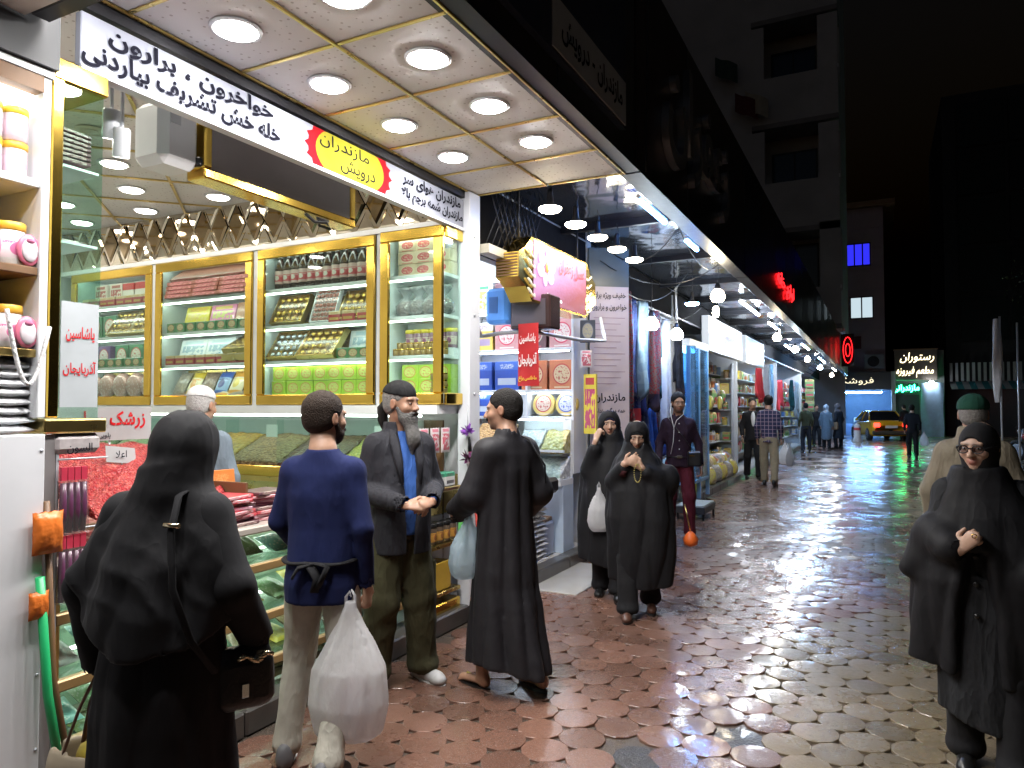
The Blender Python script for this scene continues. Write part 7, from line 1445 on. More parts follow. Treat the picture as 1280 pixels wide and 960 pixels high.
local_tube('bag_strap', [(.12, .10, 1.43), (.11, -.03, 1.475), (.10, -.12, 1.44), (.11, -.185, 1.33), (.14, -.225, 1.15), (.19, -.20, .98), (.235, -.12, .85)], .014, BLK3, P.t, 6, .35)
local_tube('strap_buckle', [(.085, -.182, 1.352), (.14, -.188, 1.35)], .009, mat('pale_gold', (.7, .6, .4), .25, 1), P.t, 6)
tb_ = thing('tote_bag', 'pale tote bag with brown strap held low by the hijab woman', 'bag', (-2.25, 1.49, .22), R(20))
S_ = Sdf((-.25, -.16, -.02), (.25, .16, .36), .012); S_.loft([(0, 0, 0, .15, .07), (.1, 0, 0, .17, .09), (.26, 0, 0, .16, .08), (.3, 0, 0, .155, .06)], .02, power=3.5); S_.loft([(.05, 0, 0, .14, .06), (.34, 0, 0, .145, .055)], .01, 'sub'); S_.folds(.004, 40); S_.build('bag_skin', mat('pale_tote', (.5, .42, .30), .6), tb_, 1)
for y in (-.05, .05): MB().tube([(-.09, y, .28), (-.05, y*.6, .42), (-.01, y*.25, .515), (.03, y*.6, .42), (.08, y, .28)], .013, 6, flat=.4).build('strap', mat('brown_strap', (.16, .07, .05), .4), tb_, origin=(0, 0, 0))
MB().ell((0.02, 0, .27), (.1, .05, .05), 10, 6).build('yellow_packet', mat('yellow_wrap', (.7, .55, .08), .4), tb_, origin=(0, 0, 0))

# 2 ---- man in navy sweater, seen from behind
P = Person('man in a navy sweater and grey jeans walking away with a shopping bag', (-2.235, 2.51, 0), (-.42, .91), 1.665, 0, el=((-.25, .02, 1.12), (.235, -.06, 1.10)), wr=((-.24, .22, .98), (.235, .02, .83)), kn=((-.135, .10, .50), (.115, -.02, .49)), an=((-.17, .02, .085), (.10, -.24, .13)), toe=((-.20, .19, .03), (.13, -.09, .045)), hip=((-.09, 0, .9), (.09, 0, .9)))
P.body(SK2, yaw=R(-35), stubble=STB, hands=((.7, None, None), (1.25, (0, .05, -1), (-.9, .3, 0)))); P.hair(HAIRD, top=.010); P.beard(HAIRD, .006)
P.top(NAVY, [(.765, 0, 0, .196, .152), (.85, 0, 0, .202, .156), (.95, 0, 0, .186, .14), (1.10, 0, 0, .180, .128), (1.25, 0, .0, .198, .132), (1.35, 0, -.004, .188, .114), (1.405, 0, -.008, .138, .094), (1.445, 0, -.012, .088, .080), (1.465, 0, -.012, .074, .074)], arm=(.058, .052, .048, .040), name='sweater', collar=0, fold=.004, freq=26)
P.trousers(JEAN, (.100, .076, .06, .062), fold=.004); P.shoes(SHGR, SOLEW)
local_tube('apron_belt', [(.168*math.cos(t*.2244), .142*math.sin(t*.2244), .955+.004*math.sin(t)) for t in range(29)], .020, BLK3, P.t, 6, .35)
local_tube('apron_tie', [(-.02, -.142, .955), (.0, -.165, .945), (.03, -.172, .90), (.015, -.176, .84)], .024, BLK3, P.t, 6, .3); local_tube('apron_tie', [(.0, -.145, .96), (-.06, -.168, .945), (-.085, -.172, .90)], .022, BLK3, P.t, 6, .3); local_tube('apron_tie', [(.02, -.145, .96), (.07, -.165, .95), (.045, -.170, .89), (.03, -.172, .86)], .02, BLK3, P.t, 6, .3)
plastic_bag('big white plastic bag hanging from the hand of the navy sweater man', (-2.06, 2.49, .76), .34, .58, .24, BAGW, 2, R(20), mat('bag_contents', (.38, .28, .30), .7, var=.4, vs=14))

# 3 ---- bearded man
P = Person('bearded man in a black cap and charcoal jacket with clasped hands', (-2.50, 3.45, 0), (.86, -.50), 1.74, 0, el=((-.265, -.02, 1.11), (.265, -.03, 1.11)), wr=((-.075, .265, 1.065), (.085, .265, 1.055)), kn=((-.115, .03, .49), (.115, .03, .49)), an=((-.15, 0, .085), (.13, -.03, .085)), toe=((-.19, .16, .03), (.17, .14, .03)))
P.body(SK1, yaw=R(30), stubble=STB, hands=((.75, (.75, .55, -.05), (.2, -.6, -.8)), (.75, (-.75, .5, -.05), (-.2, -.6, -.8)))); P.hair(HAIRG, top=.004); P.beard(BEARDG, .03, full=True)
S_ = Sdf(np.array(P.hc_)-.2, np.array(P.hc_)+.2, .006); S_.frame(P.hc_, P.Rh); S_.ell((0, -.02, .045), (.086, .106, .090), .02); S_.half((0, 0, .045), (0, -.18, -1)); S_.ell((0, -.02, .03), (.078, .098, .082), .01, 'sub'); S_.frame(); S_.build('cap', cloth('black_cap', (.012, .012, .013), .9), P.t, 1)
hd = np.array(P.hc_); local_tube('ponytail', [hd+P.Rh @ np.array(q) for q in ((0, -.105, .0), (0, -.135, -.03), (0, -.135, -.10), (0, -.12, -.17))], [.03, .034, .030, .008], HAIRB, P.t, 8)
P.top(BLUESH, [(.86, 0, .02, .15, .125), (1.0, 0, .03, .165, .14), (1.15, 0, .025, .165, .135), (1.3, 0, .01, .165, .118), (1.40, 0, 0, .11, .09), (1.45, 0, -.005, .075, .075)], arm=(.05, .045, .04, .034), name='shirt')
def jop(S):
    S.loft([(.70, 0, .20, .018, .16), (1.0, 0, .22, .03, .16), (1.30, 0, .20, .045, .16), (1.5, 0, .16, .06, .14)], .01, 'sub'); S.loft([(.70, 0, .015, .155, .128), (1.0, 0, .02, .16, .132), (1.2, 0, .015, .16, .125), (1.34, 0, .0, .14, .095)], .01, 'sub')
P.top(JACK, [(.76, 0, .005, .205, .165), (.95, 0, .012, .205, .168), (1.12, 0, .012, .205, .162), (1.26, 0, .005, .208, .148), (1.36, 0, -.004, .195, .120), (1.415, 0, -.008, .142, .100), (1.45, 0, -.012, .100, .092), (1.50, 0, -.016, .092, .088)], arm=(.076, .070, .066, .056), name='jacket', fold=.0055, openv=jop, cav=False, freq=36)
for sx in (-1, 1): local_tube('lapel', [(sx*.06, .03, 1.47), (sx*.075, .095, 1.40), (sx*.065, .135, 1.28), (sx*.055, .17, 1.15)], [.012, .03, .026, .008], JACK, P.t, 6, .35)
P.trousers(OLIVE, (.112, .100, .088, .088), fold=.007, top_r=(.172, .135)); P.shoes(SHWH, SOLEW)
for sx in (-1, 1): MB().box(sx*.19-.018, sx*.19+.018, -.06, .07, .52, .70, bev=.012).build('cargo_pocket', OLIVE, P.t, origin=(0, 0, 0))

# 4 ---- man in long dark robe
P = Person('man in a long dark grey robe and flip-flops holding a plastic bag', (-1.92, 3.68, 0), (-.92, .40), 1.70, 0, el=((-.235, .05, 1.12), (.245, -.05, 1.12)), wr=((-.15, .27, 1.0), (.20, .15, .92)), kn=((-.10, .12, .5), (.10, -.04, .5)), an=((-.11, .08, .085), (.11, -.17, .10)), toe=((-.125, .26, .03), (.13, 0, .035)))
P.body(SK1, yaw=R(38), pitch=R(-4), stubble=(.22, .13, .095), hands=((.9, None, None), (.8, None, None)), feet=True); P.hair(HAIRB, top=.008)
local_tube('moustache', [np.array(P.hc_)+P.Rh @ np.array(q) for q in ((-.028, .088, -.056), (-.012, .0985, -.050), (.012, .0985, -.050), (.028, .088, -.056))], .006, HAIRB, P.t, 6)
P.robe(ROBE, [(.15, .0, -.02, .245, .30), (.32, 0, .0, .235, .27), (.6, 0, .015, .215, .215), (.9, 0, .01, .205, .17), (1.12, 0, 0, .195, .142), (1.26, 0, 0, .20, .138), (1.35, 0, -.004, .19, .118), (1.405, 0, -.008, .14, .098), (1.445, 0, -.012, .088, .080), (1.50, 0, -.014, .068, .068)], [(0, .030), (.5, .026), (.9, .018), (1.2, .010), (1.4, 0)], [(6, .6, 2.2), (11, 1.7, -2.6), (4, 2.2, 1.0)], arms=((.075, .080, .075), (.075, .082, .075)), fold=.004, cav=.5, cut=lambda S: S.loft([(1.45, 0, -.012, .056, .056), (1.62, 0, -.012, .062, .062)], .006, 'sub'))
for i in (0, 1):
    a, t_ = np.array(P.J['an'][i]), np.array(P.J['toe'][i]); f = t_-a; f[2] = 0; f /= np.linalg.norm(f); r_ = np.array((f[1], -f[0], 0)); A = a-f*.07; B = t_+f*.03; o = []
    for k in range(16): th = 6.2832*k/16; c = (A+B)/2; z = np.interp(math.cos(th), (-1, 1), (a[2]-.085, t_[2]-.03)); p = c+f*math.cos(th)*np.linalg.norm((B-A)[:2])/2+r_*math.sin(th)*(.042+.008*math.cos(th)); o.append((p[0], p[1], z))
    fl = MB().add([(x, y, z+.001) for x, y, z in o]+[(x, y, z+.02) for x, y, z in o], [tuple(range(16))[::-1], tuple(range(16, 32))]+[(q, (q+1) % 16, 16+(q+1) % 16, 16+q) for q in range(16)]).build('flip_flop', SHBK, P.t, origin=(0, 0, 0))
    MB().tube([t_-f*.03+r_*.0+(0, 0, .002), t_-f*.05+(0, 0, .035), t_-f*.1+r_*.045+(0, 0, 0)], .006, 6).build('thong', mat('yellowish_thong', (.5, .45, .12), .4), fl, origin=(0, 0, 0))
local_tube('shoulder_strap', [(-.02, .10, 1.44), (.05, .0, 1.475), (.10, -.09, 1.43), (.17, -.15, 1.28), (.225, -.10, 1.12), (.24, .02, 1.0)], .014, BLK3, P.t, 6, .3)
plastic_bag('bluish white plastic bag held in front of the robed man', (-2.12, 3.60, .98), .24, .36, .14, BAGBL, 5, R(60))

# 5 ---- old man in white cap behind the counter
P = Person('old man in a white skullcap and blue grey suit jacket inside the shop', (-3.78, 3.12, .12), (-.42, .9), 1.60, 0, el=((-.25, .03, 1.12), (.25, .0, 1.12)), wr=((-.2, .2, 1.0), (.22, .12, .9)))
P.body(SK2, yaw=R(-14), pitch=R(-6), stubble=(.4, .33, .3), eye=False); P.hair(hairm('white_hair', (.45, .44, .43)), top=.003)
S_ = Sdf(np.array(P.hc_)-.2, np.array(P.hc_)+.2, .006); S_.frame(P.hc_, P.Rh); S_.ell((0, -.02, .05), (.086, .104, .084), .02); S_.half((0, 0, .045), (0, -.05, -1)); S_.ell((0, -.02, .03), (.078, .096, .08), .01, 'sub'); S_.frame(); S_.build('skullcap', cloth('white_knit', (.62, .62, .62), .9), P.t, 1)
P.top(GREYB, [(.72, 0, 0, .205, .15), (.95, 0, 0, .19, .138), (1.10, 0, 0, .188, .132), (1.25, 0, .0, .200, .132), (1.36, 0, -.004, .19, .114), (1.41, 0, -.008, .14, .096), (1.45, 0, -.012, .092, .082), (1.485, 0, -.012, .078, .076)], arm=(.07, .063, .06, .05), name='suit_jacket', fold=.004); P.trousers(JACK); P.shoes(SHBK, SOLEB)

# 6, 7 ---- two women in chadors
def chador(P, sec, amp, waves, m=BLK2, arms=None, extra=None, cav=.3, seed=0, cut=(.055, .075, .080), wide=.6, deep=.5):
    def ex(S):
        veil(S, P)
        if extra: extra(S)
    return P.robe(m, sec, amp, waves, 'chador', arms=None, fold=.005, extra=ex, cut=veil_cut(P, cut), cav=cav, seed=seed, wide=wide, deep=deep)
P = Person('woman in a black chador touching her cheek beside the other walking woman', (-2.06, 5.86, 0), (.28, -.96), 1.58, 0, wx=1.0, el=((-.22, .06, 1.12), (.20, .13, 1.15)), wr=((-.12, .2, .98), (.115, .185, 1.44)), kn=((-.08, .10, .5), (.09, -.02, .49)), an=((-.08, .16, .10), (.09, -.06, .085)), toe=((-.09, .33, .045), (.10, .12, .03)), head=(0, .04, 1.60))
P.body(SK3, yaw=R(6), pitch=R(-8), hands=((.8, None, None), (1.0, (-.35, -.15, .9), (-.7, -.6, 0))))
chador(P, [(.33, 0, .02, .27, .23), (.6, 0, .02, .285, .225), (.9, 0, .02, .27, .22), (1.1, 0, .015, .26, .21), (1.25, 0, .01, .235, .185), (1.36, 0, 0, .195, .145), (1.43, 0, 0, .135, .12), (1.5, 0, .005, .108, .112)], [(0, .032), (.7, .024), (1.1, .014), (1.5, .002)], [(5, .3, 2.5), (9, 1, -4), (3, 2, 1.5)], extra=lambda S: (S.cone((.19, .10, 1.17), (.125, .165, 1.36), .075, .06, .05), S.cone((-.2, .05, 1.15), (-.1, .2, 1.0), .08, .07, .05)), seed=2)
scarf_in(P, NAVYS); P.trousers(BLK3, (.09, .085, .08, .085)); P.shoes(SHBK, SOLEB)
plastic_bag('white plastic bag hanging between the two chador women', (-2.07, 5.62, .94), .19, .36, .12, BAGW, 7, R(20))
P = Person('woman in a black chador with bowed head and prayer beads at her chin', (-1.69, 5.46, 0), (.22, -.975), 1.53, 0, wx=1.0, el=((-.21, .08, 1.13), (.225, .10, 1.13)), wr=((-.05, .24, 1.29), (.09, .245, 1.32)), kn=((-.09, -.02, .49), (.08, .12, .5)), an=((-.10, -.08, .12), (.075, .20, .09)), toe=((-.12, .08, .05), (.07, .37, .04)), head=(0, .075, 1.565), neck=(0, .0, 1.44))
P.body(SK3, yaw=R(6), pitch=R(-24), hands=((.75, (.7, .15, .45), (0, -1, .2)), (.6, (-.85, .05, .45), (.1, -1, .1))))
chador(P, [(.28, -.03, .01, .26, .22), (.55, -.04, .01, .29, .235), (.85, -.03, .02, .30, .235), (1.08, -.02, .02, .275, .22), (1.25, -.01, .015, .24, .19), (1.35, 0, .01, .195, .15), (1.42, 0, .015, .135, .125), (1.47, 0, .025, .11, .115)], [(0, .034), (.7, .028), (1.1, .016), (1.5, .002)], [(5, 1.3, 3), (8, 2, -3.5), (3, .6, 2)], extra=lambda S: (S.cone((.21, .07, 1.15), (.11, .2, 1.28), .075, .06, .05), S.cone((-.22, .05, 1.16), (-.09, .2, 1.25), .09, .06, .05), S.ell((-.27, .0, 1.17), (.09, .12, .13), .06)), seed=4)
scarf_in(P, cloth('dark_teal_scarf', (.014, .018, .02), .85)); P.trousers(BLK3, (.10, .095, .09, .09)); P.shoes(mat('brown_shoe', (.10, .045, .03), .4), SOLEB)
local_tube('cuff', [(.10, .225, 1.27), (.115, .205, 1.22)], .034, cloth('patterned_cuff', (.05, .012, .015), .8), P.t, 10)
bd = MB()
for k in range(26):
    t = k/25; a = 2*math.pi*t; bd.ell((-.02+.028*math.sin(a), .28, 1.245+.075*math.cos(a)), (.0055,)*3, 6, 4)
bd.build('prayer_beads', mat('olive_beads', (.35, .30, .08), .3), P.t, origin=(0, 0, 0), kind='stuff')
ob_ = thing('orange_pouch', 'small orange pouch swinging beside the bowed woman', 'pouch', (-1.32, 5.62, .52)); MB().lathe([(.0001, 0), (.05, .02), (.06, .06), (.035, .10), (.012, .12)], (-1.32, 5.62, .52), 14).build('pouch', mat('orange_pouch_cloth', (.75, .14, .02), .5), ob_); MB().tube([(-1.32, 5.62, .63), (-1.36, 5.6, .85)], .006, 5).build('cord', GOLDB, ob_)

# 8 ---- man in plum shirt
P = Person('man in a dark plum shirt and maroon trousers with earphones and shoulder bag', (-2.22, 8.86, 0), (.30, -.95), 1.77, 1, el=((-.27, -.03, 1.12), (.265, -.02, 1.12)), wr=((-.29, .05, .86), (.27, .10, .90)), kn=((-.11, .12, .5), (.10, -.02, .49)), an=((-.11, .14, .09), (.10, -.2, .13)), toe=((-.13, .31, .035), (.12, -.04, .05)))
P.body(SK4, yaw=R(8), stubble=(.10, .06, .045)); P.hair(HAIRB, top=.02)
P.top(PURP, name='shirt', hem=.84, fold=.004); P.trousers(MAR, (.098, .08, .065, .068)); P.shoes(mat('brown_shoe', (.10, .045, .03), .4), SOLEB)
local_tube('belt', [(.146*math.cos(t*.2244), .117*math.sin(t*.2244), .965) for t in range(29)], .016, SHBK, P.t, 6, .4)
MB().box(-.03, .03, .128, .138, .95, .985, bev=.004).build('buckle', CHROME, P.t, origin=(0, 0, 0)); WIRE = mat('white_wire', (.7, .7, .7), .4)
local_tube('earphone_wire', [(.085, .03, 1.60), (.10, .07, 1.50), (.085, .115, 1.42), (.06, .135, 1.30), (.07, .14, 1.15), (.10, .135, 1.0)], .004, WIRE, P.t, 5); local_tube('earphone_wire', [(-.08, .03, 1.60), (-.05, .10, 1.47), (0.03, .13, 1.40), (.065, .14, 1.30)], .004, WIRE, P.t, 5)
for z in (1.36, 1.26, 1.16, 1.06): MB().lathe([(.007, 0), (.006, .003), (.0001, .003)], (0, .1295 if z < 1.3 else .118, z), 8, axis=(0, 1, 0)).build('button', WIRE, P.t, origin=(0, 0, 0))
MB().box(-.25, -.09, .12, .19, .86, 1.04, bev=.02).build('shoulder_bag', mat('black_leather', (.012, .012, .013), .35, bump=.3, bs=60), P.t, origin=(0, 0, 0)); local_tube('bag_strap', [(-.17, .15, 1.03), (-.05, .145, 1.2), (.09, .10, 1.38), (.13, 0, 1.44)], .011, SHBK, P.t, 6, .4)
MB().box(-.17, -.11, .191, .195, .98, .992).build('zip', GOLD, P.t, origin=(0, 0, 0))

# 9 ---- woman with glasses
P = Person('elderly woman with dark glasses in a black chador over a long coat', (.40, 3.78, 0), (-.02, -1.0), 1.54, 0, wx=.93, el=((-.24, .04, 1.12), (.235, .08, 1.13)), wr=((-.06, .10, 1.05), (.125, .245, 1.12)), kn=((-.10, .08, .5), (.09, -.03, .49)), an=((-.10, .14, .10), (.09, -.10, .085)), toe=((-.11, .31, .04), (.10, .08, .03)), head=(.02, .05, 1.60))
P.body((.46, .29, .21), yaw=R(-26), pitch=R(-7), lip=(.40, .16, .13), hands=(None, (1.15, (-.55, .2, .6), (-.3, -.9, -.3)))); Rg = P.Rh; hg = np.array(P.hc_)
def gl(q): return hg+Rg @ np.array(q)
for sx in (-1, 1):
    local_tube('glasses_rim', [gl((sx*.033+.026*math.cos(a)*(1 if abs(math.cos(a)) < .7 else .95), .1035-.006*abs(math.cos(a)), -.003+.019*math.sin(a))) for a in [k*math.pi/9 for k in range(19)]], .0026, BLACK, P.t, 6)
    MB().add([gl((sx*.033+.025*math.cos(k*math.pi/8), .1025, -.003+.018*math.sin(k*math.pi/8))) for k in range(16)], [tuple(range(16))]).build('lens', pane('lens_glass', (.62, .62, .66), 2.0, .05), P.t, origin=(0, 0, 0)); local_tube('glasses_arm', [gl((sx*.060, .098, .0)), gl((sx*.078, .05, .004)), gl((sx*.082, -.01, 0))], .003, BLACK, P.t, 6)
local_tube('glasses_bridge', [gl((-.009, .104, .002)), gl((0, .107, .004)), gl((.009, .104, .002))], .003, BLACK, P.t, 6)
def w4x(S): S.cone((.22, .06, 1.17), (.155, .2, 1.12), .085, .075, .05); S.cone((-.23, .04, 1.16), (-.18, .18, 1.0), .085, .075, .05); S.cone((.24, .02, 1.10), (.33, .04, .98), .08, .045, .06)
def w4c(S):
    veil_cut(P, (.058, .075, .088))(S); S.loft([(.2, .05, .3, .11, .26), (.8, .05, .32, .10, .24), (1.1, .05, .34, .06, .18)], .03, 'sub')
P.robe(BLK2, [(.50, .0, -.03, .335, .22), (.75, 0, -.02, .335, .235), (.95, 0, 0, .325, .235), (1.12, 0, .01, .295, .215), (1.26, 0, .01, .245, .185), (1.36, .01, .005, .2, .15), (1.43, .015, .01, .14, .13), (1.5, .02, .015, .112, .118)], [(0, .036), (.8, .026), (1.1, .014), (1.5, .002)], [(5, .8, 2.6), (8, 2.4, -3.4), (3, 1.1, 1.5)], 'chador', fold=.005, extra=w4x, cut=w4c, cav=.55, seed=9)
P.robe(cloth('dark_grey_coat', (.02, .021, .024), .85), [(.28, 0, 0, .225, .175), (.6, 0, 0, .215, .165), (.9, 0, .01, .20, .155), (1.1, 0, .01, .195, .15), (1.3, 0, 0, .17, .12), (1.42, 0, 0, .09, .08)], [(0, .012), (.8, .008), (1.2, .002)], [(5, .8, 1), (8, 2, -1)], 'coat', arms=((.065, .058, .05), (.065, .058, .052)))
for z in (.95, .80, 1.08): MB().lathe([(.014, 0), (.013, .006), (.0001, .007)], (.05, .166, z), 10, axis=(0, 1, 0)).build('button', SHBK, P.t, origin=(0, 0, 0))
scarf_in(P, BLK3, (.049, .07, .074), -.020); P.trousers(BLK3, (.095, .09, .085, .085)); P.shoes(SHBK, SOLEB); local_tube('ring', [np.array(P.J['wr'][1])+(-.06+.009*math.cos(a), .05, .075+.009*math.sin(a)) for a in [k*.7 for k in range(10)]], .0025, GOLD, P.t, 5)

# 10 ---- man in beige jacket and green cap
P = Person('man in a beige jacket and green cap walking away behind the chador woman', (.50, 5.15, 0), (.10, .99), 1.67, 0, el=((-.27, 0, 1.12), (.27, 0, 1.12)), wr=((-.26, .10, .87), (.26, .10, .87)))
P.body(SK2, yaw=R(0), eye=False); P.hair(HAIRG, top=.004)
S_ = Sdf(np.array(P.hc_)-.2, np.array(P.hc_)+.2, .006); S_.frame(P.hc_, P.Rh); S_.ell((0, -.02, .048), (.089, .108, .082), .02); S_.half((0, 0, .015), (0, 0, -1)); S_.ell((0, -.02, .02), (.080, .098, .08), .01, 'sub'); S_.frame(); S_.build('cap', cloth('green_knit', (.012, .06, .04), .9), P.t, 1)
P.top(BEIGE, [(.72, 0, 0, .225, .165), (.95, 0, 0, .22, .158), (1.10, 0, 0, .215, .15), (1.25, 0, .0, .222, .145), (1.36, 0, -.004, .205, .122), (1.42, 0, -.008, .15, .105), (1.46, 0, -.012, .105, .095), (1.53, 0, -.012, .092, .088)], arm=(.08, .075, .07, .06), name='jacket', fold=.005); P.trousers(JACK); P.shoes(SHBK, SOLEB)

# far passers-by
def walker(label, loc, d, H, topm, botm, hairc, skin=SK2, coat=False, scarfm_=None, bag=None, stride=.14):
    P = Person(label, loc, d, H, 2, kn=((-.10, .08, .5), (.10, -.02, .49)), an=((-.10, stride, .09), (.10, -stride, .11)), toe=((-.12, stride+.17, .035), (.12, .17-stride, .04)))
    P.body(skin, detail=False, eye=False)
    if scarfm_ is None: P.hair(hairc, top=.012)
    else:
        S = Sdf(np.array(P.J['head'])-(.2, .2, .34), np.array(P.J['head'])+(.2, .2, .2), .016); S.frame(P.J['head'], P.Rh); S.ell((0, -.01, .01), (.095, .115, .115), .03); S.cone((0, 0, -.07), (0, .0, -.2), .08, .12, .05); S.ell((0, .11, -.02), (.05, .07, .07), .01, 'sub'); S.frame(); S.build('headscarf', scarfm_, P.t, 1)
    if coat: P.robe(topm, [(.40, 0, 0, .235, .18), (.7, 0, 0, .22, .165), (1.0, 0, 0, .195, .14), (1.25, 0, 0, .195, .13), (1.36, 0, 0, .18, .112), (1.44, 0, 0, .085, .08)], [(0, .01), (1, .004), (1.5, 0)], [(5, 1, 1)], 'coat', arms=((.068, .06, .05), (.068, .06, .05)))
    else: P.top(topm, name='top', hem=.82, arm=(.068, .06, .055, .046))
    P.trousers(botm); P.shoes(SHBK, SOLEB); return P
def plaid():
    m, nt, b = _nt('plaid_shirt'); s = nt.nodes.new('ShaderNodeSeparateXYZ'); nt.links.new(texco(nt), s.inputs[0]); c = (.02, .022, .07, 1)
    for ax in (0, 2): l = mth(nt, 'LESS_THAN', mth(nt, 'FRACT', mth(nt, 'MULTIPLY', s.outputs[ax], 14)), .16); c = mixc(nt, mth(nt, 'MULTIPLY', l, .6), c, (.42, .30, .36, 1))
    sk(nt, b.inputs['Base Color'], c); b.inputs['Roughness'].default_value = .85; return m
KHAKI = cloth('khaki_trousers', (.30, .25, .17), .85)
walker('man in a plaid shirt and khaki trousers walking away with bags', (-2.02, 15.4, 0), (-.05, 1), 1.84, plaid(), KHAKI, HAIRB)
plastic_bag('white plastic bag carried by the plaid shirt man', (-1.72, 15.45, .88), .26, .42, .18, BAGW, 9); plastic_bag('grey plastic bag carried by the plaid shirt man', (-1.62, 15.35, .86), .16, .44, .12, bagm('grey_film', (.5, .5, .52), .1), 11)
walker('shopkeeper in a dark suit jacket and pale shirt facing the plaid man', (-2.52, 16.6, .0), (.3, -.95), 1.80, cloth('black_suit', (.012, .012, .014), .8), BLK3, HAIRB); MB().ell((0, .105, 1.28), (.045, .03, .16), 10, 8).build('shirt_front', WHITEP, bpy.data.objects['shirt_holder'] if False else [o for o in bpy.data.objects if o.get('label', '').startswith('shopkeeper')][0], origin=(0, 0, 0))
walker('man in an olive jacket standing by the far shops', (-2.35, 27.5, 0), (-.3, .95), 1.75, cloth('olive_jacket', (.07, .065, .03), .85), JACK, HAIRB, stride=.03)
walker('woman in a long grey coat and pale headscarf by the far shops', (-1.82, 29.6, 0), (.2, 1), 1.70, cloth('grey_coat', (.11, .13, .15), .85), BLK3, HAIRB, SK3, True, cloth('pale_scarf', (.4, .38, .38), .85), stride=.03)
walker('woman in dark clothes with a tan bag beside the grey coat woman', (-1.42, 30.0, 0), (-.8, .5), 1.74, cloth('dark_coat', (.015, .016, .02), .85), BLK3, HAIRB, SK3, True, cloth('pattern_scarf', (.12, .10, .10), .85), stride=.03)
MB().box(-1.72, -1.42, 29.75, 29.9, .75, 1.05, bev=.04).build('shoulder_bag', mat('tan_leather', (.25, .15, .08), .5), label='tan shoulder bag at the side of the dark clothed woman', cat='bag')
walker('man in dark clothes walking toward the taxi with a white bag', (.88, 25.7, 0), (.05, 1), 1.68, cloth('dark_hoodie', (.012, .014, .02), .85), BLK3, HAIRB); plastic_bag('pale plastic bag carried toward the taxi', (1.20, 25.75, .82), .26, .42, .16, BAGW, 13)
walker('dark clothed person standing under the green neon sign', (1.0, 38.5, 0), (-.5, .8), 1.72, BLK3, BLK3, HAIRB, stride=.02)
walker('dark clothed person beyond the beige jacket man', (3.1, 12.0, 0), (.2, .98), 1.70, BLK3, BLK3, HAIRB)
walker('dark clothed customer standing at the far shops behind the grey coat woman', (-2.3, 31.5, 0), (.3, -.9), 1.70, BLK3, BLK3, HAIRB, stride=.02)
# ================================================================== TAXI, MOTORBIKES, POLES, TREES
def place_local(t, mb, name, m, parent=None): return mb.build(name, m, parent or t, origin=(0, 0, 0))
tx = thing('taxi', 'yellow taxi sedan with glowing red tail lights', 'car', (-.1, 40.2, 0), R(15))
YEL = mat('taxi_yellow', (.62, .36, .02), .25, var=.06, coat=.8); CARG = mat('car_glass', (.012, .014, .018), .06, spec=.6); RUB = mat('tyre_rubber', (.015, .015, .016), .7); PLATE = mat('number_plate', (.6, .6, .58), .4)
st_ = [(-2.15, .34, .72, .70), (-2.08, .26, .90, .79), (-1.7, .22, .97, .84), (-1.2, .20, .97, .855), (-.4, .19, .94, .86), (.6, .19, .93, .86), (1.2, .20, .90, .85), (1.75, .22, .80, .82), (2.1, .28, .70, .74), (2.2, .34, .58, .64)]
def sec_(y, z0, z1, w): zm = z0+(z1-z0)*.55; return [(-w*.86, y, z0), (-w*.98, y, z0+.1), (-w, y, zm), (-w*.93, y, z1-.05), (-w*.82, y, z1), (0, y, z1+.02), (w*.82, y, z1), (w*.93, y, z1-.05), (w, y, zm), (w*.98, y, z0+.1), (w*.86, y, z0)]
def loftmb(st):
    mb = MB(); n = 11; v = [p for s in st for p in sec_(*s)]; f = []
    for i in range(len(st)-1):
        for k in range(n): f.append((i*n+k, i*n+(k+1) % n, (i+1)*n+(k+1) % n, (i+1)*n+k))
    f += [tuple(range(n)), tuple(range((len(st)-1)*n, len(st)*n))[::-1]]; mb.add(v, [q[::-1] for q in f], 0, True); return mb
body_ = place_local(tx, loftmb(st_), 'body', YEL)
lo = [(-.76, -1.38), (.76, -1.38), (.78, 1.10), (-.78, 1.10)]; hi = [(-.58, -.72), (.58, -.72), (.60, .32), (-.60, .32)]
cab = MB().add([(x, y, .94) for x, y in lo]+[(x, y, 1.39) for x, y in hi], [(0, 1, 5, 4), (1, 2, 6, 5), (2, 3, 7, 6), (3, 0, 4, 7)]); place_local(tx, cab, 'window_glass', CARG)
rf = MB().add([(x, y, 1.392) for x, y in hi]+[(x*.8, y*.85, 1.435) for x, y in hi], [(0, 1, 5, 4), (1, 2, 6, 5), (2, 3, 7, 6), (3, 0, 4, 7), (4, 5, 6, 7)]); place_local(tx, rf, 'roof', YEL)
for i in range(4): place_local(tx, MB().tube([(lo[i][0], lo[i][1], .94), (hi[i][0], hi[i][1], 1.40)], .035, 6), 'pillar', YEL)
for sx in (-1, 1): place_local(tx, MB().tube([(sx*.77, -.1, .94), (sx*.60, -.15, 1.40)], .03, 6), 'pillar', YEL); place_local(tx, MB().box(sx*.80-.03, sx*.80+.03, .75, .92, .93, 1.05, bev=.02), 'mirror', YEL)
TLR = glow('tail_light', (1.0, .03, .02), 4.0)
for sx in (-1, 1): place_local(tx, MB().box(sx*.62-.13, sx*.62+.13, -2.17, -2.10, .66, .86, bev=.02), 'tail_light', TLR)
place_local(tx, MB().box(-.26, .26, -2.18, -2.14, .62, .74), 'number_plate', PLATE); place_local(tx, MB().box(-.82, .82, -2.22, -2.05, .30, .50, bev=.05), 'bumper', mat('dark_bumper', (.05, .045, .03), .5))
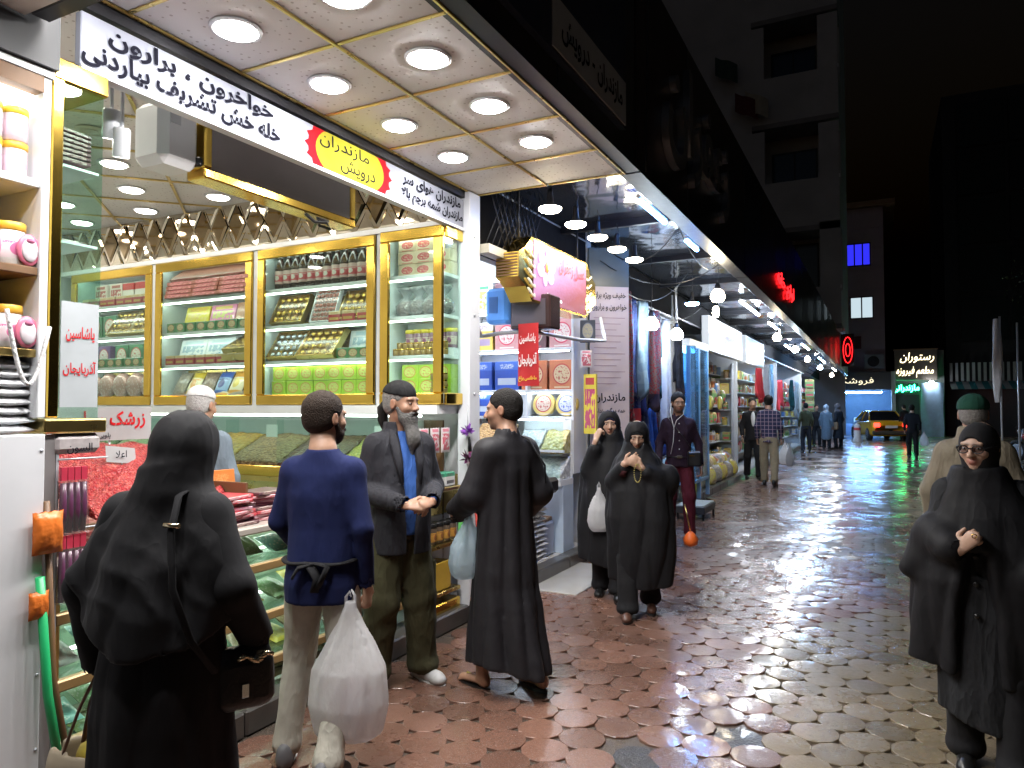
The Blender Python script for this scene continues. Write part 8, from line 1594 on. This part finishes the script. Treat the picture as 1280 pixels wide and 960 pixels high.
for sx in (-1, 1):
    for y in (-1.35, 1.35):
        w = place_local(tx, MB().lathe([(.20, -.1), (.29, -.1), (.31, -.07), (.31, .07), (.29, .1), (.20, .1)], (sx*.76, y, .31), 20, axis=(1, 0, 0)), 'wheel', RUB); place_local(tx, MB().lathe([(.2, -.06), (.2, .06)], (sx*.80, y, .31), 16, axis=(1, 0, 0)), 'rim', STEEL, w)
bl = thing('bollard', 'short pale concrete bollard in front of the taxi', 'bollard', (-.95, 36.5, 0)); MB().lathe([(.22, 0), (.22, .1), (.15, .2), (.14, .7), (.10, .82), (.0001, .86)], (-.95, 36.5, 0), 16, cap=False).build('column', mat('pale_concrete', (.35, .34, .33), .8), bl); MB().lathe([(.145, .55), (.15, .56), (.15, .66), (.145, .67)], (-.95, 36.5, 0), 16, cap=False).build('band', mat('red_band', (.4, .05, .05), .5), bl)
def motorbike(loc, rz, col, label):
    t = thing('motorbike', label, 'motorbike', loc, rz, 'motorbikes parked across the square'); m = mat('bike_%s' % col[0], col[1], .3, coat=.5)
    for y in (-.62, .62): w = place_local(t, MB().tube([(0, y+.27*math.cos(a*math.pi/10), .30+.27*math.sin(a*math.pi/10)) for a in range(21)], .05, 6), 'wheel', RUB); place_local(t, MB().lathe([(.21, -.015), (.21, .015)], (0, y, .30), 14, axis=(1, 0, 0)), 'rim', STEEL, w)
    place_local(t, MB().tube([(0, .62, .30), (0, .45, .70), (0, .38, .98)], .03, 6), 'fork', STEEL); place_local(t, MB().tube([(0, .42, .72), (0, 0, .45), (0, -.62, .32)], .04, 6), 'frame', DARKM)
    place_local(t, MB().ell((0, .18, .74), (.14, .26, .13), 12, 8), 'fuel_tank', m); place_local(t, MB().ell((0, -.28, .76), (.13, .36, .07), 12, 6), 'seat', BLACK); place_local(t, MB().ell((0, .0, .42), (.14, .22, .17), 10, 6), 'engine', STEEL)
    place_local(t, MB().tube([(-.34, .32, 1.02), (-.1, .38, .98), (.1, .38, .98), (.34, .32, 1.02)], .018, 6), 'handlebar', DARKM); place_local(t, MB().ell((0, .5, .88), (.09, .07, .09), 10, 6), 'headlight', CHROME); place_local(t, MB().tube([(0, .3, .12), (.18, -.1, .0)], .012, 5), 'side_stand', STEEL)
for i, (x, y, c) in enumerate(((4.0, 25.5, ('red', (.3, .02, .02))), (4.9, 26.2, ('black', (.02, .02, .025))), (5.8, 26.8, ('blue', (.03, .06, .2))), (6.8, 27.6, ('black', (.02, .02, .025))))): motorbike((x, y, 0), R(40+12*i), c, ('red motorbike parked at the end of the row', 'black motorbike beside the red one', 'blue motorbike in the parked row', 'black motorbike beyond the blue one')[i])
for i, (x, y) in enumerate(((2.25, 18.0), (2.62, 18.5))):
    t = thing('flagpole', ('slim pole with a white furled flag', 'slim pole standing behind the furled flag pole')[i], 'flagpole', (x, y, 0)); MB().tube([(x, y, 0), (x, y, 3.5-.1*i)], .02, 8).build('pole', STEEL, t); MB().lathe([(.12, 0), (.12, .04), (.03, .08)], (x, y, 0), 12).build('base', DARKM, t)
    if i == 0:
        def fl_(u, v): a = 2*math.pi*u; r = (.035+.05*math.sin(v*math.pi*.9+.2))*(1+.3*math.sin(3*a+v*5)); return (x-.06+r*math.cos(a), y+r*math.sin(a), 3.45-1.75*v)
        MB().grid(fl_, 14, 12, close_u=True).build('furled_flag', cloth('flag_white', (.5, .5, .52), .8), t)
BARK = mat('bark', (.07, .05, .035), .9, bump=.6, bs=25); LEAF = mat('leaf_green', (.035, .07, .025), .35, var=.5, vs=3); 
def tree(x, y, h, r, seed, label):
    rr = random.Random(seed); t = thing('tree', label, 'tree', (x, y, 0)); tm = MB(); tm.tube([(x, y, 0), (x+.1, y, h*.3), (x-.05, y+.1, h*.55), (x+.1, y, h*.8)], [.2, .15, .1, .04], 9); ends = []
    for k in range(11):
        a = rr.uniform(0, 6.28); z0 = h*rr.uniform(.35, .7); l = r*rr.uniform(.6, 1.05); e = (x+l*math.cos(a), y+l*math.sin(a), z0+h*rr.uniform(.08, .32)); tm.tube([(x, y, z0), ((x+e[0])/2, (y+e[1])/2, (z0+e[2])/2+.2), e], [.06, .04, .012], 6); ends.append(e)
    ends += [(x, y, h*.95), (x+.3, y, h*.85)]; tm.build('trunk', BARK, t); cm = MB()
    for k in range(2600):
        c = Vector(rr.choice(ends))+Vector((rr.gauss(0, .38), rr.gauss(0, .38), rr.gauss(0, .32)))*r*.55; d = Vector((rr.gauss(0, 1), rr.gauss(0, 1), rr.gauss(-.3, .6))).normalized(); s = d.cross(Vector((rr.random(), rr.random(), rr.random()))).normalized(); l = rr.uniform(.09, .17); cm.add([c, c+d*l*.5+s*l*.25, c+d*l, c+d*l*.5-s*l*.25], [(0, 1, 2, 3)])
    cm.build('crown', LEAF, t)
tree(7.6, 33.0, 8.5, 2.4, 1, 'dark leafy tree across the square beside the neon restaurant'); tree(11.5, 30.0, 9.5, 2.8, 2, 'taller dark tree behind the parked motorbikes'); tree(6.0, 22.0, 4.2, 1.3, 3, 'small dark bushy tree near the furled flag')
# ================================================================== tell look-alikes apart by what they stand nearest to
LM = (('gold corner case', Vector((-2.8, 1.64, 2.2))), ('white post', Vector((-2.8, 4.75, 1.6))), ('text pillar', Vector((-2.62, 7.6, 1.6))))
same = {}
for o in COL.objects:
    if o.parent is None and o.get('label'): same.setdefault(o['label'], []).append(o)
for lab, os_ in same.items():
    if len(os_) < 2 or len(os_) > len(NTH) or len(lab.split()) > (10 if os_[0].location.y < 1.7 else 11): continue
    y = sum(o.location.y for o in os_)/len(os_); nm, p = LM[0] if y < 1.7 else (LM[1] if y < 7.2 else LM[2])
    for i, o in enumerate(sorted(os_, key=lambda o: (o.location-p).length)): o['label'] = '%s, %s nearest the %s' % (lab, NTH[i], nm)
